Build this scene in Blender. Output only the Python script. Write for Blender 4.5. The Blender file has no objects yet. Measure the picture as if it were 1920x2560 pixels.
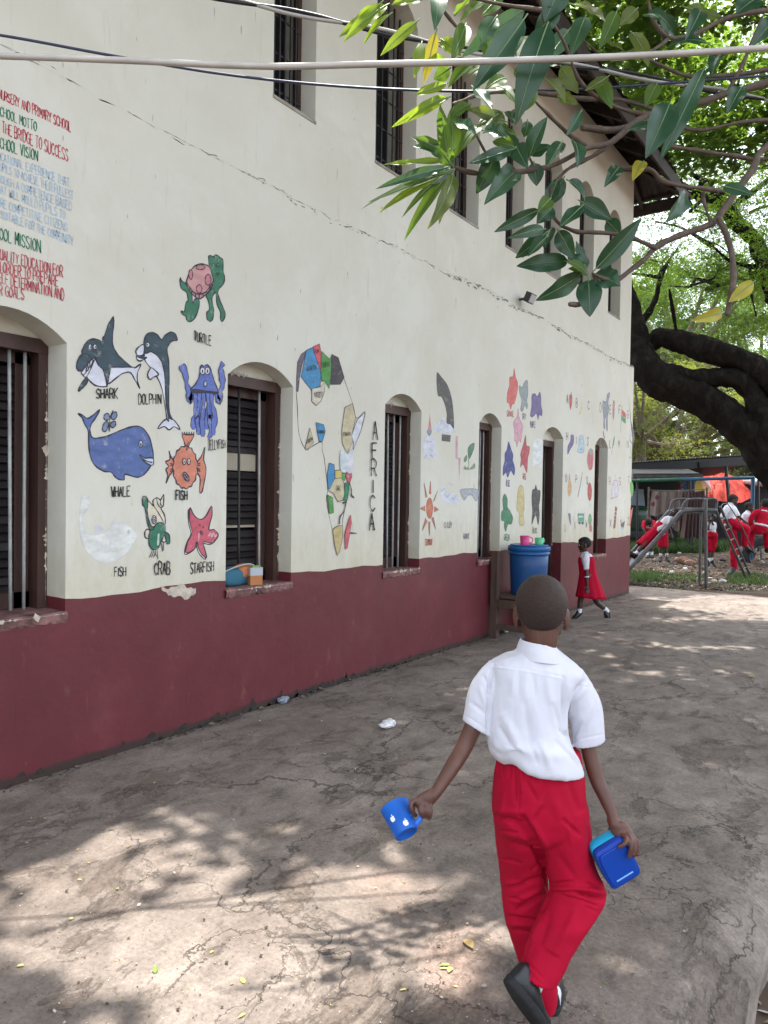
import bpy, bmesh, math, random
import numpy as np
from mathutils import Vector, Matrix
from math import sin, cos, pi, radians, sqrt, atan, atan2
random.seed(7); RNG = np.random.RandomState(7)
SC = bpy.context.scene; COL = SC.collection

# ---------------------------------------------------------------- camera
F_PX, ROLL, EYE = 1794.0, 0.0157, 1.5
PITCH, YAW = radians(1.1744), radians(36.137)
CAM = np.array([3.645, 0.0, EYE])
_Fh = np.array([-sin(YAW), cos(YAW), 0.0])
FWD = cos(PITCH)*_Fh - sin(PITCH)*np.array([0, 0, 1.0])
_R0 = np.array([cos(YAW), sin(YAW), 0.0]); _U0 = np.cross(_R0, FWD)
RGT = cos(ROLL)*_R0 + sin(ROLL)*_U0; UPV = -sin(ROLL)*_R0 + cos(ROLL)*_U0
cd = bpy.data.cameras.new('camera'); cam = bpy.data.objects.new('camera', cd); COL.objects.link(cam)
cd.sensor_fit = 'VERTICAL'; cd.sensor_height = 36; cd.sensor_width = 27; cd.lens = 36*F_PX/2560
cd.clip_start = 0.05; cd.clip_end = 2000
m = Matrix.Identity(4)
for i in range(3):
    m[i][0], m[i][1], m[i][2], m[i][3] = RGT[i], UPV[i], -FWD[i], CAM[i]
cam.matrix_world = m; SC.camera = cam

# ---------------------------------------------------------------- light
SUN_DIR = Vector((-0.03, 0.20, 0.98)).normalized()       # towards the sun
EL = math.asin(SUN_DIR.z)
W = bpy.data.worlds.new('World'); SC.world = W; W.use_nodes = True
nt = W.node_tree; bg = nt.nodes['Background']
sky = nt.nodes.new('ShaderNodeTexSky'); sky.sky_type = 'NISHITA'; sky.sun_disc = False
sky.sun_elevation = EL; sky.sun_rotation = atan2(SUN_DIR.x, SUN_DIR.y)
sky.air_density = 1.0; sky.dust_density = 3.5; sky.ozone_density = 1.0
hz = nt.nodes.new('ShaderNodeHueSaturation'); hz.inputs['Saturation'].default_value = 0.46       # milky humid sky
wm = nt.nodes.new('ShaderNodeMix'); wm.data_type = 'RGBA'; wm.blend_type = 'MULTIPLY'; wm.inputs[0].default_value = 1.0; wm.inputs[7].default_value = (1.0, 1.0, 0.985, 1)
nt.links.new(sky.outputs[0], hz.inputs['Color']); nt.links.new(hz.outputs[0], wm.inputs[6]); nt.links.new(wm.outputs[2], bg.inputs[0]); bg.inputs[1].default_value = 0.15
sd = bpy.data.lights.new('sun', 'SUN'); sun = bpy.data.objects.new('sun', sd); COL.objects.link(sun)
sd.energy = 2.1; sd.angle = radians(0.5); sd.color = (1.0, 0.95, 0.89)
sun.rotation_euler = SUN_DIR.to_track_quat('Z', 'Y').to_euler(); sun.location = (0, 5, 30)
SC.view_settings.view_transform = 'Standard'; SC.view_settings.look = 'None'
SC.view_settings.exposure = 2.42; SC.view_settings.gamma = 1.0
SC.view_settings.use_curve_mapping = False
SC.cycles.max_bounces = 8; SC.cycles.transparent_max_bounces = 16

# ---------------------------------------------------------------- picture <-> place
KD = 1920/1659.0
def ray(u, v): return ((u-960)*RGT + (1280-v)*UPV + F_PX*FWD)/F_PX     # depth 1 along the axis
def at(u, v, d): return CAM + d*ray(u, v)
def onwall(u, v, X=0.0):
    d = ray(u, v); return CAM + d*((X-CAM[0])/d[0])
def onground(u, v, z=0.0):
    d = ray(u, v); return CAM + d*((z-CAM[2])/d[2])
def Zm(ox, oy, s): return lambda x, y: (ox + x/s, oy + y/s)
ZA = Zm(0, 180, 2.765); ZB = Zm(150, 600, 3.6867); ZC = Zm(150, 1000, 3.6867); ZD = Zm(550, 780, 3.0164)
ZE = Zm(1000, 850, 3.6875); ZF = Zm(1350, 920, 3.4033); ZG = Zm(1520, 1050, 4.1475); ZH = Zm(840, 0, 1.5361)
ZI = Zm(1420, 500, 2.764); ZS = Zm(1100, 1400, 3.0164); ZT = Zm(1150, 1850, 3.116)
ZU = Zm(920, 1950, 8.295); ZL = Zm(1440, 2000, 8.295); ZN = lambda x, y: (x, y); ZDD = lambda x, y: (x*KD, y*KD)
def project(V):
    q = V - CAM; d = q@FWD
    return 960 + F_PX*(q@RGT)/d, 1280 - F_PX*(q@UPV)/d, d

# ---------------------------------------------------------------- materials
def nodes(name):
    m = bpy.data.materials.new(name); m.use_nodes = True
    t = m.node_tree; b = t.nodes['Principled BSDF']; return m, t, b
def N(t, kind, **kw):
    n = t.nodes.new('ShaderNode'+kind)
    for k, v in kw.items(): setattr(n, k, v)
    return n
def noise(t, scale, detail=4, rough=0.5, vec=None, dist=0.0):
    n = N(t, 'TexNoise'); n.inputs['Scale'].default_value = scale; n.inputs['Detail'].default_value = detail
    n.inputs['Roughness'].default_value = rough; n.inputs['Distortion'].default_value = dist
    if vec is not None: t.links.new(vec, n.inputs['Vector'])
    return n.outputs['Fac']
def ramp(t, fac, stops, interp='LINEAR'):
    r = N(t, 'ValToRGB'); e = r.color_ramp.elements; r.color_ramp.interpolation = interp
    while len(e) < len(stops): e.new(0.5)
    for i, (p, c) in enumerate(stops):
        e[i].position = p; e[i].color = (c, c, c, 1) if isinstance(c, (int, float)) else (*c, 1)
    t.links.new(fac, r.inputs[0]); return r.outputs[0]
def mix(t, fac, a, b, blend='MIX'):
    n = N(t, 'Mix', data_type='RGBA', blend_type=blend)
    for s, v in ((0, fac), (6, a), (7, b)):
        if isinstance(v, (int, float)): n.inputs[s].default_value = v if s == 0 else (v, v, v, 1)
        elif isinstance(v, tuple): n.inputs[s].default_value = (*v, 1)
        else: t.links.new(v, n.inputs[s])
    return n.outputs[2]
def mapping(t, scale=(1, 1, 1), coord='Object'):
    c = N(t, 'TexCoord'); mp = N(t, 'Mapping'); mp.inputs['Scale'].default_value = scale
    t.links.new(c.outputs[coord], mp.inputs['Vector']); return mp.outputs[0]
def bump(t, b, h, strength=0.3, dist=0.01):
    n = N(t, 'Bump'); n.inputs['Strength'].default_value = strength; n.inputs['Distance'].default_value = dist
    t.links.new(h, n.inputs['Height']); t.links.new(n.outputs[0], b.inputs['Normal'])
def simple(name, col, rough=0.6, var=0.25, scale=6.0, bmp=0.15, spec=0.4, metal=0.0, bscale=60, detail=5, stretch=(1, 1, 1)):
    m, t, b = nodes(name); v = mapping(t, stretch)
    f = noise(t, scale, detail, 0.6, v)
    lo = tuple(c*(1-var) for c in col); hi = tuple(min(1, c*(1+var*0.8)) for c in col)
    t.links.new(ramp(t, f, [(0.3, lo), (0.7, hi)]), b.inputs['Base Color'])
    b.inputs['Roughness'].default_value = rough; b.inputs['Specular IOR Level'].default_value = spec
    b.inputs['Metallic'].default_value = metal
    if bmp: bump(t, b, noise(t, bscale, 3, 0.5, v), bmp, 0.004)
    return m

def mat_wall():
    m, t, b = nodes('limewashed_plaster'); v = mapping(t)
    base = ramp(t, noise(t, 1.3, 6, 0.6, v), [(0.3, (0.60, 0.585, 0.50)), (0.55, (0.66, 0.65, 0.575)), (0.75, (0.68, 0.675, 0.61))])
    st = mapping(t, (6, 9, 0.9))
    streak = ramp(t, noise(t, 2.2, 6, 0.65, st), [(0.60, 0.0), (0.80, 1.0)])
    c = mix(t, streak, base, (0.50, 0.47, 0.37))
    sp = mapping(t, (1, 16, 3.2))
    spots = ramp(t, noise(t, 1.6, 2, 0.5, sp), [(0.725, 0.0), (0.745, 1.0)])
    c = mix(t, spots, c, (0.30, 0.29, 0.26))
    # splash dirt creeping up from the dado line
    g = N(t, 'NewGeometry'); s = N(t, 'SeparateXYZ'); t.links.new(g.outputs['Position'], s.inputs[0])
    a = N(t, 'Math', operation='MULTIPLY_ADD'); t.links.new(noise(t, 5, 7, 0.7, mapping(t, (1, 1.5, .6))), a.inputs[0]); a.inputs[1].default_value = -1.3; t.links.new(s.outputs[2], a.inputs[2])
    dirt = ramp(t, a.outputs[0], [(0.20, 1.0), (0.75, 0.0)])
    c = mix(t, mix(t, 0.8, 0.0, dirt), c, (0.48, 0.43, 0.30))
    pt = ramp(t, noise(t, .55, 7, .7, v, .6), [(.42, 0.0), (.50, .5), (.58, .15), (.70, .6)]); c = mix(t, pt, c, (.60, .58, .49)); t.links.new(c, b.inputs['Base Color']); b.inputs['Roughness'].default_value = 0.75; b.inputs['Specular IOR Level'].default_value = 0.25
    bump(t, b, noise(t, 9, 8, 0.62, v), 0.35, 0.012); return m
def mat_dado():
    m, t, b = nodes('maroon_gloss_paint'); v = mapping(t)
    base = ramp(t, noise(t, 2.0, 7, 0.65, v), [(0.3, (0.100, 0.016, 0.022)), (0.6, (0.130, 0.024, 0.031)), (0.8, (0.170, 0.046, 0.050))])
    sp = mapping(t, (1, 10, 3))
    spots = ramp(t, noise(t, 2.4, 4, 0.6, sp), [(0.70, 0.0), (0.735, 1.0)])
    c = mix(t, mix(t, 0.5, 0.0, spots), base, (0.30, 0.14, 0.12))
    sc2 = ramp(t, noise(t, 5.5, 9, 0.75, mapping(t, (1, 1, .55))), [(0.60, 0.0), (0.70, 0.5)])
    c = mix(t, sc2, c, (0.22, 0.11, 0.10))
    run = ramp(t, noise(t, 2.2, 6, .7, mapping(t, (1, 13, .9))), [(.64, 0.0), (.70, .45)]); c = mix(t, run, c, (.20, .09, .08)); c = mix(t, ramp(t, noise(t, 1.7, 5, .6, v), [(.45, 0.0), (.65, .35)]), c, (0.085, 0.020, 0.026))
    g = N(t, 'NewGeometry'); s = N(t, 'SeparateXYZ'); t.links.new(g.outputs['Position'], s.inputs[0])
    a = N(t, 'Math', operation='MULTIPLY_ADD'); t.links.new(noise(t, 6, 7, 0.7, v), a.inputs[0]); a.inputs[1].default_value = -0.075; t.links.new(s.outputs[2], a.inputs[2])
    dirt = ramp(t, a.outputs[0], [(0.0, 1.0), (0.018, 0.0)])
    c = mix(t, mix(t, 0.85, 0.0, dirt), c, (0.032, 0.027, 0.023))
    t.links.new(c, b.inputs['Base Color']); b.inputs['Roughness'].default_value = 0.42; b.inputs['Specular IOR Level'].default_value = 0.45
    bump(t, b, noise(t, 7, 8, 0.6, v), 0.3, 0.015); return m
def mat_concrete():
    m, t, b = nodes('worn_concrete'); v = mapping(t)
    warp = noise(t, 2.0, 6, 0.65, v)
    wv = N(t, 'VectorMath', operation='MULTIPLY_ADD'); cw = N(t, 'CombineXYZ')
    t.links.new(warp, cw.inputs[0]); t.links.new(noise(t, 2.3, 6, 0.6, mapping(t, (1.2, .9, 1))), cw.inputs[1])
    t.links.new(cw.outputs[0], wv.inputs[0]); wv.inputs[1].default_value = (0.9, 0.9, 0); t.links.new(v, wv.inputs[2])
    base = ramp(t, noise(t, 1.1, 8, 0.68, v), [(0.28, (0.122, 0.098, 0.081)), (0.48, (0.184, 0.152, 0.129)), (0.62, (0.228, 0.192, 0.164)), (0.78, (0.295, 0.252, 0.217))])
    # scaled-off screed: hard-edged islands
    isl = noise(t, 2.6, 9, 0.72, mapping(t, (1.0, 0.55, 1)), 0.4)
    c = mix(t, ramp(t, isl, [(0.555, 0.0), (0.60, 0.5)]), base, (0.55, 0.50, 0.46), 'MULTIPLY')
    isl_d = ramp(t, isl, [(0.55, 0.0), (0.57, 1.0), (0.585, 0.0)])
    c = mix(t, ramp(t, isl, [(0.635, 0.0), (0.66, 0.6)]), c, (0.13, 0.105, 0.09))
    c = mix(t, mix(t, 0.25, 0.0, isl_d), c, (0.09, 0.07, 0.058))
    pink = ramp(t, noise(t, 0.9, 5, 0.6, mapping(t, (1, .8, 1))), [(0.60, 0.0), (0.70, 0.55)])
    c = mix(t, pink, c, (0.34, 0.23, 0.18))
    mott = ramp(t, noise(t, 6.5, 9, 0.72, mapping(t, (1.0, 0.7, 1)), 0.5), [(0.36, 0.58), (0.46, 0.92), (0.53, 1.03), (0.64, 1.32)])
    c = mix(t, 0.9, c, mott, 'MULTIPLY')
    fine = ramp(t, noise(t, 60, 8, 0.82, v), [(0.32, 0.42), (0.48, 0.93), (0.56, 1.06), (0.70, 1.55)])
    c = mix(t, 0.85, c, fine, 'MULTIPLY')
    heights = []
    for sc, th, mk, seed in ((0.80, 0.0075, 0.50, 0.0), (2.1, 0.011, 0.60, 3.7)):
        ad = N(t, 'VectorMath', operation='ADD'); t.links.new(wv.outputs[0], ad.inputs[0]); ad.inputs[1].default_value = (seed, seed*1.3, 0)
        vo = N(t, 'TexVoronoi', feature='DISTANCE_TO_EDGE'); vo.inputs['Scale'].default_value = sc; t.links.new(ad.outputs[0], vo.inputs['Vector'])
        line = ramp(t, vo.outputs['Distance'], [(0.0, 1.0), (th*0.35, 0.95), (th, 0.0)])
        msk = ramp(t, noise(t, 0.8, 3, 0.5, ad.outputs[0]), [(mk-0.05, 0.0), (mk+0.04, 1.0)])
        cr = mix(t, 1.0, line, msk, 'MULTIPLY'); heights.append(cr)
        c = mix(t, mix(t, 1.0, cr, 0.75, 'MULTIPLY'), c, (0.04, 0.033, 0.027))
    t.links.new(c, b.inputs['Base Color']); b.inputs['Roughness'].default_value = 0.8; b.inputs['Specular IOR Level'].default_value = 0.25
    h = mix(t, 1.0, noise(t, 14, 9, 0.7, v), heights[0], 'SUBTRACT')
    h = mix(t, 0.5, h, mix(t, 1.0, ramp(t, isl, [(0.55, 1.0), (0.59, 0.0)]), heights[1], 'SUBTRACT'))
    bump(t, b, h, 0.7, 0.02); return m
def mat_leaf(name, c1, c2, trans=0.4, tint=(0.30, 0.45, 0.03), rough=0.4, scale=2.0, spec=0.4):
    m, t, b = nodes(name); v = mapping(t)
    f = noise(t, scale, 3, 0.6, v)
    c = ramp(t, f, [(0.35, c1), (0.65, c2)])
    t.links.new(c, b.inputs['Base Color']); b.inputs['Roughness'].default_value = rough; b.inputs['Specular IOR Level'].default_value = spec
    if trans > 0:
        tr = N(t, 'BsdfTranslucent'); tr.inputs[0].default_value = (*tint, 1)
        mx = N(t, 'MixShader'); mx.inputs[0].default_value = trans
        t.links.new(b.outputs[0], mx.inputs[1]); t.links.new(tr.outputs[0], mx.inputs[2])
        t.links.new(mx.outputs[0], t.nodes['Material Output'].inputs[0])
    return m
PAINTS = {}
def paint(col):
    k = tuple(round(c, 3) for c in col)
    if k not in PAINTS:                       # brushed wall paint: streaky, thin in places where the plaster shows
        m, t, b = nodes('mural_paint'); v = mapping(t)
        br = noise(t, 9, 6, .65, mapping(t, (1, 1.0, 2.2))); thin = ramp(t, noise(t, 16, 8, .72, v), [(.56, 0.0), (.70, .55)])
        c = ramp(t, br, [(.3, tuple(q*.80 for q in k)), (.7, tuple(min(.9, q*1.22+.008) for q in k))]); c = mix(t, thin, c, (.56, .53, .45))
        t.links.new(c, b.inputs['Base Color']); b.inputs['Roughness'].default_value = .65; b.inputs['Specular IOR Level'].default_value = .25
        bump(t, b, noise(t, 9, 8, .62, v), .35, .012); PAINTS[k] = m
    return PAINTS[k]
M = {}
M['wall'] = mat_wall(); M['dado'] = mat_dado(); M['concrete'] = mat_concrete()
M['frame'] = simple('old_brown_paint', (0.060, 0.030, 0.024), 0.5, 0.35, 8, 0.3, stretch=(1, 1, .15))
M['frame_grey'] = simple('weathered_timber', (0.20, 0.17, 0.15), 0.7, 0.4, 14, 0.3)
M['slat'] = simple('dark_louvre', (0.020, 0.016, 0.017), 0.45, 0.3, 9, 0.2)
M['dark'] = simple('dark_room', (0.008, 0.008, 0.010), 0.9, 0.1, 5, 0)  # near-black colour standing for the unlit rooms behind the openings
M['steel'] = simple('grey_bar_paint', (0.34, 0.35, 0.34), 0.45, 0.35, 25, 0.2, stretch=(1, 1, .4))
M['darkbar'] = simple('dark_bar_paint', (0.035, 0.033, 0.036), 0.4, 0.4, 18, 0.2, stretch=(1, 1, .3))
M['sill'] = simple('chipped_sill', (0.20, 0.10, 0.095), 0.7, 0.7, 9, 0.5)
M['plaster'] = simple('bare_plaster', (0.50, 0.44, 0.36), 0.9, 0.35, 16, 0.6)
M['board'] = simple('pale_board', (0.42, 0.38, 0.30), 0.8, 0.12, 6, 0.1)
M['rooftin'] = simple('rusty_roof_sheet', (0.045, 0.033, 0.030), 0.7, 0.4, 5, 0.3)
M['rafter'] = simple('rafter_wood', (0.040, 0.030, 0.025), 0.7, 0.35, 7, 0.3)
M['dirt'] = simple('leaf_littered_soil', (0.098, 0.073, 0.055), 0.95, 0.55, 2.2, 0.8, 0.1, bscale=22, detail=9)
M['bark'] = simple('dark_bark', (0.013, 0.0105, 0.0095), 0.9, 0.6, 7, 1.0, 0.15, bscale=14, detail=9)
M['bark2'] = simple('grey_twig_bark', (0.115, 0.085, 0.066), 0.75, 0.35, 22, 0.6, 0.25, bscale=45)
M['bark3'] = simple('grey_trunk_bark', (0.16, 0.13, 0.11), 0.9, 0.4, 6, 0.8, 0.15, bscale=12)

def bark(name, c, sc):
    m, t, b = nodes(name); v = mapping(t, (1, 1, .55)); n = noise(t, sc, 10, .72, v, .8)
    t.links.new(ramp(t, n, [(.35, tuple(q*.45 for q in c)), (.52, c), (.70, tuple(q*2.4 for q in c))]), b.inputs['Base Color']); b.inputs['Roughness'].default_value = .92; b.inputs['Specular IOR Level'].default_value = .12
    bump(t, b, n, 1.0, .09); return m
M['bark'] = bark('dark_bark_ridged', (.0135, .0108, .0095), 5.0)

# ---------------------------------------------------------------- objects
ORG = {}
def tagit(o, label=None, cat=None, group=None, kind=None):
    if label: o['label'] = label
    if cat: o['category'] = cat
    if group: o['group'] = group
    if kind: o['kind'] = kind
    return o
def thing(name, label, cat, loc=(0, 0, 0), group=None, kind=None):
    o = bpy.data.objects.new(name, None); COL.objects.link(o); o.location = [float(c) for c in loc]
    o.empty_display_size = 0.1; ORG[o.name] = np.array(loc, float)
    return tagit(o, label, cat, group, kind)
def mesh(name, V, Fc, mats, parent=None, smooth=True, midx=None, loc=None, **tags):
    V = np.asarray(V, float).reshape(-1, 3)
    org = ORG[parent.name] if parent is not None else (np.array(loc, float) if loc is not None else np.zeros(3))
    me = bpy.data.meshes.new(name); me.from_pydata((V-org).tolist(), [], [list(map(int, f)) for f in Fc])
    if not isinstance(mats, (list, tuple)): mats = [mats]
    for q in mats: me.materials.append(q)
    if midx is not None: me.polygons.foreach_set('material_index', np.asarray(midx, np.int32))
    me.polygons.foreach_set('use_smooth', np.full(len(me.polygons), bool(smooth)))
    me.update()
    o = bpy.data.objects.new(name, me); COL.objects.link(o)
    if parent is not None: o.parent = parent
    else: o.location = org.tolist()
    ORG[o.name] = org
    return tagit(o, **tags)
class MB:                                   # collects shapes, links them as one mesh
    def __init__(s): s.V = []; s.F = []; s.I = []; s.n = 0
    def add(s, vf, mi=0):
        V, Fc = vf; V = np.asarray(V, float).reshape(-1, 3)
        s.V.append(V); s.F += [[i+s.n for i in f] for f in Fc]; s.I += [mi]*len(Fc); s.n += len(V); return s
    def build(s, name, mats, parent=None, smooth=False, **k):
        return mesh(name, np.vstack(s.V), s.F, mats, parent, smooth, s.I, **k)
    def vf(s): return np.vstack(s.V), s.F
def box(c, h, R=None):                      # centre, half sizes, optional 3x3 axes (rows)
    R = np.eye(3) if R is None else np.asarray(R, float)
    V = [np.asarray(c, float)+R[0]*h[0]*a+R[1]*h[1]*b+R[2]*h[2]*d for a in (-1, 1) for b in (-1, 1) for d in (-1, 1)]
    return V, [(0, 1, 3, 2), (4, 6, 7, 5), (0, 4, 5, 1), (2, 3, 7, 6), (0, 2, 6, 4), (1, 5, 7, 3)]
def bbox(x0, x1, y0, y1, z0, z1): return box(((x0+x1)/2, (y0+y1)/2, (z0+z1)/2), ((x1-x0)/2, (y1-y0)/2, (z1-z0)/2))
def catmull(P, k=6, closed=False):
    P = np.asarray(P, float); n = len(P); out = []
    if n < 3 and not closed: return np.array([P[0]+(P[-1]-P[0])*i/k for i in range(k+1)])
    for i in range(n if closed else n-1):
        g = (lambda j: P[j % n]) if closed else (lambda j: P[min(max(j, 0), n-1)])
        a, b, c, d = g(i-1), g(i), g(i+1), g(i+2)
        for j in range(k):
            u = j/k
            out.append(0.5*((2*b)+(c-a)*u+(2*a-5*b+4*c-d)*u*u+(3*b-a-3*c+d)*u**3))
    if not closed: out.append(P[-1])
    return np.array(out)
def norm(v): v = np.asarray(v, float); return v/(np.linalg.norm(v)+1e-12)
def rings(Rg, cap0=True, cap1=True):        # list of equal-length closed rings
    n = len(Rg[0]); V = np.vstack(Rg); Fc = []
    for i in range(len(Rg)-1):
        for j in range(n):
            a = i*n+j; b = i*n+(j+1) % n; Fc.append((a, b, b+n, a+n))
    if cap0: Fc.append(tuple(range(n-1, -1, -1)))
    if cap1: Fc.append(tuple((len(Rg)-1)*n+j for j in range(n)))
    return V, Fc
def tube(P, r, n=10, k=4, flat=1.0, side=None, caps=True):   # smooth tapered tube with round ends
    P = np.asarray(P, float); r = np.broadcast_to(np.asarray(r, float), (len(P),))
    Q = catmull(np.column_stack([P, r]), k); C = Q[:, :3]; rad = np.maximum(Q[:, 3], 1e-4)
    T = np.gradient(C, axis=0); T /= np.linalg.norm(T, axis=1)[:, None]+1e-12
    u = np.asarray(side, float) if side is not None else (np.array([0, 0, 1.0]) if abs(T[0][2]) < 0.9 else np.array([1.0, 0, 0]))
    Rg = []
    def ring(c, t, rr):
        nonlocal u
        u = norm(u - t*(u@t)); w = np.cross(t, u)
        return np.array([c+rr*(cos(a)*u+flat*sin(a)*w) for a in np.arange(n)*2*pi/n])
    if caps:
        for s in (0.97, 0.75, 0.4): Rg.append(ring(C[0]-T[0]*rad[0]*s, T[0], rad[0]*sqrt(1-s*s)))
    for c, t, q in zip(C, T, rad): Rg.append(ring(c, t, q))
    if caps:
        for s in (0.4, 0.75, 0.97): Rg.append(ring(C[-1]+T[-1]*rad[-1]*s, T[-1], rad[-1]*sqrt(1-s*s)))
    return rings(Rg)
def ellipsoid(c, R, nu=16, nv=10):          # R: three axis vectors (already scaled)
    R = [np.asarray(a, float) for a in R]; Rg = []
    for i in range(1, nv):
        th = pi*i/nv
        Rg.append(np.array([c+R[0]*sin(th)*cos(a)+R[1]*sin(th)*sin(a)+R[2]*cos(th) for a in np.arange(nu)*2*pi/nu]))
    V, Fc = rings(Rg, False, False); n = len(V)
    V = np.vstack([V, [c+R[2]], [c-R[2]]])
    for j in range(nu):
        Fc.append((n, (j+1) % nu, j)); Fc.append((n+1, n-nu+j, n-nu+(j+1) % nu))
    return V, Fc
def union(parts, voxel, smooth=3, lam=0.5):
    mb = MB()
    for p in parts: mb.add(p)
    V, Fc = mb.vf()
    me = bpy.data.meshes.new('tmp'); me.from_pydata(V.tolist(), [], Fc); me.update()
    bm = bmesh.new(); bm.from_mesh(me); bmesh.ops.recalc_face_normals(bm, faces=bm.faces); bm.to_mesh(me); bm.free()
    o = bpy.data.objects.new('tmp', me); COL.objects.link(o)
    md = o.modifiers.new('r', 'REMESH'); md.mode = 'VOXEL'; md.voxel_size = voxel; md.adaptivity = 0
    dg = bpy.context.evaluated_depsgraph_get(); dg.update()
    e = bpy.data.meshes.new_from_object(o.evaluated_get(dg))
    V = np.empty(len(e.vertices)*3); e.vertices.foreach_get('co', V); V = V.reshape(-1, 3)
    Fc = [list(p.vertices) for p in e.polygons]
    E = np.empty(len(e.edges)*2, np.int32); e.edges.foreach_get('vertices', E); E = E.reshape(-1, 2)
    bpy.data.objects.remove(o); bpy.data.meshes.remove(me); bpy.data.meshes.remove(e)
    return relax(V, E, smooth, lam), Fc, E
def relax(V, E, it, lam=0.5):
    if it == 0: return V
    cnt = np.bincount(E.ravel(), minlength=len(V)).astype(float)+1e-9
    for q in range(it):
        for l in (lam, -lam*1.02):
            S = np.zeros_like(V)
            for k in range(3):
                S[:, k] = np.bincount(E[:, 0], V[E[:, 1], k], len(V))+np.bincount(E[:, 1], V[E[:, 0], k], len(V))
            V = V+l*(S/cnt[:, None]-V)
    return V
def normals(V, Fc):
    Fq = np.array([list(f[:4]) if len(f) >= 4 else list(f)+[f[-1]] for f in Fc])
    n = np.cross(V[Fq[:, 2]]-V[Fq[:, 0]], V[Fq[:, 3]]-V[Fq[:, 1]]); o = np.zeros_like(V)
    for j in range(4):
        for k in range(3): o[:, k] += np.bincount(Fq[:, j], n[:, k], len(V))
    return o/(np.linalg.norm(o, axis=1)[:, None]+1e-12)
def vnoise(P, f, seed=0):                   # cheap smooth value noise in 3D
    Q = np.asarray(P)*f+seed*17.31; i = np.floor(Q).astype(int); w = Q-i; w = w*w*(3-2*w); r = 0
    for a in (0, 1):
        for b in (0, 1):
            for c in (0, 1):
                h = np.sin((i[:, 0]+a)*127.1+(i[:, 1]+b)*311.7+(i[:, 2]+c)*74.7)*43758.5453; h -= np.floor(h)
                r = r+h*(w[:, 0] if a else 1-w[:, 0])*(w[:, 1] if b else 1-w[:, 1])*(w[:, 2] if c else 1-w[:, 2])
    return r*2-1
def quadcloud(name, Q, mats, parent=None, midx=None, **k):    # (n,4,3) loose quads
    Q = np.asarray(Q, float); n = len(Q); return mesh(name, Q.reshape(-1, 3), np.arange(n*4).reshape(n, 4), mats, parent, False, midx, **k)
# ---------------------------------------------------------------- ground
def gh(x, y):                                # soil level
    n = 0.05*vnoise(np.column_stack([x, y, 0*x]), 0.55, 1)+0.02*vnoise(np.column_stack([x, y, 0*x]), 2.1, 2)
    near = np.clip((13.3-y)/0.5, 0, 1)
    z = -0.05+n+0.03*np.clip((y-13)/4, 0, 1)
    return z*(1-near)+near*(-0.26+n*0.6)
xs = np.concatenate([[-400, -120, -40, -20], np.arange(-9, 12.01, 0.22), [20, 40, 120, 400]])
ys = np.concatenate([[-300, -60, -15], np.arange(-5, 26.01, 0.22), [32, 45, 80, 160, 420]])
X, Y = np.meshgrid(xs, ys, indexing='ij'); X = X.ravel(); Y = Y.ravel()
ny = len(ys)
mesh('ground', np.column_stack([X, Y, gh(X, Y)]), [(i*ny+j, (i+1)*ny+j, (i+1)*ny+j+1, i*ny+j+1) for i in range(len(xs)-1) for j in range(ny-1)], M['dirt'], kind='structure')
# concrete apron: flat slab, then a smooth slope down to a broken edge
px = np.concatenate([np.arange(-0.3, 3.0, 0.15), np.arange(2.96, 3.29, 0.02)]); py = np.concatenate([np.arange(-6, 12.7, 0.15), [12.78, 12.84, 12.88]])
def edge_x(y): return 3.10+max(-.06, min(.14, .06*(y-2.1)))+.012*sin(y*1.7)+.010*sin(y*4.1)
def slab_z(x, y):
    e = edge_x(y)
    t = max(0.0, x-e); return 0.0 if t == 0 else -0.62*(t-0.035*(1-math.exp(-t/.035)))
V = []; Fc = []; nx, n2 = len(px), len(py)
for i, x in enumerate(px):
    for j, y in enumerate(py):
        xx = x if i < nx-1 else x+max(-.012, .012+0.030*sin(y*5.3+2.2)+0.022*sin(y*12.1+1)+0.016*sin(y*29))
        if x > 2.93: xx += (edge_x(y)-3.12)*min(1, (x-2.93)/.1)
        yy = y if j < n2-1 else y+0.03*sin(x*6)+0.02*sin(x*17)
        V.append((xx, yy, slab_z(xx, yy)))
for i in range(nx-1):
    for j in range(n2-1): Fc.append((i*n2+j, (i+1)*n2+j, (i+1)*n2+j+1, i*n2+j+1))
b0 = len(V)
edge = [i*n2+n2-1 for i in range(nx)][::-1]; edge = [(nx-1)*n2+j for j in range(n2)]+edge[1:]
for k, e in enumerate(edge):
    x, y, z = V[e]; V.append((x-(0.03 if k < n2 else 0), y-(0 if k < n2 else .02), z-0.32))
for k in range(len(edge)-1): Fc.append((edge[k], b0+k, b0+k+1, edge[k+1]))
mesh('pavement', V, Fc, M['concrete'], kind='structure')

# ---------------------------------------------------------------- school building
Y0, Y1 = -4.0, 11.80
ZD0, ZLEDGE, ZTOP, XU = 0.93, 3.675, 6.82, -0.05
bld = thing('school_building', 'long two storey cream school building with maroon dado and painted murals', 'building', (0, 4, 0))
LOW = [(1.47, 2.10, 0.85), (3.22, 3.845, 0.86), (4.985, 5.555, 0.845), (6.66, 7.17, 0.84), (8.29, 8.925, -0.02), (10.10, 10.64, 0.70)]
HIGH = [(3.655, 4.10), (4.855, 5.465), (6.07, 6.65), (7.27, 7.73), (8.30, 8.85), (9.46, 10.01), (10.65, 11.20)]
def arch(y0, y1, zs, rise): return lambda y: zs+rise*(1-min(1, abs((y-(y0+y1)/2)/((y1-y0)/2))**2.2))
A_LOW = lambda w: arch(w[0], w[1], 2.295, 0.125)
ZS_U, RISE_U, SILL_U = 5.74, 0.17, 4.33
wmb = MB()
def jz(y): return 0.012*sin(y*2.3)+0.008*sin(y*7.1)+0.005*sin(y*19)
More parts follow.
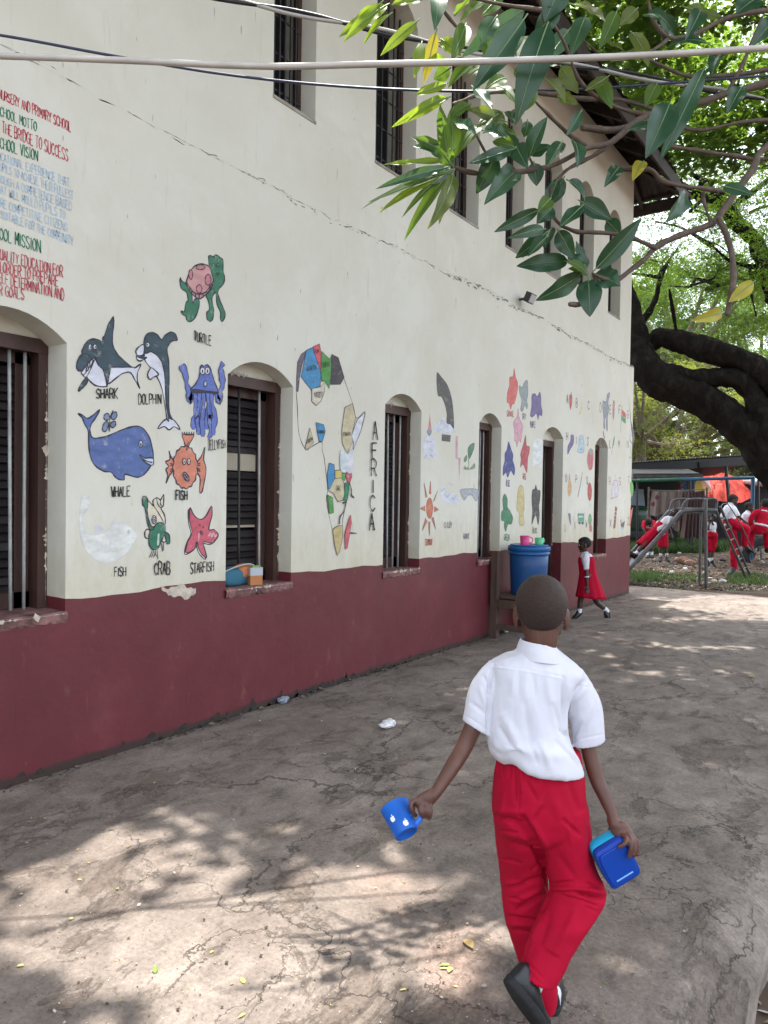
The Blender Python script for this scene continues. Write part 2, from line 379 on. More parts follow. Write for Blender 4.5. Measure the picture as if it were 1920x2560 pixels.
dado_z = lambda y: ZD0+jz(y)*0.8
ledge_z = lambda y: ZLEDGE+0.022*sin(y*0.9+1)+jz(y*1.7+3)*1.1+0.006*sin(y*41)
def strip(y0, y1, zl, zh, x, mi, nz=1, step=0.09):
    n = max(1, int((y1-y0)/step)); V = []; Fc = []
    for i in range(n+1):
        y = y0+(y1-y0)*i/n
        for k in range(nz+1): V.append((x(y) if callable(x) else x, y, zl(y)+(zh(y)-zl(y))*k/nz))
    for i in range(n):
        for k in range(nz):
            a = i*(nz+1)+k; Fc.append((a, a+nz+1, a+nz+2, a+1))
    wmb.add((V, Fc), mi)
cst = lambda c: (lambda y: c)
REV = 0.34
def opening(y0, y1, sill, head, x, dado=False):   # reveals: two jambs and a soffit
    za = head(y0)
    for y in (y0, y1):
        for lo, hi, mi in (((sill, ZD0+jz(y)*.8, 1), (ZD0+jz(y)*.8, za, 0)) if dado else ((sill, za, 0),)):
            wmb.add(([(x, y, lo), (x-REV, y, lo), (x-REV, y, hi), (x, y, hi)], [(0, 1, 2, 3)]), mi)
    n = 10; V = []
    for i in range(n+1):
        y = y0+(y1-y0)*i/n; V += [(x, y, head(y)), (x-REV, y, head(y))]
    wmb.add((V, [(2*i, 2*i+1, 2*i+3, 2*i+2) for i in range(n)]), 0)
    wmb.add(([(x, y0, sill), (x-REV, y0, sill), (x-REV, y1, sill), (x, y1, sill)], [(0, 1, 2, 3)]), 1 if dado else 0)
cur = Y0
for w in LOW+[(Y1, Y1, 0)]:
    if w[0] > cur:
        strip(cur, w[0], cst(-0.3), dado_z, 0.0, 1); strip(cur, w[0], dado_z, ledge_z, 0.0, 0, 3)
    if w[1] > w[0]:
        if w[2] > 0: strip(w[0], w[1], cst(-0.3), cst(w[2]), 0.0, 1)
        strip(w[0], w[1], A_LOW(w), ledge_z, 0.0, 0, 2, 0.05); opening(w[0], w[1], w[2], A_LOW(w), 0.0, True)
    cur = w[1]
n = 260; V = []                                     # rounded, chipped ledge between the storeys
for i in range(n+1):
    y = Y0+(Y1-Y0)*i/n; z = ledge_z(y); V += [(0, y, z), (-0.018, y, z+0.012), (XU-0.005, y, z+0.020)]
wmb.add((V, [(3*i+k, 3*i+3+k, 3*i+4+k, 3*i+1+k) for i in range(n) for k in (0, 1)]), 2)
cur = Y0
for w in HIGH+[(Y1-.05, Y1-.05)]:
    hd = arch(w[0], w[1], ZS_U, RISE_U) if w[1] > w[0] else None
    strip(cur, w[0], cst(ZLEDGE-.05), cst(ZTOP), XU, 0, 3)
    if hd:
        strip(w[0], w[1], cst(ZLEDGE-.05), cst(SILL_U), XU, 0); strip(w[0], w[1], hd, cst(ZTOP), XU, 0, 1, 0.05); opening(w[0], w[1], SILL_U, hd, XU)
    cur = w[1]
for x0, yy, z0, z1, mi in ((0.0, Y1, -.3, ZD0, 1), (0.0, Y1, ZD0, ZLEDGE, 0), (XU, Y1-.05, ZLEDGE-.05, ZTOP, 0)):
    wmb.add(([(x0, yy, z0), (-8, yy, z0), (-8, yy, z1), (x0, yy, z1)], [(0, 1, 2, 3)]), mi)
wmb.add(([(0, Y1, ZLEDGE), (-8, Y1, ZLEDGE), (-8, Y1-.06, ZLEDGE+.02), (0, Y1-.06, ZLEDGE+.02)], [(0, 1, 2, 3)]), 0)
wmb.add(([(-8, Y0, -.3), (-8, Y1, -.3), (-8, Y1, ZTOP), (-8, Y0, ZTOP)], [(0, 1, 2, 3)]), 0)
wmb.add(([(0, Y0, -.3), (-8, Y0, -.3), (-8, Y0, ZTOP), (0, Y0, ZTOP)], [(0, 1, 2, 3)]), 0)
def rag(P0, P1, half, side, n=40, amp=0.35):        # a thin ragged band along an edge: paint flake, smear, ledge shadow
    a, b = np.array(P0, float), np.array(P1, float); s = np.array(side, float); Vv = []
    for i in range(n+1):
        c = a+(b-a)*i/n; k = half*max(0.03, random.expovariate(1.6)*(1 if sin(i*.37+a[1]*9)+sin(i*.11+a[2]*5) > .1 else .08)*min(1, i/3, (n-i)/3)); k = min(k, half*1.7); o_ = random.uniform(-.5, .5)*k; Vv += [c-s*(k-o_), c+s*(k+o_)]
    return Vv, [(2*i, 2*i+2, 2*i+3, 2*i+1) for i in range(n)]
for i in range(190):                          # grime and crumbs of plaster along the ledge
    y = random.uniform(6.2, 11.7) if i < 150 else random.uniform(3.5, 6.2); z = ledge_z(y)-random.uniform(.0, .03); a = random.uniform(.006, .03)*(1 if y > 6 else .6); h_ = random.uniform(.003, .014)*(1 if y > 6 else .5); x_ = .0015+.0003*(i % 5)
    wmb.add(([(x_, y-a, z+.004), (x_, y+a*.2, z+.006), (x_, y+a, z), (x_, y+a*.5, z-h_), (x_, y-a*.4, z-h_*random.random())], [(0, 1, 2, 3, 4)]), 3)
for i in range(150):                          # damp dirt and lost paint at the foot of the wall
    y = random.uniform(2.8, 5.4) if i < 80 else random.uniform(0, 11.6); a = random.uniform(.01, .05); h_ = random.uniform(.008, .03)*(2.2 if 3.4 < y < 4.6 else 1); x_ = .0012+.0003*(i % 5); z0 = .0 if i % 4 else random.uniform(0, .05)
    wmb.add(([(x_, y-a, z0-.01), (x_, y+a, z0-.01), (x_, y+a*.6, z0+h_*random.random()), (x_, y+a*.1, z0+h_), (x_, y-a*.7, z0+h_*.4)], [(0, 1, 2, 3, 4)]), 5)
for i in range(8): wmb.add(rag((.0012, -2+i*1.725, ledge_z(-2+i*1.725)-.006), (.0012, -.275+i*1.725, ledge_z(-.275+i*1.725)-.006), .0035, (0, 0, 1), 90), 2)  # thin shadow line under the ledge, painted as a ragged ribbon
for t in ((700, 2100, 680, 2180), (715, 2095, 712, 2130), (790, 2095, 785, 2170), (805, 2100, 815, 2140)):     # red smears below a sill
    a, b_ = onwall(*ZE(t[0], t[1])), onwall(*ZE(t[2], t[3])); wmb.add(rag(a+(.002, 0, 0), b_+(.002, 0, 0), .03, (0, 1, 0), 8), 4)
wmb.build('wall', [M['wall'], M['dado'], simple('grimy_ledge_and_shadow', (0.33, 0.31, 0.26), 0.9, 0.5, 14, 0.5), simple('ledge_grime', (0.21, .195, .17), .9, .3, 9, 0), simple('red_smear', (.42, .07, .07), .7, .2, 9, 0), simple('damp_dirt', (.035, .028, .024), .95, .4, 30, .2)], bld)

def wy(u, v, X): return onwall(u, v, X)[1]
FX = {0: -0.185, 1: -0.125, 2: -0.12, 3: -0.12, 4: -0.125, 5: -0.13}
for k, w in enumerate(LOW):
    y0, y1, sl = w; hd = A_LOW(w); fx = FX[k]; door = sl < 0
    zt = 2.255 if not door else 2.19
    f = MB(); jw = 0.055
    f.add(bbox(fx-.09, fx, y0+.002, y0+jw, sl+.004, zt), 0); f.add(bbox(fx-.09, fx, y1-jw, y1-.002, sl+.004, zt), 0)
    f.add(bbox(fx-.092, fx+.003, y0+.002, y1-.002, zt-.002, zt+.075), 0)
    f.add(rag((fx+.006, y0+.01, zt+.079), (fx+.006, y1-.01, zt+.079), .014, (0, 0, 1), 70), 1)
    f.add(rag((fx+.003, y1-.010, sl+.05), (fx+.003, y1-.010, zt-.1), .012, (0, 1, 0), 130), 1)
    wn = f.build('window' if not door else 'door_frame', [M['frame'], M['plaster']], bld)
    V = []; n = 12                                   # plaster panel under the arch
    for i in range(n+1):
        y = y0+(y1-y0)*i/n; V += [(fx-.01, y, zt+.07), (fx-.01, y, hd(y)+.002)]
    mesh('lunette', V, [(2*i, 2*i+2, 2*i+3, 2*i+1) for i in range(n)], M['wall'], wn, False)
    if not door:
        s = MB(); st = 0.05
        s.add(bbox(fx-.13, fx-.095, y0+jw, y0+jw+st, sl+.01, zt), 0); s.add(bbox(fx-.13, fx-.095, y1-jw-st*1.6, y1-jw, sl+.01, zt), 0)
        s.add(bbox(fx-.13, fx-.095, y0+jw, y1-jw, sl+.01, sl+.10), 0); s.add(bbox(fx-.13, fx-.095, y0+jw, y1-jw, zt-.06, zt), 0)
        s.add(bbox(fx-.20, fx-.19, y0, y1, sl, zt), 2)  # near-black backing in place of the room's darkness
        z = sl+.12; pitch = .047 if k < 2 else .038
        gap = []
        if k == 1: gap = [(onwall(*ZD(140, 1195), fx-.11)[2], onwall(*ZD(140, 1040), fx-.11)[2]), (onwall(*ZD(140, 1625), fx-.11)[2], onwall(*ZD(140, 1580), fx-.11)[2])]
        while z < zt-.07:
            if not any(a-.01 < z < b_ for a, b_ in gap):
                th = radians(58+random.gauss(0, 5)); R = [(0, 1, 0), (sin(th-pi/2), 0, cos(th-pi/2)), (cos(th-pi/2), 0, -sin(th-pi/2))]
                s.add(box((fx-.118, (y0+y1)/2, z), ((y1-y0)/2-jw-st*.9, .028, .005), R), 1)
            z += pitch*random.uniform(.95, 1.05)
        for a, b_ in gap: s.add(bbox(fx-.128, fx-.118, y0+jw+st*.7, y1-jw-st*1.4, a, b_), 3)
        s.build('louvred_shutter', [M['frame'], M['slat'], M['dark'], M['board']], wn)
        q = MB(); xo = 0.012                         # sill slab with chipped lip
        V = []; n = 26
        for i in range(n+1):
            y = y0-.006+(y1-y0+.012)*i/n; e = xo+random.uniform(-.006, .008)
            V += [(-REV, y, sl+.012), (e-.01, y, sl+.010), (e, y, sl-.004), (e-.004, y, sl-.035+random.uniform(-.012, .012)), (0.0005, y, sl-.05)]
        q.add((V, [(5*i+j, 5*i+5+j, 5*i+6+j, 5*i+1+j) for i in range(n) for j in range(4)]), 0)
        q.add(rag((.016, y0+.02, sl+.0), (.016, y1-.01, sl+.0), .011, (0, 0, 1), 70), 1)
        q.build('sill', [M['sill'], M['plaster']], wn)
    else:
        d = MB(); d.add(bbox(fx-.16, fx-.11, y0+jw+.004, y1-jw-.004, 0.01, zt-.004), 0)  # dark slab stands in for the unlit inside of the doorway
        for a in range(5): d.add(bbox(fx-.112, fx-.104, y0+jw+.01+a*.1, y0+jw+.02+a*.1, .02, zt-.01), 1)
        d.build('door', [M['slat'], M['dark']], wn)
    bx = fx-.045
    if k == 0:
        ys_ = [wy(62, 1000, bx), wy(25.5, 1000, bx)]; ys_ += [ys_[1]-(ys_[0]-ys_[1])*i for i in (1, 2, 3)]; ys_ = [y for y in ys_ if y > y0+.06]
    elif k == 1: ys_ = [wy(*ZD(143, 1200), bx), wy(*ZD(296, 1200), bx)]; ys_ += [2*ys_[0]-ys_[1]]
    elif k == 2: ys_ = [wy(*ZD(x, 1200), bx) for x in (1264, 1308, 1352)]; ys_ += [2*ys_[0]-ys_[1]]
    elif k == 3: ys_ = [wy(*ZE(x, 1300), bx) for x in (762, 795)]; ys_ += [2*ys_[0]-ys_[1], 3*ys_[0]-2*ys_[1]]
    elif k == 5: ys_ = [y0+.15, y0+.27, y0+.39]
    else: ys_ = []
    for i, y in enumerate(ys_):
        lean = .01*sin(i*7+k)
        mesh('bar', *tube([(bx, y+lean, sl+.01), (bx, y, (sl+zt)/2), (bx, y-lean, zt)], .0095, 8, 2, caps=False), M['darkbar'] if (k == 1 and i == 0) else M['steel'], wn)
for k, (y0, y1) in enumerate(HIGH):
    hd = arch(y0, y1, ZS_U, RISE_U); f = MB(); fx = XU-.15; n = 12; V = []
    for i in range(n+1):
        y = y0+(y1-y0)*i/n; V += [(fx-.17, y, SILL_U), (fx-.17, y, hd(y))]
    f.add((V, [(2*i, 2*i+2, 2*i+3, 2*i+1) for i in range(n)]), 1)  # near-black sheet stands in for the unlit room
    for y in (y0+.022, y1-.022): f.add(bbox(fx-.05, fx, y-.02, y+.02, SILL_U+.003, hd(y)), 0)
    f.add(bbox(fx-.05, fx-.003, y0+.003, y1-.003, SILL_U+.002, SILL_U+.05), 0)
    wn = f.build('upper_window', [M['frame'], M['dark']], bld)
    g = MB()
    nb = 6
    for i in range(nb):
        y = y0+.05+(y1-y0-.1)*(i+.5)/nb; g.add(bbox(fx+.008, fx+.02, y-.006, y+.006, SILL_U+.01, hd(y)-.005), 0)
    for z in np.arange(SILL_U+.16, ZS_U, .27): g.add(bbox(fx+.0, fx+.007, y0+.01, y1-.01, z-.006, z+.006), 0)
    g.build('bar_grille', [M['darkbar']], wn)
    mesh('sill', *bbox(XU-REV, XU+.006, y0-.004, y1+.004, SILL_U-.018, SILL_U+.006), simple('grey_sill', (0.30, 0.27, 0.23), 0.85, 0.4, 10, 0.3) if k == 0 else bpy.data.materials['grey_sill'], wn, False)

# roof: tin sheets on rafters, overhanging the wall and the gable
RX, RZ, RYE = 0.62, 6.52, 12.6; SL = (9.25-RZ)/(4+RX)
rz = lambda x: RZ+(RX-x)*SL
rf = MB(); V = []; AX, AY, AZ = -4.0, RYE-(RX+4.0), rz(-4.0); ysr = np.arange(Y0-.4, RYE+.001, .045)
for y in ysr:
    w_ = .018*cos(y*2*pi/.18); xt = max(-4.0, RX-(RYE-y)) if y > AY else -4.0
    for x in (RX+.03*sin(y*3)+.02*sin(y*11), min(xt, RX-.02)): V.append((x, y, rz(x)+.10+w_))
rf.add((V, [(2*i, 2*i+2, 2*i+3, 2*i+1) for i in range(len(ysr)-1)]), 0)
V = []; xs_ = np.arange(-8.62, RX+.001, .045)
for x in xs_:
    w_ = .018*cos(x*2*pi/.18); d = min(RX-x, x+8.62)
    V += [(x, RYE+.03*sin(x*3)+.02*sin(x*11), RZ+.10+w_), (x, RYE-max(d, .02), RZ+SL*max(d, .02)+.10+w_)]
rf.add((V, [(2*i, 2*i+2, 2*i+3, 2*i+1) for i in range(len(xs_)-1)]), 0)
rf.add(([(-4, Y0-.4, AZ+.11), (-4, AY, AZ+.11), (-8.62, RYE, RZ+.1), (-8.62, Y0-.4, RZ+.1)], [(0, 1, 2, 3)]), 0)
roof = rf.build('roof', [M['rooftin']], bld)
for y in np.arange(Y0, RYE-.5, .62):
    mesh('rafter', *box(((RX-1.35)/2-.05, y, rz((RX-1.35)/2-.05)+.0), (1.0, .028, .055), [norm((1, 0, -SL)), (0, 1, 0), norm((SL, 0, 1))]), M['rafter'], roof, False)
for x in np.arange(-7.6, RX-.5, .62):
    mesh('rafter', *box((x, RYE-.75, RZ+SL*.75), (.028, .85, .055), [(1, 0, 0), norm((0, 1, -SL)), norm((0, SL, 1))]), M['rafter'], roof, False)
mesh('hip_rafter', *tube([(RX-.03, RYE-.03, RZ+.0), (RX-2, RYE-2, rz(RX-2)+.02)], .05, 6, 1), M['rafter'], roof, False)
for k in (.07, .5, 1.0):
    mesh('purlin', *bbox(RX-k-.03, RX-k+.03, Y0-.3, RYE-k, rz(RX-k)+.052, rz(RX-k)+.088), M['rafter'], roof, False); mesh('purlin', *bbox(-8.2, RX-k-.035, RYE-k-.03, RYE-k+.03, rz(RX-k)+.050, rz(RX-k)+.086), M['rafter'], roof, False)
mesh('fascia_board', *bbox(RX-.045, RX-.015, Y0-.3, RYE-.05, RZ-.13, RZ+.06), M['rafter'], roof, False); mesh('fascia_board', *bbox(-8.3, RX-.014, RYE-.045, RYE-.015, RZ-.133, RZ+.062), M['rafter'], roof, False)
# floodlight on the ledge
p = onwall(*ZDD(1127, 652), -0.02); fl = thing('floodlight', 'small black floodlight fixed above the plaster ledge', 'floodlight', p)
mesh('lamp_housing', *box(p+np.array([.10, 0, .03]), (.035, .07, .055), [norm((1, 0, -.5)), (0, 1, 0), norm((.5, 0, 1))]), M['darkbar'], fl, False)
mesh('lens', *box(p+np.array([.135, 0, .012]), (.003, .06, .045), [norm((1, 0, -.5)), (0, 1, 0), norm((.5, 0, 1))]), simple('lamp_glass', (0.5, 0.5, 0.5), 0.1, 0.05, 5, 0), fl, False)
mesh('bracket', *box(p+np.array([.02, 0, .03]), (.06, .012, .012)), M['darkbar'], fl, False)
# ---------------------------------------------------------------- murals painted on the wall
GL = {'A': ['0,0 .5,1 1,0', '.2,.38 .8,.38'], 'B': ['0,0 0,1 .65,1 .9,.8 .65,.53 0,.53', '.65,.53 1,.27 .7,0 0,0'], 'C': ['1,.8 .6,1 .2,.85 0,.5 .2,.15 .6,0 1,.2'],
 'D': ['0,0 0,1 .55,1 1,.65 1,.35 .55,0 0,0'], 'E': ['1,1 0,1 0,0 1,0', '0,.53 .75,.53'], 'F': ['1,1 0,1 0,0', '0,.53 .75,.53'], 'G': ['1,.8 .6,1 .2,.85 0,.5 .2,.15 .6,0 1,.15 1,.45 .6,.45'],
 'H': ['0,0 0,1', '1,0 1,1', '0,.5 1,.5'], 'I': ['.5,0 .5,1'], 'J': ['.2,1 1,1', '.7,1 .7,.2 .4,0 .05,.15'], 'K': ['0,0 0,1', '1,1 0,.45 1,0'], 'L': ['0,1 0,0 .9,0'],
 'M': ['0,0 0,1 .5,.35 1,1 1,0'], 'N': ['0,0 0,1 1,0 1,1'], 'O': ['.5,1 .1,.8 0,.5 .1,.2 .5,0 .9,.2 1,.5 .9,.8 .5,1'], 'P': ['0,0 0,1 .7,1 1,.78 .7,.5 0,.5'],
 'Q': ['.5,1 .1,.8 0,.5 .1,.2 .5,0 .9,.2 1,.5 .9,.8 .5,1', '.6,.25 1,-.05'], 'R': ['0,0 0,1 .7,1 1,.78 .7,.5 0,.5', '.5,.5 1,0'], 'S': ['.95,.82 .6,1 .15,.9 .1,.65 .5,.5 .9,.35 .85,.1 .45,0 0,.18'],
 'T': ['0,1 1,1', '.5,1 .5,0'], 'U': ['0,1 0,.25 .3,0 .7,0 1,.25 1,1'], 'V': ['0,1 .5,0 1,1'], 'W': ['0,1 .25,0 .5,.65 .75,0 1,1'], 'X': ['0,0 1,1', '0,1 1,0'], 'Y': ['0,1 .5,.5 1,1', '.5,.5 .5,0'], 'Z': ['0,1 1,1 0,0 1,0']}
def ribbon(P, w):                            # flat band along a path in the wall plane
    P = np.asarray(P, float); T = np.gradient(P, axis=0); T /= np.linalg.norm(T, axis=1)[:, None]+1e-9
    n = np.column_stack([-T[:, 1], T[:, 0]])*w/2*(1+.28*np.sin(np.arange(len(P))*.45+P[0, 0]*9)+.15*np.sin(np.arange(len(P))*1.3+P[0, 1]*5))[:, None]; V = []
    for p, q in zip(P, n): V += [p-q, p+q]
    return V, [(2*i, 2*i+2, 2*i+3, 2*i+1) for i in range(len(P)-1)]
class Mural:
    def __init__(s, Z): s.tw = .44 if Z is ZA else 1.0 if Z in (ZE, ZF) else .58; s.fade = .12 if Z is ZF else .10 if Z is ZE else .04; s.Z = Z; s.mb = MB(); s.mats = []; s.lv = 0
    def mi(s, c):
        f = s.fade; c = tuple(q*(1-f)+w*f for q, w in zip(c, (.60, .58, .49)))
        m = paint(c)
        if m not in s.mats: s.mats.append(m)
        return s.mats.index(m)
    def yz(s, pts): return np.array([onwall(*s.Z(x, y))[1:] for x, y in pts])
    def put(s, V2, Fc, c, up=True):
        if up: s.lv += 1
        x = .0006+.0002*s.lv; s.mb.add(([(x, a, b) for a, b in V2], Fc), s.mi(c))
    def pts(s, t, smooth=True, k=5, closed=True):
        p = [tuple(map(float, q.split(','))) for q in t.split()] if isinstance(t, str) else t
        return catmull(p, k, closed) if smooth else np.array(list(p)+([p[0]] if closed else []))
    def fill(s, t, c, line=None, smooth=True, lw=.008):
        p = s.pts(t, smooth); q = s.yz(p)
        if not smooth: q = q[:-1]
        s.put(q, [tuple(range(len(q)))], c)
        if line is not None:
            s.put(*ribbon(np.vstack([q, q[:1]]), lw), line)
    def line(s, t, c, lw=.008, smooth=True, closed=False):
        q = s.yz(s.pts(t, smooth, 5, closed)); s.put(*ribbon(q, lw), c)
    def ell(s, x, y, rx, ry, c, line=None, lw=.006, rot=0):
        s.fill([(x+rx*cos(a)*cos(rot)-ry*sin(a)*sin(rot), y+rx*cos(a)*sin(rot)+ry*sin(a)*cos(rot)) for a in np.arange(14)*2*pi/14], c, line, True, lw)
    def text(s, t, p0, p1, h0, h1, c, lw=.009, jit=.03):
        adv = [(.45 if ch == ' ' else .35 if ch == 'I' else 1.0)+.28 for ch in t]; tot = sum(adv)-.28; u = 0; s.lv += 1
        for ch, a in zip(t, adv):
            if ch != ' ':
                wd = a-.28; ho = random.uniform(1-jit*2, 1+jit*2)
                for st in GL[ch]:
                    P = [tuple(map(float, q.split(','))) for q in st.split()]; out = []
                    if len(P) > 5: P = catmull(P, 3)
                    else:
                        P2 = []
                        for i in range(len(P)-1): P2 += [np.array(P[i])+(np.array(P[i+1])-np.array(P[i]))*f for f in (0, .5, .94)]
                        P = P2+[np.array(P[-1])]
                    for gx, gy in P:
                        f = (u+(gx*wd if ch != 'I' else .175))/tot; gy = gy*ho+random.uniform(-jit, jit)*.5
                        out.append((p0[0]+(p1[0]-p0[0])*f+random.uniform(-jit, jit)*.3*h0, p0[1]+(p1[1]-p0[1])*f-(h0+(h1-h0)*f)*gy))
                    q = s.yz(out); s.put(*ribbon(q, lw*s.tw*random.uniform(.85, 1.15)), c, False)
            u += a
    def done(s, name, **k): return s.mb.build(name, s.mats, bld, False, **k)
BK = (0.012, 0.012, 0.016); INK = (0.02, 0.022, 0.045); WH = (0.62, 0.63, 0.72); SLATE = (0.030, 0.062, 0.088); RED = (0.42, 0.045, 0.07); GRN = (0.02, 0.15, 0.085)
# school motto panel
m = Mural(ZA); BLU = (0.38, 0.50, 0.62); RD = (0.45, 0.05, 0.075); GN = (0.01, 0.16, 0.08)
m.text('NURSERY AND PRIMARY SCHOOL', (-8, 180), (490, 415), 64, 68, RD, .013)
m.text('SCHOOL MOTTO', (-24, 293), (252, 412), 66, 68, GN, .012)
m.text('IS THE BRIDGE TO SUCCESS', (-35, 395), (470, 620), 74, 84, RD, .012)
m.text('SCHOOL VISION', (-26, 518), (260, 618), 74, 78, GN, .012)
for t, a, b in (('EDUCATIONAL EXPERIENCE THAT', (-60, 588), (478, 795)), ('PUPILS TO ACHIEVE THEIR FULLEST', (-20, 673), (505, 885)), ('THROUGH A COMPETENCE BASED', (-60, 742), (495, 960)),
                ('THAT WILL MOULD PUPILS TO', (-40, 822), (450, 1020)), ('MORE COMPETITIVE CITIZENS', (-45, 913), (465, 1105)), ('SUITABLE FOR THE COMMUNITY', (5, 1008), (505, 1200))): m.text(t, a, b, 54, 60, BLU, .0095)
m.text('SCHOOL MISSION', (-95, 1128), (278, 1250), 82, 84, GN, .012)
for t, a, b in (('QUALITY EDUCATION FOR', (-25, 1288), (432, 1420)), ('IN ORDER TO PREPARE', (-32, 1372), (402, 1485)), ('SELF DETERMINATION AND', (-35, 1448), (440, 1580)), ('OUR GOALS', (-62, 1533), (165, 1575))): m.text(t, a, b, 72, 74, RD, .011)
m.done('painted_school_motto')
# sea creatures
m = Mural(ZB)
m.fill('468,1172 655,1170 690,1178 745,1145 715,1220 712,1300 735,1370 690,1290 650,1225 590,1225 530,1262 440,1322', WH, INK)
m.fill('320,1085 345,1140 395,1190 412,1250 430,1345 340,1345 290,1315 252,1270 245,1240 270,1200 300,1130', WH, INK)
m.fill('248,1268 225,1285 195,1325 168,1390 195,1375 225,1345 252,1300', SLATE, INK)
m.fill('205,1050 215,990 240,945 290,915 345,918 388,935 395,900 410,880 440,790 480,725 490,706 493,740 490,800 482,900 487,980 520,1040 570,1095 640,1160 655,1172 560,1172 468,1172 462,1200 450,1250 432,1340 428,1345 418,1260 395,1195 362,1165 345,1140 332,1090 322,1082 290,1095', SLATE, INK)
m.fill('195,1205 260,1130 318,1090 300,1140 275,1200 240,1262 212,1248', WH, INK, lw=.006)
m.line('200,1215 240,1160 235,1215 258,1135 255,1210 275,1120 278,1185 300,1105 295,1150', INK, .005, False); m.line('215,1245 255,1195 290,1140 305,1105', INK, .005)
m.fill('205,1052 165,1100 150,1160 160,1195 185,1205 215,1185 255,1135 288,1098 270,1068 238,1052', SLATE, INK)
for x in (273, 317): m.ell(x, 985, 14, 25, WH, INK, .005); m.ell(x+4, 988, 4, 10, BK)
m.text('SHARK', (330, 1460), (528, 1462), 85, 98, BK, .013); m.done('painted_shark')
m = Mural(ZB)
m.fill('1000,1645 950,1670 900,1740 960,1720 1005,1750 1050,1720 1105,1750 1075,1690 1030,1645', WH, INK)
m.fill('780,1040 840,1030 900,1070 945,1150 968,1300 975,1500 1000,1660 985,1645 965,1520 935,1360 885,1250 835,1180 780,1105', WH, INK)
m.fill('770,960 775,920 800,870 845,852 890,870 935,918 965,880 1015,852 1060,865 1080,920 1030,930 1000,970 985,1020 1000,1120 1005,1300 1000,1450 1005,1580 1035,1655 1000,1620 982,1500 970,1300 945,1150 900,1070 840,1030 780,1040', SLATE, INK)
m.fill('770,965 720,990 697,1030 720,1065 770,1050', WH, INK); m.fill('704,1065 708,1100 735,1116 770,1100 798,1083 760,1090 725,1085', WH, INK); m.line('704,1065 740,1080 780,1060', INK)
m.fill('835,1180 805,1240 825,1285 860,1265 905,1240 870,1200', WH, INK); m.ell(805, 967, 14, 17, WH); m.ell(800, 967, 7, 8, BK)
m.text('DOLPHIN', (722, 1515), (928, 1510), 95, 90, BK, .012); m.done('painted_dolphin')
m = Mural(ZB); TG = (0.030, 0.165, 0.095); PK = (0.52, 0.27, 0.27)
m.fill('1108,348 1120,375 1155,400 1190,450 1215,500 1222,580 1245,545 1280,545 1280,620 1240,720 1190,755 1165,735 1160,705 1120,680 1117,655 1145,660 1160,575 1180,560 1165,485 1120,450 1105,390', TG, INK)
m.fill('1370,150 1395,145 1410,155 1440,138 1475,160 1500,190 1502,290 1518,340 1505,400 1465,450 1455,490 1475,560 1510,640 1522,690 1500,745 1478,735 1475,660 1445,590 1437,500 1425,485 1400,540 1415,640 1408,720 1385,750 1355,730 1352,670 1375,640 1365,560 1345,510 1380,470 1415,380 1385,330 1370,200', TG, INK)
m.fill('1160,400 1190,310 1240,240 1305,222 1370,245 1400,320 1412,390 1370,470 1310,530 1270,540 1220,500 1180,440', PK, INK)
for e in ((1293, 252, 42, 22), (1203, 318, 18, 45), (1362, 368, 27, 50), (1280, 452, 26, 38)): m.ell(*e, (0.50, 0.19, 0.23), INK, .006)
m.line('1165,395 1195,440 1240,490 1290,497 1340,480 1385,420 1408,385', INK, .008)
for a in ('1185,420 1205,455', '1215,465 1210,500', '1250,490 1245,525', '1280,497 1280,540', '1310,492 1320,525', '1345,475 1365,500', '1375,435 1400,455'): m.line(a, INK, .005, False)
for x in (1412, 1452): m.ell(x, 232, 11, 14, (0.10, 0.30, 0.2), INK, .004); m.ell(x+3, 234, 3, 5, BK)
m.line('1437,295 1447,322 1465,300', INK, .005)
m.text('TURTLE', (1230, 925), (1388, 975), 84, 90, BK, .011); m.done('painted_turtle')
m = Mural(ZB); JB = (0.105, 0.155, 0.46)
for i, (x, y2) in enumerate(((1238, 1748), (1275, 1795), (1300, 1735), (1322, 1815), (1352, 1745), (1385, 1825), (1418, 1800), (1262, 1700), (1370, 1690))):
    xb = x+(20 if x < 1280 else 5 if x < 1360 else -25 if x > 1400 else -12)
    t = [(xb, 1395), ((xb+x)/2+8*sin(i*2), 1510), (x+9*cos(i*3), 1620), (x-9*cos(i*2), y2-60), (x-6 if i != 5 else x-22, y2)]
    m.line(t, INK, .040 if i < 7 else .03); m.line(t, JB, .030 if i < 7 else .022)
for t in ('1115,1150 1150,1230 1165,1330 1190,1410 1190,1485 1212,1410', '1502,1132 1480,1180 1490,1270 1495,1340 1472,1400 1462,1480 1437,1415'): m.line(t, INK, .045); m.line(t, JB, .034)
m.fill('1300,1155 1325,1165 1350,1150 1380,1180 1400,1240 1420,1310 1450,1410 1330,1402 1200,1390 1250,1320 1280,1250 1290,1180', JB, INK); m.line('1200,1388 1330,1398 1450,1410', INK, .02)
for x in (1308, 1353): m.ell(x, 1207, 22, 34, WH, INK, .006); m.ell(x, 1210, 7, 17, BK)
m.ell(1333, 1325, 15, 26, (0.30, 0.36, 0.60), INK, .006); m.ell(1333, 1327, 5, 12, (0.5, .5, .6))
m.text('JELLYFISH', (1358, 1940), (1522, 1915), 100, 74, BK, .010); m.done('painted_jellyfish')
m = Mural(ZC); WB = (0.075, 0.125, 0.32)
m.fill('165,127 205,140 240,165 270,165 310,135 365,88 335,150 290,220 275,270 285,330 310,350 350,350 430,335 520,295 620,258 700,242 760,258 820,340 855,470 858,560 820,630 770,690 710,712 600,685 590,735 540,730 500,700 470,665 400,655 320,600 280,520 265,420 260,290 225,220 205,165', WB, INK)
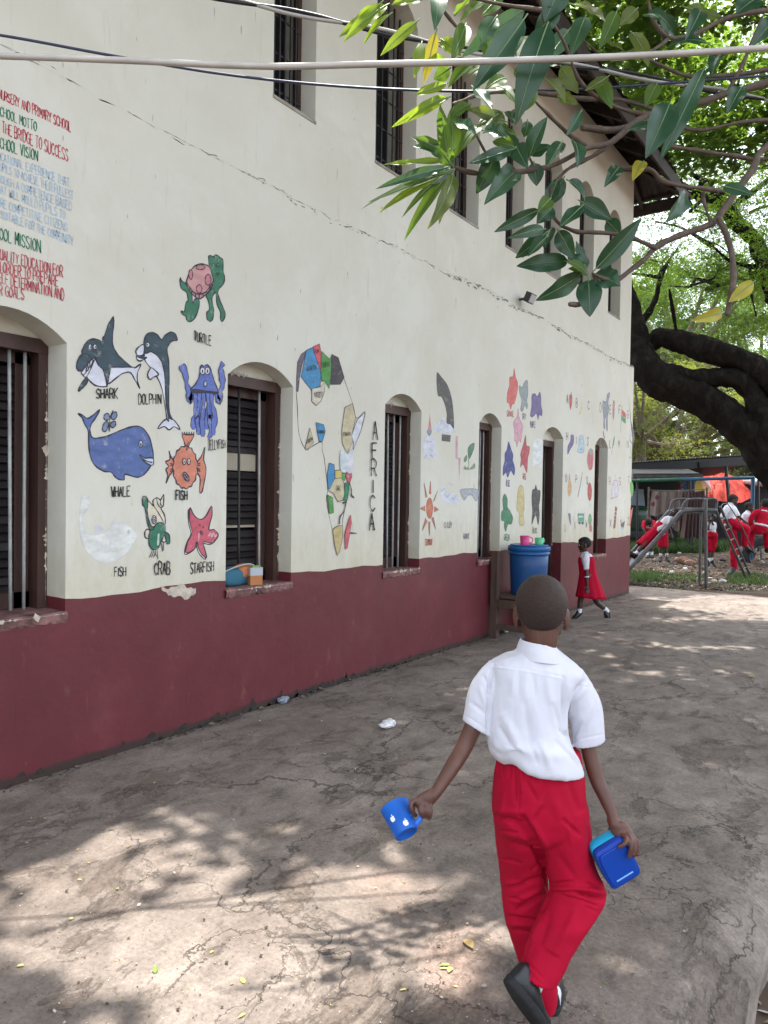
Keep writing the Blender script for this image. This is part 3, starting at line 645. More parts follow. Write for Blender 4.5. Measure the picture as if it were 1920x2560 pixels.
m.fill('735,505 780,535 855,535 855,600 800,585 760,545', (0.5, .55, .68), INK); m.line('750,530 800,565 850,575', INK, .006); m.ell(743, 405, 16, 32, WH, INK, .005); m.ell(743, 412, 7, 18, BK)
for e in ((428, 155, 25, 33, .2), (497, 145, 24, 38, .4), (416, 245, 24, 48, .3), (487, 225, 22, 32, .5)): m.ell(*e[:4], (0.16, .21, .36), INK, .006, e[4])
m.line('487,97 458,165 450,290', INK, .007); m.line('450,215 500,195', INK, .005)
m.text('WHALE', (470, 895), (642, 885), 95, 95, BK, .013); m.done('painted_whale')
m = Mural(ZC); OR = (0.58, 0.20, 0.13)
m.fill('1168,465 1145,390 1125,320 1180,320 1235,325 1195,400', OR, INK); m.fill('1045,570 1020,520 1003,468 1012,545 972,570 1000,612 975,640 990,690 975,770 1005,700 1040,650', OR, INK)
m.fill('1260,580 1300,520 1335,435 1322,540 1345,640 1325,770 1305,850 1285,840 1290,720 1260,660', OR, INK)
b_ = [(1152+(108+(9 if i % 2 else 0))*cos(i*pi/15), 620+(190+(10 if i % 2 else 0))*sin(i*pi/15)) for i in range(30)]
m.fill(b_, OR, INK)
for i in range(6): m.line([(1128+i*20, 320), (1122+i*22, 293)], INK, .006, False)
for y in (580, 600, 640, 660): m.line([(1040, 615+(y-615)*.6), (1012, y)], INK, .005, False); m.line([(1262, 615+(y-615)*.6), (1290, y)], INK, .005, False)
m.line('1168,465 1165,440 1180,385', INK, .006)
for x in (1140, 1182): m.ell(x, 566, 14, 28, (0.62, .55, .5), INK, .006); m.ell(x, 568, 4, 10, BK)
m.ell(1157, 706, 20, 44, (0.28, .25, .27), INK, .007, -.5); m.line('1140,680 1160,710 1175,735', INK, .006); m.line('1148,715 1172,700', INK, .005); m.line('1140,700 1160,682', INK, .005)
m.text('FISH', (1062, 922), (1165, 920), 88, 88, BK, .013); m.done('painted_fish', label='orange spiky fish painted with side fins and worried mouth')
m = Mural(ZC); FD = (0.625, 0.63, 0.60)
m.fill('215,880 260,890 275,960 225,1040 205,1080 225,1210 290,1240 400,1230 480,1160 560,1130 630,1160 705,1230 690,1300 600,1420 480,1490 350,1480 250,1400 195,1270 180,1120 190,950', FD, (0.56, .565, .57), lw=.006)
m.ell(632, 1215, 13, 20, (0.42, .45, .47)); m.line('660,1275 690,1270', (0.5, .45, .45), .006); m.line('445,1300 425,1410', (0.66, .67, .68), .012); m.fill('520,1080 490,1140 460,1150 500,1100', (0.56, .57, .64)); m.fill('340,1150 400,1190 330,1220', (0.56, .57, .64))
m.text('FISH', (500, 1628), (605, 1622), 85, 85, BK, .012); m.done('painted_fish', label='almost faded white fish painted low on the wall')
m = Mural(ZC); SH = (0.62, 0.56, 0.43)
m.fill('805,925 860,975 855,930 890,900 925,920 940,895 955,872 955,930 950,980 930,1000 965,1070 965,1150 920,1140 850,1170 815,1090 800,1000', SH, INK); m.line('860,970 905,1040 945,1110 960,1150', INK, .006); m.line('890,905 900,960 935,1000', INK, .006); m.line('925,920 925,960 945,985', INK, .006)
m.fill('800,1190 780,1220 785,1265 820,1275 830,1210', SH, INK); m.fill('965,1235 935,1290 960,1310 985,1280', SH, INK)
m.fill('760,895 785,890 805,920 805,985 800,1040 830,1150 865,1185 835,1205 800,1120 782,1000 760,960', GRN, INK)
m.fill('960,1220 1000,1240 1010,1310 985,1325 970,1270', GRN, INK); m.fill('885,1140 930,1132 965,1160 965,1215 935,1290 900,1365 850,1375 820,1330 815,1250 835,1200 860,1190', GRN, INK)
for a in ('850,1380 822,1450', '865,1380 840,1450', '880,1385 860,1450', '892,1378 898,1465', '870,1400 885,1440', '930,1320 942,1395', '950,1310 948,1385'): m.line(a, INK, .006, False)
m.line('905,1230 900,1300 898,1340', (0.45, .55, .5), .012); m.ell(863, 1102, 20, 36, WH, INK, .006); m.ell(863, 1102, 10, 20, WH, INK, .005); m.ell(866, 1104, 4, 9, BK)
m.text('CRAB', (865, 1612), (1010, 1605), 110, 116, BK, .013); m.done('painted_crab')
m = Mural(ZC); ST = '1195,995 1240,1070 1300,1100 1350,1060 1395,980 1400,1060 1370,1190 1420,1195 1458,1250 1400,1315 1320,1310 1335,1380 1348,1455 1290,1400 1258,1310 1240,1370 1160,1408 1175,1310 1215,1220 1195,1120'
m.fill([(x-10, y+14) for x, y in [tuple(map(float, q.split(','))) for q in ST.split()]], (0.62, .58, .55), INK); m.fill(ST, (0.50, 0.085, 0.125), INK)
for x, y in ((1287, 1152), (1318, 1172)): m.ell(x, y, 6, 11, BK)
m.ell(1300, 1225, 13, 20, (0.16, .02, .03), INK, .005); m.line('1368,1255 1385,1225 1395,1260 1412,1225 1425,1260 1440,1240', (0.66, .4, .45), .010); m.line('1280,1225 1275,1300', (0.6, .3, .35), .010)
m.text('STARFISH', (1200, 1605), (1415, 1575), 100, 90, BK, .012); m.done('painted_starfish')
# map of Africa
m = Mural(ZD); BL = (0.045, 0.23, 0.45); CR = (0.50, 0.44, 0.29); RE = (0.55, 0.09, 0.12); G2 = (0.07, 0.27, 0.06); DK = (0.05, .042, .055); PALE = (0.60, .61, .68)
m.line('580,480 575,610 582,700 590,880 610,970 640,1030 655,1040 700,1010 765,980 770,1040 785,1100 800,1230 812,1340 803,1400 815,1500 845,1640', INK, .006)
m.line('935,505 1000,690 1030,800 1085,755 1095,775 1060,900 1010,1020 1000,1100 990,1240 970,1320 950,1450 925,1560 920,1640', INK, .005)
for t, c in (('650,290 610,320 582,380 575,500 574,600 588,600 598,500 615,410', (0.12, .10, .14)), ('650,288 700,265 720,340 750,420 760,470 755,560 685,585 610,490 628,400', BL), ('700,262 750,240 760,300 758,440 735,380 710,310', RE),
             ('762,295 825,355 845,320 838,480 820,580 790,520 764,525 759,430', G2), ('840,320 890,345 935,495 905,545 832,548', DK), ('690,580 755,565 790,530 785,600 760,670 725,705 690,675', (0.60, .55, .45)),
             ('722,832 780,850 792,900 770,975 745,975 730,900', BL), ('675,875 705,985 655,1035 640,1020', CR), ('1090,760 1030,815 990,930 1005,990 1000,1040 1060,890', PALE), ('940,720 995,690 1020,800 990,930 1000,970 955,1070 920,990 915,900 930,780', CR),
             ('820,1140 858,1150 862,1250 835,1330 812,1335 805,1230', BL), ('862,1255 915,1250 930,1290 935,1380 920,1420 885,1430 850,1365 815,1350', CR), ('862,1195 915,1190 915,1250 865,1255', (0.50, .40, .12)), ('915,1215 940,1215 938,1270 915,1265', G2),
             ('970,1192 988,1210 990,1245 965,1300 945,1240 950,1200', RE), ('935,1290 965,1285 970,1340 955,1420 930,1425', (0.02, .20, .09)), ('805,1380 845,1400 850,1515 820,1520', G2), ('845,1640 870,1620 885,1612 920,1610 920,1700 895,1810 880,1838 860,1760', (0.46, .36, .17)),
             ('980,1530 985,1590 970,1690 955,1780 940,1790 935,1680 960,1580', RE)): m.fill(t, c, INK, False, .005)
m.fill('905,1050 955,1075 950,1200 905,1190', (0.52, .60, .63)); m.fill('955,1075 1000,1040 995,1200 950,1200', (0.60, .60, .66))
for t in ('945,1420 930,1500 900,1545 895,1600', '970,1290 985,1340 985,1380 1005,1400', '920,1440 950,1430', '975,1665 1025,1668'): m.line(t, INK, .012 if t[0] == '9' else .006)
for t, a, b, h in (('ALGERIA', (645, 445), (722, 430), 32), ('TUN', (707, 308), (737, 306), 26), ('LIBYA', (770, 415), (820, 415), 38), ('NIGER', (706, 645), (765, 643), 40), ('GHANA', (730, 915), (780, 915), 26), ('ETHIOPIA', (922, 937), (976, 932), 26), ('LIBERIA', (646, 990), (692, 966), 24), ('DRC', (872, 1345), (902, 1345), 34)): m.text(t, a, b, h, h, BK, .006)
for ch, y0, y1, x in (('A', 822, 965, 1163), ('F', 983, 1100, 1158), ('R', 1122, 1237, 1153), ('I', 1262, 1362, 1147), ('C', 1383, 1500, 1142), ('A', 1512, 1647, 1137)):
    m.text(ch, (x-19, y1), (x+19, y1), y1-y0, y1-y0, BK, .024)
m.done('painted_map_of_africa')
# weather
m = Mural(ZE); GY = (0.34, .36, .40); CL = (0.58, .60, .68); SO = (0.50, .13, .07)
m.fill('338,303 385,345 440,420 475,530 492,660 496,815 465,780 430,765 430,680 410,590 380,525 345,500', (0.055, .055, .06)); m.fill('385,868 468,878 462,940 383,930', (0.06, .06, .065), None, False); m.done('painted_rainbow')
m = Mural(ZE)
m.fill('325,770 360,760 390,715 415,730 420,770 470,780 495,820 495,855 325,850', CL); m.line('340,800 345,765 370,790 385,735 410,765 425,790 455,785', (0.45, .47, .54), .012); m.fill('215,900 270,890 320,910 330,1090 290,1075 245,1095 210,1060', CL)
m.fill('275,680 283,760 290,830 255,830 266,760', (0.50, .20, .20), None, False); m.fill('250,830 290,830 288,860 268,885 250,860', (0.20, .25, .34)); m.line('225,1090 245,1060 260,1095 280,1060 300,1085', (0.42, .45, .5), .01); m.ell(250, 940, 6, 8, GY); m.ell(282, 938, 6, 8, GY)
m.done('painted_snow_cloud')
m = Mural(ZE); m.fill('513,885 533,885 530,1085 558,1085 545,1310 538,1100 510,1095', (0.50, .30, .36), None, False); m.done('painted_lightning')
m = Mural(ZE); m.fill('625,1010 650,965 685,955 670,1030 635,1095', (0.06, .19, .10), INK, True, .006); m.fill('590,1090 615,1060 615,1110 590,1125', (0.10, .22, .12)); m.line('630,1090 632,1150 628,1190', (0.06, .15, .08), .01); m.fill('585,1190 600,1160 612,1178 628,1165 640,1185 685,1135 690,1180 640,1195', (0.17, .25, .15)); m.done('painted_plant')
m = Mural(ZE); m.ell(272, 1550, 30, 93, SO, (0.2, .06, .04), .006)
for t in ('280,1300 268,1420 286,1420', '220,1320 235,1455 251,1448', '346,1388 303,1490 320,1472', '185,1552 230,1530 230,1576', '354,1565 314,1535 314,1586', '203,1757 234,1640 249,1670', '269,1800 261,1674 276,1674', '326,1742 289,1640 306,1630'): m.fill(t, SO, (0.2, .06, .04), False, .005)
m.text('SUNNY', (230, 1892), (296, 1890), 58, 56, (0.5, .15, .1), .010); m.done('painted_sun')
m = Mural(ZE); m.fill('375,1355 410,1360 435,1410 470,1410 510,1420 540,1460 540,1520 480,1500 390,1490', CL); m.line('380,1400 410,1370 430,1450 465,1415 490,1460 520,1430', (0.42, .44, .5), .012); m.line('430,1345 450,1320 485,1340', (0.45, .48, .54), .010)
m.text('CLOUDY', (405, 1732), (478, 1730), 52, 50, (0.20, .20, .22), .009); m.done('painted_clouds')
m = Mural(ZE); m.fill('562,1378 715,1380 710,1475 690,1478 665,1435 630,1432 590,1475 565,1430', GY, (0.2, .21, .24), True, .006); m.line('575,1400 600,1440 640,1395 690,1430', (0.45, .47, .52), .012); m.text('RAINY', (585, 1838), (636, 1832), 50, 50, (0.2, .2, .22), .009); m.done('painted_rain_cloud')
# colour blots
for nm, c, t, tx in (('orange', (0.56, .10, .10), '1052,262 1065,340 1085,400 1080,480 1055,580 1035,590 1018,640 1005,580 985,570 990,480 1008,420 1010,345 1040,335', ('ORANGE', 985, 1047, 705, 52)),
    ('grey', (0.24, .28, .30), '1100,420 1125,440 1145,390 1175,375 1178,500 1170,560 1178,600 1168,635 1150,605 1130,655 1110,640 1120,560 1100,480', ('GREY', 1125, 1160, 728, 50)),
    ('purple', (0.12, .085, .25), '1215,510 1245,495 1265,520 1290,480 1300,540 1300,600 1312,660 1305,700 1285,690 1272,735 1255,680 1220,710 1200,690 1212,610', ('PURPLE', 1200, 1248, 806, 54)),
    ('pink', (0.56, .30, .38), '1088,632 1100,720 1130,790 1125,850 1112,940 1095,920 1078,985 1065,930 1050,920 1055,840 1045,760 1075,710', None),
    ('blue', (0.025, .040, .22), '1000,938 1025,1010 1042,1060 1040,1110 1058,1180 1050,1245 1020,1205 993,1265 975,1220 950,1250 950,1180 965,1110 965,1050 985,1010', ('BLUE', 978, 1012, 1346, 54)),
    ('red', (0.40, .04, .07), '1157,880 1165,970 1193,985 1190,1040 1178,1090 1170,1220 1150,1180 1130,1145 1110,1170 1115,1090 1110,1050 1140,950', ('RED', 1132, 1160, 1283, 50)),
    ('white', (0.64, .67, .68), '1230,945 1310,930 1305,1170 1265,1140 1225,1160', None),
    ('green', (0.02, .17, .075), '965,1420 990,1470 990,1540 1015,1580 1040,1640 1025,1695 995,1700 975,1765 960,1720 960,1670 935,1660 935,1590 950,1560 945,1470', ('GREEN', 960, 1006, 1846, 55)),
    ('yellow', (0.52, .43, .20), '1095,1355 1130,1355 1145,1470 1145,1560 1135,1600 1145,1700 1100,1700 1098,1600 1075,1560 1080,1470', None),
    ('black', (0.025, .028, .035), '1252,1335 1265,1380 1292,1395 1290,1470 1280,1530 1285,1620 1272,1705 1255,1620 1240,1630 1213,1700 1220,1580 1213,1470 1220,1385 1240,1375', ('BLACK', 1222, 1262, 1780, 50))):
    m = Mural(ZE); m.fill(t, c, tuple(q*.6 for q in c) if nm != 'white' else None, True, .007)
    if tx: m.text(tx[0], (tx[1], tx[3]), (tx[2], tx[3]+2), tx[4], tx[4], tuple(q*.8+.02 for q in c), .010)
    m.done('painted_colour_blot', label=nm+' paint blot on the wall')
# alphabet
LT = (0.17, .165, .18)
def abc(nm, ch, p, h, shapes, c=LT):
    m = Mural(ZF); m.text(ch, (p[0]-7, p[1]), (p[0]+7, p[1]), h, h, c, .017)
    for s_ in shapes: getattr(m, s_[0])(*s_[1:])
    m.done('painted_'+nm)
abc('apple', 'A', (232, 300), 70, [('fill', '250,235 270,232 272,290 260,352 250,300', (0.45, .06, .06), INK, True, .006), ('line', '262,225 268,205', INK, .01)])
abc('banana', 'B', (312, 333), 72, [('fill', '355,280 360,330 345,390 328,395 340,370 350,330', (0.55, .48, .25))])
abc('cup', 'C', (412, 352), 68, [('line', '440,350 450,400 447,470', (0.50, .49, .46), .014)])
abc('donkey', 'D', (515, 373), 70, [('fill', '535,280 560,290 572,225 592,210 590,240 580,290 585,350 575,420 575,525 565,525 560,430 550,440 552,510 540,505 540,420 533,350', (0.22, .25, .30), INK, True, .008)])
abc('eel', 'E', (598, 390), 68, [('fill', '628,275 635,300 630,400 622,440 617,390 620,300', (0.48, .20, .20), INK, True, .006)])
abc('flag', 'F', (677, 390), 66, [('line', '697,320 690,440 685,550', INK, .012), ('fill', '697,350 730,390 730,425 697,405', (0.5, .06, .05), None, False), ('fill', '695,405 730,430 728,475 693,445', (0.03, .25, .09), None, False)])
abc('gun', 'G', (747, 430), 66, [('fill', '750,230 775,450 805,590 795,655 785,600 772,480', (0.10, .07, .13), None, False), ('line', '770,560 765,610 790,655', INK, .012)])
abc('heel_shoe', 'H', (230, 615), 66, [('fill', '262,575 285,575 285,640 255,695 235,735 235,670 258,620', (0.13, .09, .26), INK, True, .006)])
abc('iron', 'I', (310, 650), 66, [('fill', '345,575 368,590 372,710 320,712 330,650 330,600', (0.38, .50, .58), (0.2, .3, .4), True, .012), ('line', '335,690 365,690', (0.2, .3, .4), .012)])
abc('jacket', 'J', (405, 660), 66, [('fill', '420,690 445,690 455,740 448,840 430,870 415,860 400,800 405,730', (0.48, .13, .14), None), ('fill', '420,690 445,690 447,735 420,735', (0.25, .27, .24)), ('line', '420,740 418,850', INK, .008), ('line', '437,740 435,860', INK, .008)])
abc('knife', 'K', (517, 670), 66, [('line', '535,535 548,600', (0.12, .12, .14), .03)])
abc('leaf', 'L', (598, 680), 66, [('fill', '632,575 633,620 615,690 620,630', (0.05, .22, .14)), ('line', '615,690 603,745', INK, .008)])
abc('letter', 'M', (672, 675), 60, []); abc('needle', 'N', (745, 680), 60, [('line', '765,670 775,740 768,768 757,750', INK, .010)])
abc('onion', 'O', (222, 970), 66, [('fill', '250,900 254,940 268,1010 258,1075 245,1088 235,1040 242,980', (0.55, .33, .16), (0.3, .2, .1), True, .007)])
abc('pen', 'P', (308, 975), 64, [('line', '360,885 345,980 320,1100', (0.22, .24, .26), .022)])
abc('quilt', 'Q', (400, 988), 64, [('ell', 422, 1053, 18, 76, (0.42, .05, .05), INK)])
abc('rabbit', 'R', (595, 995), 62, [('fill', '605,1110 615,990 640,955 660,980 665,1080 610,1110', (0.58, .55, .60), (0.45, .25, .38), True, .012)], (0.42, .2, .2))
abc('sun_hat', 'S', (678, 995), 62, [('line', '690,985 700,1040', (0.5, .5, .5), .01)]); abc('tree', 'T', (755, 985), 60, [('fill', '765,980 785,970 795,1020 785,1090 770,1060', (0.13, .36, .07)), ('line', '778,1080 770,1130', (0.2, .25, .15), .012)])
abc('umbrella', 'U', (213, 1388), 64, [('fill', '240,1240 260,1245 262,1330 248,1300', (0.16, .17, .22)), ('line', '258,1320 262,1340', INK, .012)], (0.4, .22, .2))
abc('van', 'V', (298, 1372), 62, [('fill', '320,1240 372,1240 374,1320 322,1315', (0.10, .30, .22), INK, False, .008), ('fill', '328,1255 366,1255 366,1275 328,1275', (0.45, .55, .55), INK, False, .006), ('ell', 335, 1320, 8, 10, BK), ('ell', 362, 1322, 8, 10, BK)])
abc('watermelon', 'W', (395, 1357), 60, [('ell', 425, 1290, 14, 48, (0.12, .32, .13), INK), ('ell', 430, 1362, 12, 32, (0.45, .1, .12), (0.1, .3, .1))])
abc('xylophone', 'X', (600, 1350), 60, [('fill', '640,1175 656,1190 640,1362 622,1367', (0.20, .05, .06), None, False), ('line', '630,1220 655,1225', (0.6, .6, .6), .01), ('line', '630,1250 652,1255', (0.6, .6, .6), .01), ('line', '628,1285 650,1290', (0.6, .2, .2), .01)])
abc('yacht', 'Y', (690, 1350), 58, [('fill', '685,1330 722,1300 714,1352 695,1360', (0.07, .07, .09), None, False), ('fill', '690,1362 714,1355 704,1386', (0.28, .45, .55), None, False)])
abc('zip', 'Z', (750, 1332), 58, [('fill', '768,1165 773,1215 792,1180 768,1345 760,1342', (0.50, .11, .10), None, False)], (0.45, .16, .16))
# bare plaster where the paint has come off, red smears, ragged holes
m = Mural(ZC)
pp = [(935+(315)*f, 1715+18*sin(f*9)+random.uniform(-14, 14)) for f in np.linspace(0, 1, 16)]+[(1250-315*f, 1770+55*sin(pi*(f+.1))+random.uniform(-22, 22)) for f in np.linspace(0, 1, 16)]
m.mats.append(M['plaster']); q = m.yz(pp); m.mb.add(([(.002, a, b) for a, b in q], [tuple(range(len(q)))]), 0); m.done('bare_plaster_patch')
# ---------------------------------------------------------------- things by the wall and in the yard
P_ = lambda n, c, **k: simple(n, c, k.pop('rough', .4), k.pop('var', .08), 4, k.pop('bmp', .03), **k)
def lathe(c, prof, n=28, axis=None):         # profile of (radius, height); axis: 3x3 rows, third = up
    A = np.eye(3) if axis is None else np.asarray(axis, float); Rg = []
    for r, h in prof: Rg.append(np.array([c+A[0]*max(r, 1e-4)*cos(a)+A[1]*max(r, 1e-4)*sin(a)+A[2]*h for a in np.arange(n)*2*pi/n]))
    return rings(Rg, False, False)
def frame_of(up, hint=(1, 0, 0)):
    u = norm(up); a = norm(np.cross(np.cross(u, hint), u)); return np.array([a, np.cross(u, a), u])
# stand and bucket
bc = onground(*ZDD(1141, 1283), .462)*(1, 1, 0); bc[0] = max(bc[0], .27); st = thing('wooden_stand', 'brown wooden stand under the big blue bucket by the door', 'stand', bc)
wd = simple('stand_wood', (0.075, 0.045, 0.032), .7, .4, 8, .4, stretch=(1, 1, .2))
x0, x1, y0_, y1_ = bc[0]-.22, bc[0]+.22, bc[1]-.36, bc[1]+.30
for x in (x0, x1):
    for y in (y0_, y1_):
        mesh('leg', *bbox(x-.035, x+.035, y-.035, y+.035, 0.0, .94 if (x == x0 and y == y0_) else .43), wd, st, False)
for y in (y0_, y1_): mesh('rail', *bbox(x0+.036, x1-.036, y-.02, y+.02, .34, .42), wd, st, False); mesh('rail', *bbox(x0+.036, x1-.036, y-.018, y+.018, .10, .16), wd, st, False)
for x in (x0, x1): mesh('rail', *bbox(x-.02, x+.02, y0_+.036, y1_-.036, .34, .42), wd, st, False)
mesh('stand_top', *bbox(x0-.03, x1+.05, y0_+.04, y1_+.05, .432, .462), wd, st, False)
tb = thing('water_bucket', 'large blue plastic water bucket standing on the wooden stand', 'bucket', bc+(0, 0, .462))
pb = simple('blue_plastic', (0.008, 0.060, 0.19), .45, .18, 7, .06); pb2 = P_('bucket_rim', (0.012, 0.095, 0.28))
mesh('body', *lathe(bc+(0, 0, .463), [(0, 0), (.185, 0), (.19, .01), (.205, .30), (.212, .49), (.20, .49), (.19, .02), (0, .02)]), pb, tb)
mesh('rim', *lathe(bc+(0, 0, .463), [(.211, .44), (.226, .442), (.226, .462), (.216, .466), (.216, .478), (.23, .48), (.232, .515), (.226, .53), (.205, .53), (.205, .50)]), pb2, tb)
mesh('lid', *lathe(bc+(0, 0, .463), [(0, .526), (.19, .526), (.206, .531), (.206, .545), (.19, .54), (0, .541)]), pb2, tb)
def mug(c, r, h, m, label, hdir):
    o = thing('plastic_mug', label, 'mug', c, 'mugs on the bucket lid')
    mesh('body', *lathe(c, [(0, 0), (r*.86, 0), (r*.88, .004), (r, h), (r*.95, h), (r*.83, .008), (0, .008)], 20), m, o)
    d = norm(hdir); mesh('handle', *tube([c+d*r*.92+(0, 0, h*.85), c+d*(r+.03)+(0, 0, h*.75), c+d*(r+.03)+(0, 0, h*.35), c+d*r*.85+(0, 0, h*.2)], .006, 8), m, o)
mug(bc+(-.02, -.07, 1.004), .055, .10, P_('pink_plastic', (0.62, 0.06, 0.22)), 'bright pink plastic mug on the blue bucket lid', (.7, .7, 0))
mug(bc+(.06, .13, 1.004), .05, .075, P_('mint_plastic', (0.12, 0.50, 0.25)), 'mint green plastic mug on the blue bucket lid', (.3, 1, 0))
# bag and juice carton on the second window sill
bp = np.array([-.11, 3.42, .874]); bg_ = thing('lunch_bag', 'teal and orange soft bag lying on the window sill behind bars', 'bag', bp)
def pillow(c, h, R=None, k=5, n=18):
    R = np.eye(3) if R is None else R; V = []; bm = bmesh.new(); bmesh.ops.create_cube(bm, size=2); bmesh.ops.subdivide_edges(bm, edges=bm.edges, cuts=5, use_grid_fill=True)
    for v in bm.verts:
        p = np.array(v.co); q = np.sign(p)*np.abs(p); L = (np.abs(p)**k).sum()**(1/k); V.append(c+sum(R[i]*h[i]*p[i]/L for i in range(3)))
    Fc = [[v.index for v in f.verts] for f in bm.faces]; bm.free(); return np.array(V), Fc
def fancy(V, a, f, s=1): return V+a*np.column_stack([vnoise(V, f, s), vnoise(V, f, s+5), vnoise(V, f, s+9)])
v, f = pillow(bp+(-.02, .0, .058), (.06, .15, .062), k=3.5); mesh('bag_body', fancy(v, .012, 14), f, P_('teal_cloth', (0.03, 0.13, 0.20), rough=.7), bg_)
v, f = pillow(bp+(-.01, .075, .085), (.05, .075, .05), k=3); mesh('top_flap', fancy(v, .012, 16), f, P_('orange_cloth', (0.50, 0.17, 0.06), rough=.7), bg_)
mesh('piping', *tube([bp+(.03, -.15, .10), bp+(.035, -.05, .13), bp+(.04, .06, .145), bp+(.04, .13, .125), bp+(.03, .155, .07), bp+(.03, .155, .02)], .006, 8), P_('white_piping', (.40, .38, .36)), bg_)
cp = np.array([-.045, 3.53, .872]); ct = thing('juice_carton', 'small orange and white juice carton on the window sill', 'carton', cp)
Rc = [norm((.9, -.35, 0)), norm((.35, .9, 0)), np.array([0, 0, 1.0])]
mesh('carton_body', *box(cp+(0, 0, .06), (.028, .045, .06), Rc), P_('orange_print', (0.42, 0.17, 0.06)), ct, False)
mesh('label_band', *box(cp+(0, 0, .095), (.0295, .0465, .028), Rc), P_('white_print', (0.42, 0.44, 0.48)), ct, False)
mesh('straw_tab', *box(cp+(.01, .0, .125), (.008, .03, .012), Rc), P_('green_print', (0.17, 0.30, 0.10)), ct, False)
# crumpled rubbish
def crumple(c, r, sq, seed, fq=22):
    V, Fc = ellipsoid(np.zeros(3), [(r, 0, 0), (0, r*sq, 0), (0, 0, r*.5)], 18, 12); V = V+norm_rows(V)*(r*.45*vnoise(V/r, 1.6, seed)+r*.25*np.abs(vnoise(V/r, 4, seed+3)))[:, None]
    V[:, 2] -= V[:, 2].min(); return V+c, Fc
def norm_rows(V): return V/(np.linalg.norm(V, axis=1)[:, None]+1e-9)
foil = simple('crumpled_wrapper', (.60, .60, .62), .3, .3, 30, .3, .6)
for pt, r, sq, nm, lb, sd in (((838, 1573), .040, 1.7, 'crumpled_wrapper', 'crumpled white wrapper lying on open concrete left of the boy', 2), ((612, 1520), .035, 1.2, 'paper_scrap', 'blue grey paper scrap against the foot of the maroon wall', 4), ((1069, 1364), .042, 1.0, 'paper_ball', 'small white paper ball beside the wooden stand foot', 6)):
    g_ = onground(*ZDD(*pt)); g_[0] = max(g_[0], r*.9)
    v, f = crumple(g_+(0, 0, .001), r, sq, sd); mesh(nm, v, f, foil if sd != 4 else simple('blue_grey_paper', (.25, .28, .34), .6, .5, 30, .2), loc=g_, smooth=False, label=lb, cat='litter')
# fallen leaves scattered on the concrete
lm = [mat_leaf('fallen_leaf_dry', (.20, .12, .06), (.34, .26, .10), 0), mat_leaf('fallen_leaf_yellow', (.38, .33, .08), (.50, .44, .16), 0), mat_leaf('fallen_leaf_green', (.10, .18, .04), (.25, .30, .08), 0)]
def leaf_blade(L, Wd, bend=.2, fold=.15, n=8):
    V = []; 
    for i in range(n+1):
        t = i/n; w = Wd*(sin(pi*min(1, t**.75))**.85)*(1-.15*t) if 0 < i < n else 0.0004; z = -bend*L*t*t
        V += [(t*L, -w/2, z+fold*w), (t*L, 0, z), (t*L, w/2, z+fold*w)]
    return np.array(V), [(3*i+a, 3*i+3+a, 3*i+4+a, 3*i+1+a) for i in range(n) for a in (0, 1)]
def spin(V, yaw, tilt=0, roll=0):
    V = V@np.array(Matrix.Rotation(roll, 3, 'X')).T; V = V@np.array(Matrix.Rotation(tilt, 3, 'Y')).T; return V@np.array(Matrix.Rotation(yaw, 3, 'Z')).T
base_leaf = {}
spots = [(1005, 2030, .09, 0), (975, 2090, .05, 1), (972, 2086, .05, 2), (968, 2094, .04, 1), (1614, 1462, .09, 1), (335, 2104, .05, 2), (528, 2125, .04, 1), (530, 2190, .04, 1), (440, 2330, .04, 2), (1230, 1570, .03, 1)]
spots = [(x, (y if y < 1800 else y), s_, k) for x, y, s_, k in spots]
R3 = random.Random(11)
for i in range(46):
    u, v = R3.uniform(60, 1900), R3.uniform(1620, 2540); g_ = onground(u, v)
    if .05 < g_[0] < 3.0: spots.append((u/KD, v/KD, R3.uniform(.012, .034), R3.choice([0, 1, 1, 2])))
for i, (x, y, L, k) in enumerate(spots):
    g_ = onground(*ZDD(x, y)); a = R3.uniform(0, 6.28)
    L *= .7; V, Fc = leaf_blade(L, L*R3.uniform(.35, .6), -.1, R3.uniform(.1, .3)); V = spin(V, a); V[:, 2] -= V[:, 2].min()-.002
    kd = ('dry brown', 'yellowed', 'green')[k]
    mesh('fallen_leaf', V+g_, Fc, lm[k], loc=g_, label=kd+' fallen leaf lying on the cracked concrete yard', cat='leaf', group=kd+' fallen leaves on the concrete')
# cables across the yard
def cable(pts, d0, d1, r, m, name, label, n=8):
    pts = catmull([ZDD(*p) for p in pts], 8); k = len(pts)
    mesh(name, *tube([at(u, v, d0+(d1-d0)*i/(k-1)) for i, (u, v) in enumerate(pts)], r, n, 1), m, loc=at(*pts[0], d0), label=label, cat='cable')
cable([(-260, 114), (0, 121), (280, 131), (560, 143), (800, 139), (1100, 131), (1400, 119), (1659, 103), (2100, 70)], 2.35, 2.35, .0105, P_('pale_cable', (.50, .47, .43), rough=.5, var=.2), 'pale_cable', 'thick pale beige cable sagging straight across the yard')
cable([(-260, 40), (0, 76), (230, 118), (460, 157), (680, 182), (900, 195), (1080, 197), (1300, 190), (1700, 160)], 2.9, 3.4, .0058, P_('blue_cable', (.035, .045, .09), rough=.4), 'thin_cable', 'thin dark blue cable dipping below the thick pale cable')
for k, (lb, m) in enumerate((('black strand of the twisted overhead cable pair', P_('black_cable', (.02, .02, .022))), ('pale grey strand of the twisted overhead cable pair', P_('grey_cable', (.40, .38, .35))))):
    b_ = [(420, -16), (490, -3), (590, 18), (740, 49), (870, 78), (1000, 106), (1150, 131), (1300, 150), (1480, 184), (1800, 240)]
    q = catmull(b_, 8); q = [(x, y+(5.0*sin(x*.017+k*pi))) for x, y in q]
    cable(q[::3], 3.0, 3.8, .0085, m, 'twisted_cable', lb)

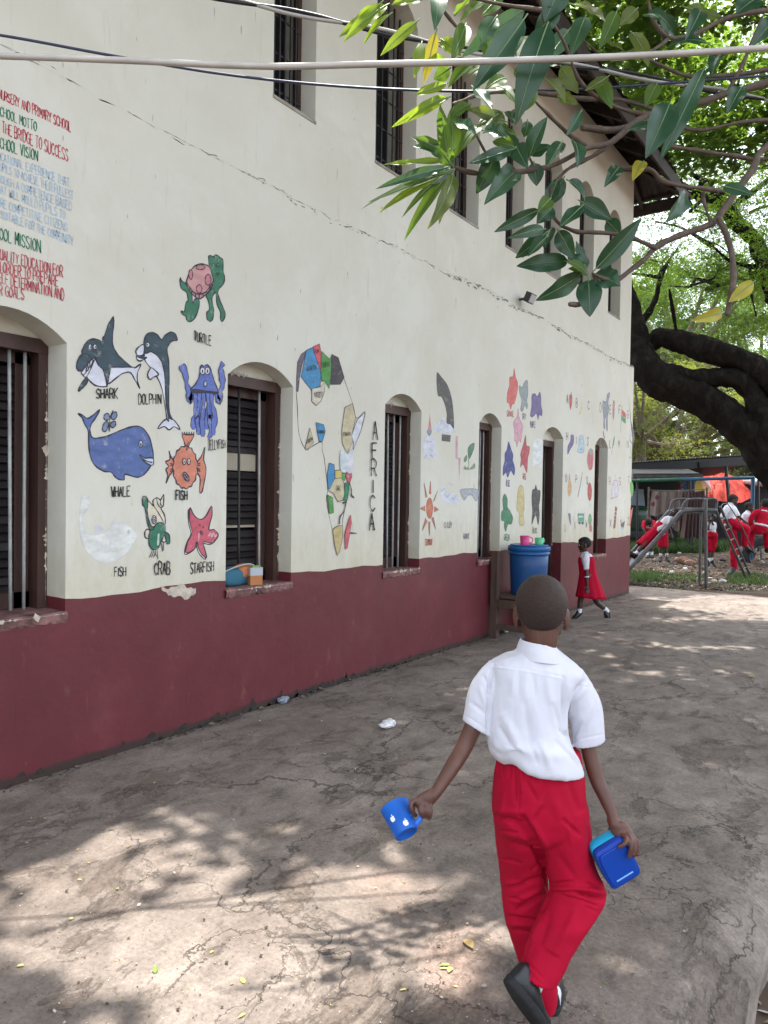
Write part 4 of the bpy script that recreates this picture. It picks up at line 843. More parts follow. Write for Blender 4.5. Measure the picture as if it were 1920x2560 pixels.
Q = []; mi = []                               # grit, crumbs of screed and specks on the concrete
for i in range(4200):
    if i < 2600: g_ = onground(RNG.uniform(-40, 1960), RNG.uniform(1650, 2620))
    else: g_ = np.array([RNG.uniform(0, 3.05), RNG.uniform(1, 12.6), 0])
    if not .02 < g_[0] < 3.08: continue
    L = RNG.uniform(.0012, .0038)*(1+1.6*(RNG.uniform() < .06)); a = RNG.uniform(0, 6.28); u = np.array([cos(a), sin(a), RNG.uniform(-.3, .3)])*L; v = np.array([-sin(a)*.7, cos(a)*.7, RNG.uniform(-.3, .3)])*L; c = g_+np.array([0, 0, L*.6+.001]); Q.append([c-u, c-v, c+u, c+v]); mi.append(int(RNG.choice([0, 0, 0, 1, 1, 2])))
quadcloud('grit', Q, [simple('dark_grit', (.055, .044, .036), .95, .4, 30, 0), simple('pale_grit', (.42, .37, .31), .95, .3, 30, 0), simple('leafy_grit', (.26, .25, .09), .9, .3, 30, 0)], None, mi, kind='stuff')
# ---------------------------------------------------------------- playground and stalls beyond the concrete
def S(x, y, d): return at(*ZG(x, y), d)
metal = simple('worn_slide_metal', (0.075, 0.075, 0.08), .45, .35, 12, .2, .5, .3)
DEP = norm((FWD[0], FWD[1], 0))
near = [S(1112, 938, 13.1), S(800, 940, 13.1), S(690, 1035, 13.1), S(480, 1262, 13.1), S(250, 1510, 13.1)]
d_ = near[-1]-near[-2]; near.append(near[-1]+d_*((near[-1][2]-.12)/(-d_[2]))); near = np.array(near); wide = DEP*.55
sl = thing('playground_slide', 'grey metal playground slide with ladder beyond the school corner', 'slide', (near[1]+wide/2)*(1, 1, 0))
def side_rail(off): mesh('side_rail', *tube(near+off, .042, 8, 3, flat=1.25), metal, sl)
side_rail(0*wide); side_rail(wide)
V = []
bed = catmull(near, 4)
for p in bed: V += [p+(0, 0, -.045), p+wide+(0, 0, -.045), p+wide+(0, 0, -.06), p+(0, 0, -.06)]
mesh('chute', V, [(4*i+a, 4*i+(a+1) % 4, 4*i+4+(a+1) % 4, 4*i+4+a) for i in range(len(bed)-1) for a in range(4)], metal, sl, False)
for o in (0*wide, wide): mesh('hand_rail', *tube([S(1118, 945, 13.1)+o, S(1125, 826, 13.1)+o, S(1015, 822, 13.1)+o, S(822, 826, 13.1)+o, S(765, 930, 13.1)+o, S(745, 985, 13.1)+o], .022, 8, 3), metal, sl)
pbase = onground(*ZG(1015, 1722)); 
mesh('leg', *tube([S(1015, 830, 12.95), S(1015, 1300, 12.95), S(1017, 1730, 12.95)], .03, 8, 2), metal, sl)
for x, o in ((1105, wide),): q = S(x, 940, 13.1)+o; mesh('leg', *tube([q, q*(1, 1, 0)+(0, 0, -.05)], .024, 8, 2), metal, sl)
la0, la1 = S(1118, 935, 13.2), S(1432, 1640, 14.6); lb0, lb1 = S(1165, 905, 13.7), S(1478, 1622, 14.85)
for a, b_ in ((la0, la1), (lb0, lb1)): mesh('ladder_rail', *tube([a, b_], .026, 8, 2), metal, sl)
for i in range(1, 7): f = i/7; mesh('rung', *tube([la0+(la1-la0)*f, lb0+(lb1-lb0)*f], .014, 8, 1), metal, sl)
mesh('ladder_hand_rail', *tube([S(1165, 905, 13.7), S(1235, 862, 13.9), S(1390, 1110, 14.2), S(1520, 1390, 14.6)], .010, 6, 2), metal, sl)
# blue-green pipe frame
pf = thing('pipe_frame', 'blue and green painted pipe goal frame behind the slide', 'frame', S(1500, 900, 19)*(1, 1, 0))
a, b_, c_ = S(150, 632, 19.0), S(760, 616, 19.0), S(1505, 600, 19.0); gr = P_('green_pipe', (.015, .10, .055)); bl_ = P_('blue_pipe', (.03, .12, .22))
mesh('crossbar', *tube([b_, c_], .045, 8, 2), bl_, pf); mesh('crossbar', *tube([a, b_], .045, 8, 2), gr, pf)
mesh('post', *tube([c_, c_*(1, 1, 0)+(0, 0, -.1)], .05, 8, 2), bl_, pf); mesh('post', *tube([a, a*(1, 1, 0)+(0, 0, -.1)], .05, 8, 2), gr, pf)
# shed with a corrugated roof
sh = thing('market_shed', 'open shed with a dark corrugated tin roof on thin posts', 'shed', S(850, 900, 22)*(1, 1, 0))
L0, L1 = S(180, 440, 22), S(1640, 345, 22); ax = norm(L1-L0); V = []; n = 160
tin = simple('dark_tin', (.055, .052, .052), .5, .4, 8, .2)
for i in range(n+1):
    p = L0+(L1-L0)*i/n+(0, 0, .025*cos(i*pi/1.5)); V += [p, p+DEP*3.5+(0, 0, -.55), p+DEP*3.5+(0, 0, -.57), p+(0, 0, -.02)]
mesh('roof', V, [(4*i+a, 4*i+4+a, 4*i+4+(a+1) % 4, 4*i+(a+1) % 4) for i in range(n) for a in range(4)], tin, sh, False)
mesh('fascia', *box((L0+L1)/2+(0, 0, -.19), (np.linalg.norm(L1-L0)/2, .03, .13), [ax, DEP, np.cross(ax, DEP)]), P_('shed_fascia', (.02, .02, .022)), sh, False)
for x, lean in ((850, 0), (1222, 22), (302, 0), (1560, 0)):
    q = S(x, 470, 22.1); g_ = S(x+lean*1.6, 900, 22.1); g_ = q+(g_-q)*(q[2]+.1)/(q[2]-g_[2]); mesh('post', *tube([q, g_], .05 if lean else .035, 8, 1), P_('shed_post', (.02, .022, .03)), sh)
mesh('hanging_box', *box(S(988, 462, 22), (.16, .1, .09), [ax, DEP, np.cross(ax, DEP)]), P_('black_box', (.012, .012, .012)), sh, False)
aw = thing('low_awning', 'low dark sheet awning under the shed roof, nearest the school', 'awning', S(400, 900, 21.5)*(1, 1, 0))
A0, A1 = S(190, 548, 21.5), S(895, 546, 21.5)
mesh('sheet', *box((A0+A1)/2, (np.linalg.norm(A1-A0)/2, .6, .04), [norm(A1-A0), norm(DEP+(0, 0, .2)), norm(np.cross(A1-A0, DEP))]), tin, aw, False)
mesh('edge_beam', *box((A0+A1)/2+(0, 0, -.12)-DEP*.55, (np.linalg.norm(A1-A0)/2, .03, .08), [norm(A1-A0), DEP, norm(np.cross(A1-A0, DEP))]), P_('awning_beam', (.015, .015, .018)), aw, False)
for q in (A0, A1): mesh('post', *tube([q, q*(1, 1, 0)+(0, 0, -.1)], .03, 8, 1), P_('awning_post', (.03, .03, .03)), aw)
# cloths hung as a screen
def cloth(top, bot, d, mt, label, wv, name='hanging_cloth'):
    n, k = 60, 14; V = []; t0, t1 = S(*top[0], d), S(*top[1], d); c0, c1 = S(*bot[0], d), S(*bot[1], d)
    for side in (0, .012):
        for i in range(n+1):
            f = i/n
            for j in range(k+1):
                g = j/k; p = (t0+(t1-t0)*f)*(1-g)+(c0+(c1-c0)*f)*g
                V.append(p+DEP*(side+(.03+.04*g)*sin(f*wv+1.3*sin(g*2))+.02*sin(f*wv*2.7+g*3))+(0, 0, -.03*sin(f*pi)*(1-g)+.025*sin(f*17)*g))
    m_ = (n+1)*(k+1); Fc = [(i*(k+1)+j, (i+1)*(k+1)+j, (i+1)*(k+1)+j+1, i*(k+1)+j+1) for i in range(n) for j in range(k)]
    mesh(name, V, Fc+[tuple(m_+a for a in f[::-1]) for f in Fc], mt, loc=S(*bot[0], d)*(1, 1, 0), label=label, cat='cloth')
m1, t, b = nodes('patterned_cloth'); v = mapping(t); vo = N(t, 'TexVoronoi'); vo.inputs['Scale'].default_value = 3.2; vo.inputs['Randomness'].default_value = .6; t.links.new(v, vo.inputs['Vector'])
c = mix(t, ramp(t, vo.outputs['Distance'], [(.22, 1), (.27, 0), (.33, 0), (.38, 0)]), ramp(t, noise(t, 2, 4, .6, v), [(.3, (.15, .118, .108)), (.7, (.22, .18, .16))]), (.10, .025, .035)); t.links.new(c, b.inputs['Base Color']); b.inputs['Roughness'].default_value = .9
cloth([(455, 735), (835, 722)], [(440, 985), (835, 1215)], 20.0, m1, 'brown cloth with dark red rings hung as a screen behind the slide', 30)
cloth([(820, 735), (1010, 725)], [(760, 1225), (1015, 1215)], 19.8, simple('striped_cloth', (.11, .068, .070), .9, .45, 4, .1, stretch=(7, 7, .2)), 'dark striped maroon cloth hung right of the ringed brown cloth', 40)
rp = mesh('rope', *tube([S(420, 728, 20.05), S(700, 733, 20.05), S(1030, 716, 20.05)], .012, 6, 4), P_('rope_fibre', (.12, .1, .08)), loc=S(420, 728, 20.05), label='rope the screen cloths hang from behind the slide', cat='rope')
for x, lb in ((425, 'wooden pole holding the left end of the cloth rope'), (1026, 'wooden pole holding the right end of the cloth rope')):
    q = S(x, 705, 20.08); mesh('pole', *tube([q, q*(1, 1, 0)+(0, 0, -.1)], .03, 8, 1), M['bark2'], loc=q*(1, 1, 0), label=lb, cat='pole')
# umbrellas
def umbrella(c, r, hgt, up, cols, label, name='market_umbrella', poleto=None):
    o = thing(name, label, 'umbrella', (c*(1, 1, 0)), 'market umbrellas'); A = frame_of(up); nseg = 8
    mats = [simple('umbrella_cloth', q, .7, .12, 3, .05) for q in cols]; mb = MB()
    for s_ in range(nseg):
        V = []; k = 7
        for i in range(k+1):
            f = i/k
            for j in range(5):
                a = (s_+j/4)*2*pi/nseg; rr = r*f*(1-.09*sin(pi*j/4)*f); V.append(c+A[0]*rr*cos(a)+A[1]*rr*sin(a)+A[2]*(hgt*(1-f**1.6)-.03*sin(pi*j/4)*f))
        mb.add((V, [(i*5+j, i*5+5+j, i*5+6+j, i*5+1+j) for i in range(k) for j in range(4)]), s_ % len(cols))
    mb.build('canopy', mats, o, True)
    for s_ in range(nseg):
        a = s_*2*pi/nseg; e = c+A[0]*r*cos(a)+A[1]*r*sin(a); mesh('rib', *tube([c+A[2]*hgt*.97, (c+A[2]*hgt*.7+e)/2, e-A[2]*.01], .008, 5, 2), M['darkbar'], o)
    g_ = c-A[2]*(c[2]/A[2][2]+.1); mesh('pole', *tube([c+A[2]*(hgt+.12), g_], .022, 8, 1), M['darkbar'], o)
tc = -DEP
umbrella(S(1178, 690, 26), 1.12, .42, (0, 0, 1)+tc*.62+np.array([.0, .0, 0]), [(.50, .040, .022), (.46, .036, .02)], 'big plain red umbrella tilted towards the yard behind the shed post')
umbrella(S(905, 668, 25), .58, .32, (0, 0, 1)+tc*.8, [(.6, .62, .66), (.08, .16, .34), (.62, .45, .10), (.6, .28, .14)], 'umbrella with white, blue, yellow and orange panels')
umbrella(S(690, 668, 25.4), .52, .30, (0, 0, 1)+tc*.7, [(.60, .11, .14), (.62, .5, .5)], 'small pink red and pale striped umbrella behind the brown cloth')
wa = thing('white_awning', 'white sheet awning at the right beyond the pipe frame', 'awning', S(1660, 900, 26)*(1, 1, 0))
q = S(1680, 650, 26); v, f = pillow(q, (.95, 1.0, .16), k=3, R=[norm(np.cross(DEP, (0, 0, 1))), DEP, np.array([0, 0, 1.0])]); mesh('sheet', v, f, P_('white_sheet', (.62, .63, .64)), wa)
for x in (1560, 1800): q = S(x, 660, 26); mesh('post', *tube([q, q*(1, 1, 0)+(0, 0, -.1)], .03, 8, 1), M['darkbar'], wa)
# stalls behind the screen; dark back sheets stand in for their shade
def stall(x0, x1, y0, d, label, c):
    a, b_ = S(x0, y0, d), S(x1, y0, d); o = thing('market_stall', label, 'stall', ((a+b_)/2)*(1, 1, 0)); u = norm((b_-a)*(1, 1, 0)); h = a[2]; w = np.linalg.norm(b_-a)/2; cc = (a+b_)/2
    R = [u, np.cross((0, 0, 1), u), np.array([0, 0, 1.0])]
    mesh('shade_sheet', *box(cc*(1, 1, 0)+(0, 0, h/2-.1)+DEP*.8, (w, .03, h/2+.1), R), P_('stall_shade', c, rough=.8), o, False)
    mesh('counter', *box(cc*(1, 1, 0)+(0, 0, .85), (w*.95, .35, .03), R), wd, o, False)
    for s_ in (-1, 1): mesh('post', *box(cc*(1, 1, 0)+u*w*s_+(0, 0, h/2-.1), (.03, .03, h/2+.1), R), wd, o, False)
    for i in range(9): mesh('goods', *pillow(cc*(1, 1, 0)+u*w*.9*random.uniform(-1, 1)+(0, 0, .96), (random.uniform(.06, .13), .1, .08), k=random.choice([2, 3, 5])), simple('goods_wrap', random.choice([(.35, .18, .08), (.08, .08, .1), (.4, .3, .2), (.3, .05, .04), (.1, .2, .3)]), .6, .2, 5, .1), o)
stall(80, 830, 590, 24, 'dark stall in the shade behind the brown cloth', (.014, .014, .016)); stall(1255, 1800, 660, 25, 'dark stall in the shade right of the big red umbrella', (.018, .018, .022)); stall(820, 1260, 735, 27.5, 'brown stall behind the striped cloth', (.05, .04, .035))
# minibus half hidden by the school corner
vc = S(205, 900, 23.0)*(1, 1, 0); mv = thing('parked_minibus', 'dark green minibus parked behind the cloth, windscreen catching the sky', 'minibus', vc); Rv = [norm(np.cross(DEP, (0, 0, 1))), -DEP, np.array([0, 0, 1.0])]
dg_ = P_('bus_paint', (.02, .05, .03), rough=.25); v, f = pillow(vc+(0, 0, .85)+DEP*2.2, (.86, 2.2, .55), Rv, 8); mesh('body', v, f, dg_, mv); v, f = pillow(vc+(0, 0, 1.55)+DEP*2.4, (.78, 1.9, .48), Rv, 7); mesh('cabin', v, f, dg_, mv)
gl = simple('car_glass', (.20, .24, .27), .06, .1, 3, 0, .9)
mesh('windscreen', *box(vc+(0, 0, 1.55)+DEP*.44, (.68, .02, .36), [Rv[0], norm(-DEP+(0, 0, .35)), norm((0, 0, 1)+DEP*.35)]), gl, mv, False); mesh('bumper', *pillow(vc+(0, 0, .42)-DEP*.02, (.85, .08, .12), Rv, 5), M['darkbar'], mv)
for s_ in (-1, 1):
    mesh('headlight', *pillow(vc+(0, 0, .78)+Rv[0]*.62*s_-DEP*.0, (.14, .04, .09), Rv, 3), gl, mv)
    for y in (.7, 3.6): mesh('wheel', *lathe(vc+(0, 0, .31)+Rv[0]*(.80*s_)+DEP*y, [(0, -.09), (.2, -.09), (.31, -.07), (.31, .07), (.2, .09), (0, .09)], 20, [DEP, np.array([0, 0, 1.0]), Rv[0]]), M['darkbar'], mv)
# tyre half sunk in the soil, and a bench frame
ty = onground(*ZG(1600, 1480)); Rt = frame_of(RGT*.35+DEP*.94); prof = [(.30, -.11), (.43, -.12), (.50, -.08), (.515, 0), (.50, .08), (.43, .12), (.30, .11), (.28, 0), (.30, -.11)]
rub = simple('tyre_rubber', (.018, .018, .019), .7, .3, 9, .3); ty_ = thing('half_sunk_tyre', 'big black tyre standing half sunk in the soil by the ladder', 'tyre', ty)
mesh('tyre_carcass', *lathe(ty+(0, 0, .14), prof, 36, Rt), rub, ty_)
bn = onground(*ZG(1668, 1440)); bo = thing('metal_bench', 'dark metal bench frame with plank seat at the right edge', 'bench', bn); Rb = [norm(np.cross(DEP, (0, 0, 1))), DEP, np.array([0, 0, 1.0])]; dq = np.linalg.norm(bn-CAM)
for z, w in ((.62, .14), (.30, .06)): mesh('plank' if z > .5 else 'footrest', *box(bn+(0, 0, z)+Rb[0]*.3, (.62, w, .02), Rb), metal, bo, False)
for s_ in (-.30, .88):
    for e in (-.12, .12): mesh('leg', *tube([bn+Rb[0]*s_+DEP*e+(0, 0, .61), bn+Rb[0]*(s_*1.04)+DEP*e*1.6+(0, 0, -.05)], .02, 6, 1), metal, bo)
# ground cover
def blades(name, areas, label_kind):
    Q = []
    for x0, x1, y0, y1, n, h0, h1 in areas:
        for i in range(n):
            g_ = onground(*ZG(random.uniform(x0, x1), random.uniform(y0, y1)), -.04); g_[2] = gh(np.array([g_[0]]), np.array([g_[1]]))[0]-.005
            if g_[0] > -.1 and g_[1] < 12.95: continue
            for k in range(random.randint(4, 8)):
                a = random.uniform(0, 6.28); h = random.uniform(h0, h1); w = h*.045+.003; dx = np.array([cos(a), sin(a), 0]); sp = np.array([random.gauss(0, .05), random.gauss(0, .05), 0]); ln = np.array([random.gauss(0, .45), random.gauss(0, .45), 1])*h
                Q.append([g_+sp-dx*w, g_+sp+dx*w, g_+sp+ln*.6+dx*w*.7, g_+sp+ln])
    quadcloud(name, Q, M['grass'], kind='stuff')
M['grass'] = mat_leaf('grass', (.022, .050, .014), (.055, .095, .026), .25, (.12, .22, .03), .5, 1.5)
blades('grass', [(240, 560, 1590, 1690, 260, .04, .12), (560, 1000, 1610, 1680, 120, .04, .10), (1250, 1660, 1610, 1700, 200, .04, .12), (230, 1250, 1215, 1385, 2600, .10, .34), (1100, 1300, 1150, 1330, 500, .1, .3), (240, 1660, 1640, 1760, 80, .03, .08), (100, 1660, 1150, 1230, 900, .15, .4)], 0)
Q = []
for i in range(5200):
    if i < 4200: g_ = onground(*ZG(random.uniform(150, 1900), 1390+360*random.random()**.8), -.03)
    else: g_ = np.array([random.uniform(3.2, 4.2), random.uniform(1, 8), -.2])
    if g_[1] < 12.92 and g_[0] < 3.2: continue
    g_[2] = gh(np.array([g_[0]]), np.array([g_[1]]))[0]+.006; a = random.uniform(0, 6.28); L = random.uniform(.02, .07); u = np.array([cos(a), sin(a), random.gauss(0, .25)])*L; w = np.array([-sin(a), cos(a), random.gauss(0, .25)])*L*.35
    Q.append([g_-u, g_-w, g_+u, g_+w])
mi = [0 if random.random() < .62 else (1 if random.random() < .75 else 2) for q in Q]
quadcloud('leaf_litter', Q, [simple('brown_litter', (.11, .075, .05), .9, .5, 30, 0), simple('tan_litter', (.24, .18, .12), .9, .4, 30, 0), simple('pale_litter', (.5, .48, .45), .7, .2, 30, 0)], None, mi, kind='stuff')
for x, y, s_ in ((770, 1505, .17), (860, 1530, .12), (800, 1562, .06), (1190, 1470, .07), (1190, 1690, .06), (740, 1395, .05), (1100, 1690, .05), (660, 1600, .06)):
    g_ = onground(*ZG(x, y), -.03); dark = (x, y) == (1190, 1470); red = s_ > .1
    v, f = crumple(g_+(0, 0, .0), s_, .6, x % 7); mesh('rubbish_scrap', v, f, P_('dark_scrap', (.02, .02, .02)) if dark else simple('clay_scrap', (.30, .18, .13), .9, .3, 9, .3) if red else P_('white_scrap', (.55, .55, .53)), loc=g_, smooth=False,
        label=('black scrap of rubbish on the soil right of the slide pole' if dark else 'reddish clay lump on the soil under the slide' if red else 'small white scrap of rubbish lying on the playground soil'), cat='litter', group=None if dark else 'clay lumps under the slide' if red else 'white scraps on the playground soil')

Q = []
for i in range(900):                          # crumbs and dust gathered along the foot of the wall
    y = random.uniform(-1, 11.7); w = abs(random.gauss(0, .035)); x = .004+w; a = random.uniform(0, 6.28); L = random.uniform(.004, .016)*(1.6 if 3 < y < 5.2 else 1); u = np.array([cos(a), sin(a), 0])*L; v = np.array([-sin(a)*.6, cos(a)*.6, random.uniform(-.4, .4)])*L; c = np.array([x+.01, y, L*.5+.003]); Q.append([c-u, c-v, c+u, c+v])
quadcloud('wall_foot_debris', Q, [simple('damp_crumbs', (.05, .042, .035), .95, .4, 20, 0), simple('dry_crumbs', (.17, .14, .11), .95, .4, 20, 0)], None, [0 if random.random() < .6 else 1 for q in Q], kind='stuff')
# ---------------------------------------------------------------- trees
def sprays(C, rad, n, L, Wd, tilt=.35, seed=0, up=None):     # feathery leaf sprays: n leaflets in a tilted disc round each centre
    R = np.random.RandomState(seed); C = np.asarray(C, float); k = len(C); rad = np.broadcast_to(rad, (k,))
    nz = np.column_stack([R.normal(0, tilt, k), R.normal(0, tilt, k), np.ones(k)]); nz /= np.linalg.norm(nz, axis=1)[:, None]
    a = np.cross(nz, R.normal(0, 1, (k, 3))); a /= np.linalg.norm(a, axis=1)[:, None]; b = np.cross(nz, a)
    th = R.uniform(0, 2*pi, (k, n)); rr = np.sqrt(R.uniform(0, 1, (k, n)))*rad[:, None]
    nb = 5; th = np.round(th/(2*pi)*nb)/nb*2*pi+R.normal(0, .16, (k, n))   # leaflets gather along a few stems
    P = C[:, None]+a[:, None]*(rr*np.cos(th))[..., None]+b[:, None]*(rr*np.sin(th))[..., None]-nz[:, None]*(.35*rr**2/rad[:, None]+R.normal(0, .03, (k, n)))[..., None]
    ph = th+R.choice([-1, 1], (k, n))*R.uniform(.7, 1.4, (k, n)); dr = a[:, None]*np.cos(ph)[..., None]+b[:, None]*np.sin(ph)[..., None]+nz[:, None]*R.normal(0, .3, (k, n))[..., None]
    sd = np.cross(np.broadcast_to(nz[:, None], dr.shape), dr)+R.normal(0, .25, dr.shape); sd /= np.linalg.norm(sd, axis=2)[..., None]; s = R.uniform(.65, 1.3, (k, n))[..., None]
    u = dr*L*s/2; w = sd*Wd*s/2
    return np.stack([P-u, P-w, P+u, P+w], axis=2).reshape(-1, 4, 3)
def clumps(c, r, nc, per, cr, seed, flat=.45):               # spray centres gathered in clumps on branch ends
    R = np.random.RandomState(seed); d = R.normal(0, 1, (nc, 3)); d /= np.linalg.norm(d, axis=1)[:, None]; K = np.asarray(c)+d*np.asarray(r)*(R.uniform(.25, 1, nc)**.5)[:, None]
    o = R.normal(0, 1, (nc, per, 3))*np.array([1, 1, flat])*cr*R.uniform(.6, 1.3, (nc, 1, 1)); return (K[:, None]+o).reshape(-1, 3), K
LV = {'rain': mat_leaf('rain_tree_leaves', (.014, .036, .011), (.040, .076, .019), .38, (.20, .34, .03), .5, .5, .3), 'lime': mat_leaf('sunlit_leaves', (.036, .075, .018), (.080, .125, .028), .40, (.24, .36, .05), .5, .35, .3), 'far': mat_leaf('far_leaves', (.035, .075, .025), (.075, .12, .04), .4, (.2, .36, .06), .6, .3, .2), 'olive': mat_leaf('olive_leaves', (.060, .080, .02), (.115, .13, .032), .38, (.27, .31, .05), .55, .3, .25)}
def I_(x, y, d): return at(*ZI(x, y), d)
rt = thing('rain_tree', 'huge dark limbed rain tree leaning in from the right behind the school corner', 'tree', (I_(1900, 2300, 18)*(1, 1, 0)))
pxm = 18/F_PX/2.764
def limb(pts, d0, d1, k=12, n=30):
    Q = catmull(np.array(pts, float), k); m_ = len(Q)
    return tube([I_(x, y, d0+(d1-d0)*i/(m_-1)) for i, (x, y, r) in enumerate(Q)], [r*pxm for x, y, r in Q], n, 1)
mb = MB()
L_ = [([(1950, 2520, 190), (1720, 2130, 170), (1480, 1880, 145), (1290, 1640, 125), (1100, 1490, 112), (900, 1365, 112), (720, 1290, 118), (560, 1190, 112), (490, 1030, 92), (440, 820, 72), (395, 600, 58), (330, 350, 45), (300, 100, 34)], 17.6, 19),
      ([(590, 1180, 60), (720, 1195, 62), (860, 1228, 58), (1000, 1232, 60), (1150, 1235, 62), (1250, 1310, 66), (1330, 1480, 75), (1420, 1700, 80)], 18.3, 17.6),
      ([(560, 1010, 60), (650, 950, 66), (760, 975, 80), (880, 1010, 82), (1000, 1050, 82), (1200, 1105, 72), (1382, 1235, 82), (1560, 1420, 95), (1800, 1800, 120)], 18.6, 17.4),
      ([(940, -120, 30), (990, -30, 36), (1100, 60, 46), (1200, 190, 50), (1290, 290, 44), (1360, 440, 40), (1410, 640, 42), (1500, 900, 60), (1640, 1300, 80)], 19, 17.8),
      ([(980, 300, 9), (1120, 420, 11), (1280, 460, 14), (1370, 440, 22)], 18, 18.6), ([(1260, 460, 10), (1250, 560, 7), (1300, 800, 5)], 18.5, 17.6), ([(700, 620, 7), (730, 800, 11), (760, 960, 16)], 17.5, 18.4),
      ([(560, -300, 16), (700, -160, 20), (850, -60, 26), (1000, 20, 34)], 20, 19), ([(1100, 60, 24), (1250, -40, 20), (1400, -150, 16), (1600, -300, 12)], 19, 20), ([(1380, 1340, 40), (1450, 1200, 34), (1550, 1000, 26), (1620, 700, 18)], 17.8, 19), ([(470, 900, 30), (600, 700, 18), (650, 500, 11), (760, 330, 7)], 18.8, 20)]
R = random.Random(17)
for i in range(34):
    x, y = R.uniform(430, 1500), R.uniform(-900, 620); a = R.uniform(-.9, .9)+(pi if R.random() < .5 else 0); L = R.uniform(250, 620); r = R.uniform(7, 17); q = [(x+L*f*cos(a)+R.gauss(0, 25), y+L*f*sin(a)*.6+60*f*f+R.gauss(0, 25), r*(1-.75*f)) for f in (0, .3, .6, 1)]
    L_.append((q, 17+R.random()*4, 17.5+R.random()*4))
LR = []
for p, a, b_ in L_: q = limb(p, a, b_); mb.add(q); LR.append(np.full(len(q[0]), min(1, max(r for x, y, r in p)/60)))
LR = np.concatenate(LR); V, Fc = mb.vf(); nr = normals(V, Fc); fat = np.clip(np.linalg.norm(V-ORG[rt.name], axis=1)*0+1, 0, 1); V = V+nr*(.05*vnoise(V, 2.2, 3)+.03*vnoise(V, 6, 5)+.04*np.abs(vnoise(V, 5, 9))+.022*np.abs(vnoise(V, 13, 2)))[:, None]*LR[:, None]
mesh('trunk', V, Fc, M['bark'], rt)
C = []; R = np.random.RandomState(3)
def fill_view(x0, x1, y0, y1, d0, d1, nc, per, cr, seed, skip=(), flat=.4):
    R = np.random.RandomState(seed); out = []
    while len(out) < nc:
        x, y, d = R.uniform(x0, x1), R.uniform(y0, y1), R.uniform(d0, d1)
        if any(((x-a)/rx)**2+((y-b)/ry)**2 < 1 for a, b, rx, ry in skip): continue
        out.append(I_(x, y, d))
    o = R.normal(0, 1, (nc, per, 3))*np.array([1, 1, flat])*cr; return (np.array(out)[:, None]+o).reshape(-1, 3)
gaps = [(640, 285, 190, 85), (850, 330, 110, 60), (590, 480, 110, 80), (1060, 690, 130, 75), (810, 650, 90, 90), (930, 480, 60, 60), (1330, 720, 70, 80)]
C = np.vstack([fill_view(420, 1750, -650, 620, 16, 26, 225, 8, .42, 21, gaps), fill_view(440, 1750, 420, 940, 19, 26, 85, 8, .38, 22, gaps), fill_view(-300, 1900, -1500, -500, 15, 25, 150, 7, .5, 23)])
rc = np.random.RandomState(5).uniform(.22, .46, len(C))
quadcloud('foliage', sprays(C, rc, 72, .066, .028, .4, 4), LV['rain'], rt)
# unseen crown over the yard for its shade, gaps shaped to cast the sun patches
LIT = [(110, 1850, 160, 70, 1.0), (300, 1805, 200, 40, .9), (150, 1990, 320, 100, 1.0), (440, 1960, 220, 80, .9), (130, 2130, 340, 110, 1.0), (580, 2010, 190, 70, .6), (480, 2200, 200, 60, .9), (750, 1930, 120, 30, .4), (820, 2150, 130, 60, .35), (1010, 2000, 80, 30, .3),
       (1540, 1302, 170, 20, 1.0), (1640, 1325, 110, 16, 1.0), (1480, 1338, 80, 9, .8), (1420, 1392, 90, 9, .95), (1600, 1402, 110, 10, .95), (1290, 1412, 90, 8, .8), (1560, 1450, 110, 11, .7), (1380, 1445, 80, 9, .7), (1620, 1560, 90, 20, .5), (1480, 1500, 70, 12, .5), (1000, 1480, 60, 8, .5), (1560, 1680, 70, 20, .35), (880, 1600, 80, 12, .35), (380, 1620, 60, 12, .3), (700, 1700, 60, 10, .3), (1560, 2050, 60, 40, .3), (1240, 1350, 40, 8, .4)]
hole = [(at(*ZH(250, 90), 2.75), .42), (at(*ZH(300, 420), 2.9), .40), (at(*ZH(240, 640), 2.9), .36), (at(*ZH(420, 500), 3.0), .25)]
sv = np.array(SUN_DIR); R = np.random.RandomState(12); C = []
for i in range(6800):
    g_ = np.array([R.uniform(-.6, 7.5), R.uniform(-4, 14.5), 0]); z = R.uniform(8.2, 10.5); keep = True
    u, v, d = project(g_[None])
    if d[0] > .4:
        x, y = u[0]/KD, v[0]/KD; q = sum(w*np.exp(-(((x-a)/rx)**2+((y-b)/ry)**2)**2) for a, b, rx, ry, w in LIT)
        if R.uniform() < min(1.0, q*2.1): keep = False
    p = g_+sv*(z/sv[2])
    for h, r_ in hole:
        if np.linalg.norm((p-h)-sv*((p-h)@sv)) < r_+.25: keep = False
    if keep: C.append(p)
C = np.array(C)
quadcloud('foliage', sprays(C, .36, 26, .17, .085, .25, 8), LV['rain'], rt)
mb = MB()
for y in range(2):
    mb.add(tube([(9+y*.5, 17, 5.5), (7, 12-y*1.5, 8.2), (5+y*.6, 9-y*2, 9.6), (3.6, 7-y*1.2, 10)], [.3, .2, .12, .05], 8, 5))
mb.add(tube([I_(1900, 2300, 18)*(1, 1, 0)+(2, 0, 0), (8, 18, 3), (9.5, 17, 5.5)], [.6, .5, .4], 10, 4)); mb.build('spreading_limb', M['bark'], rt)
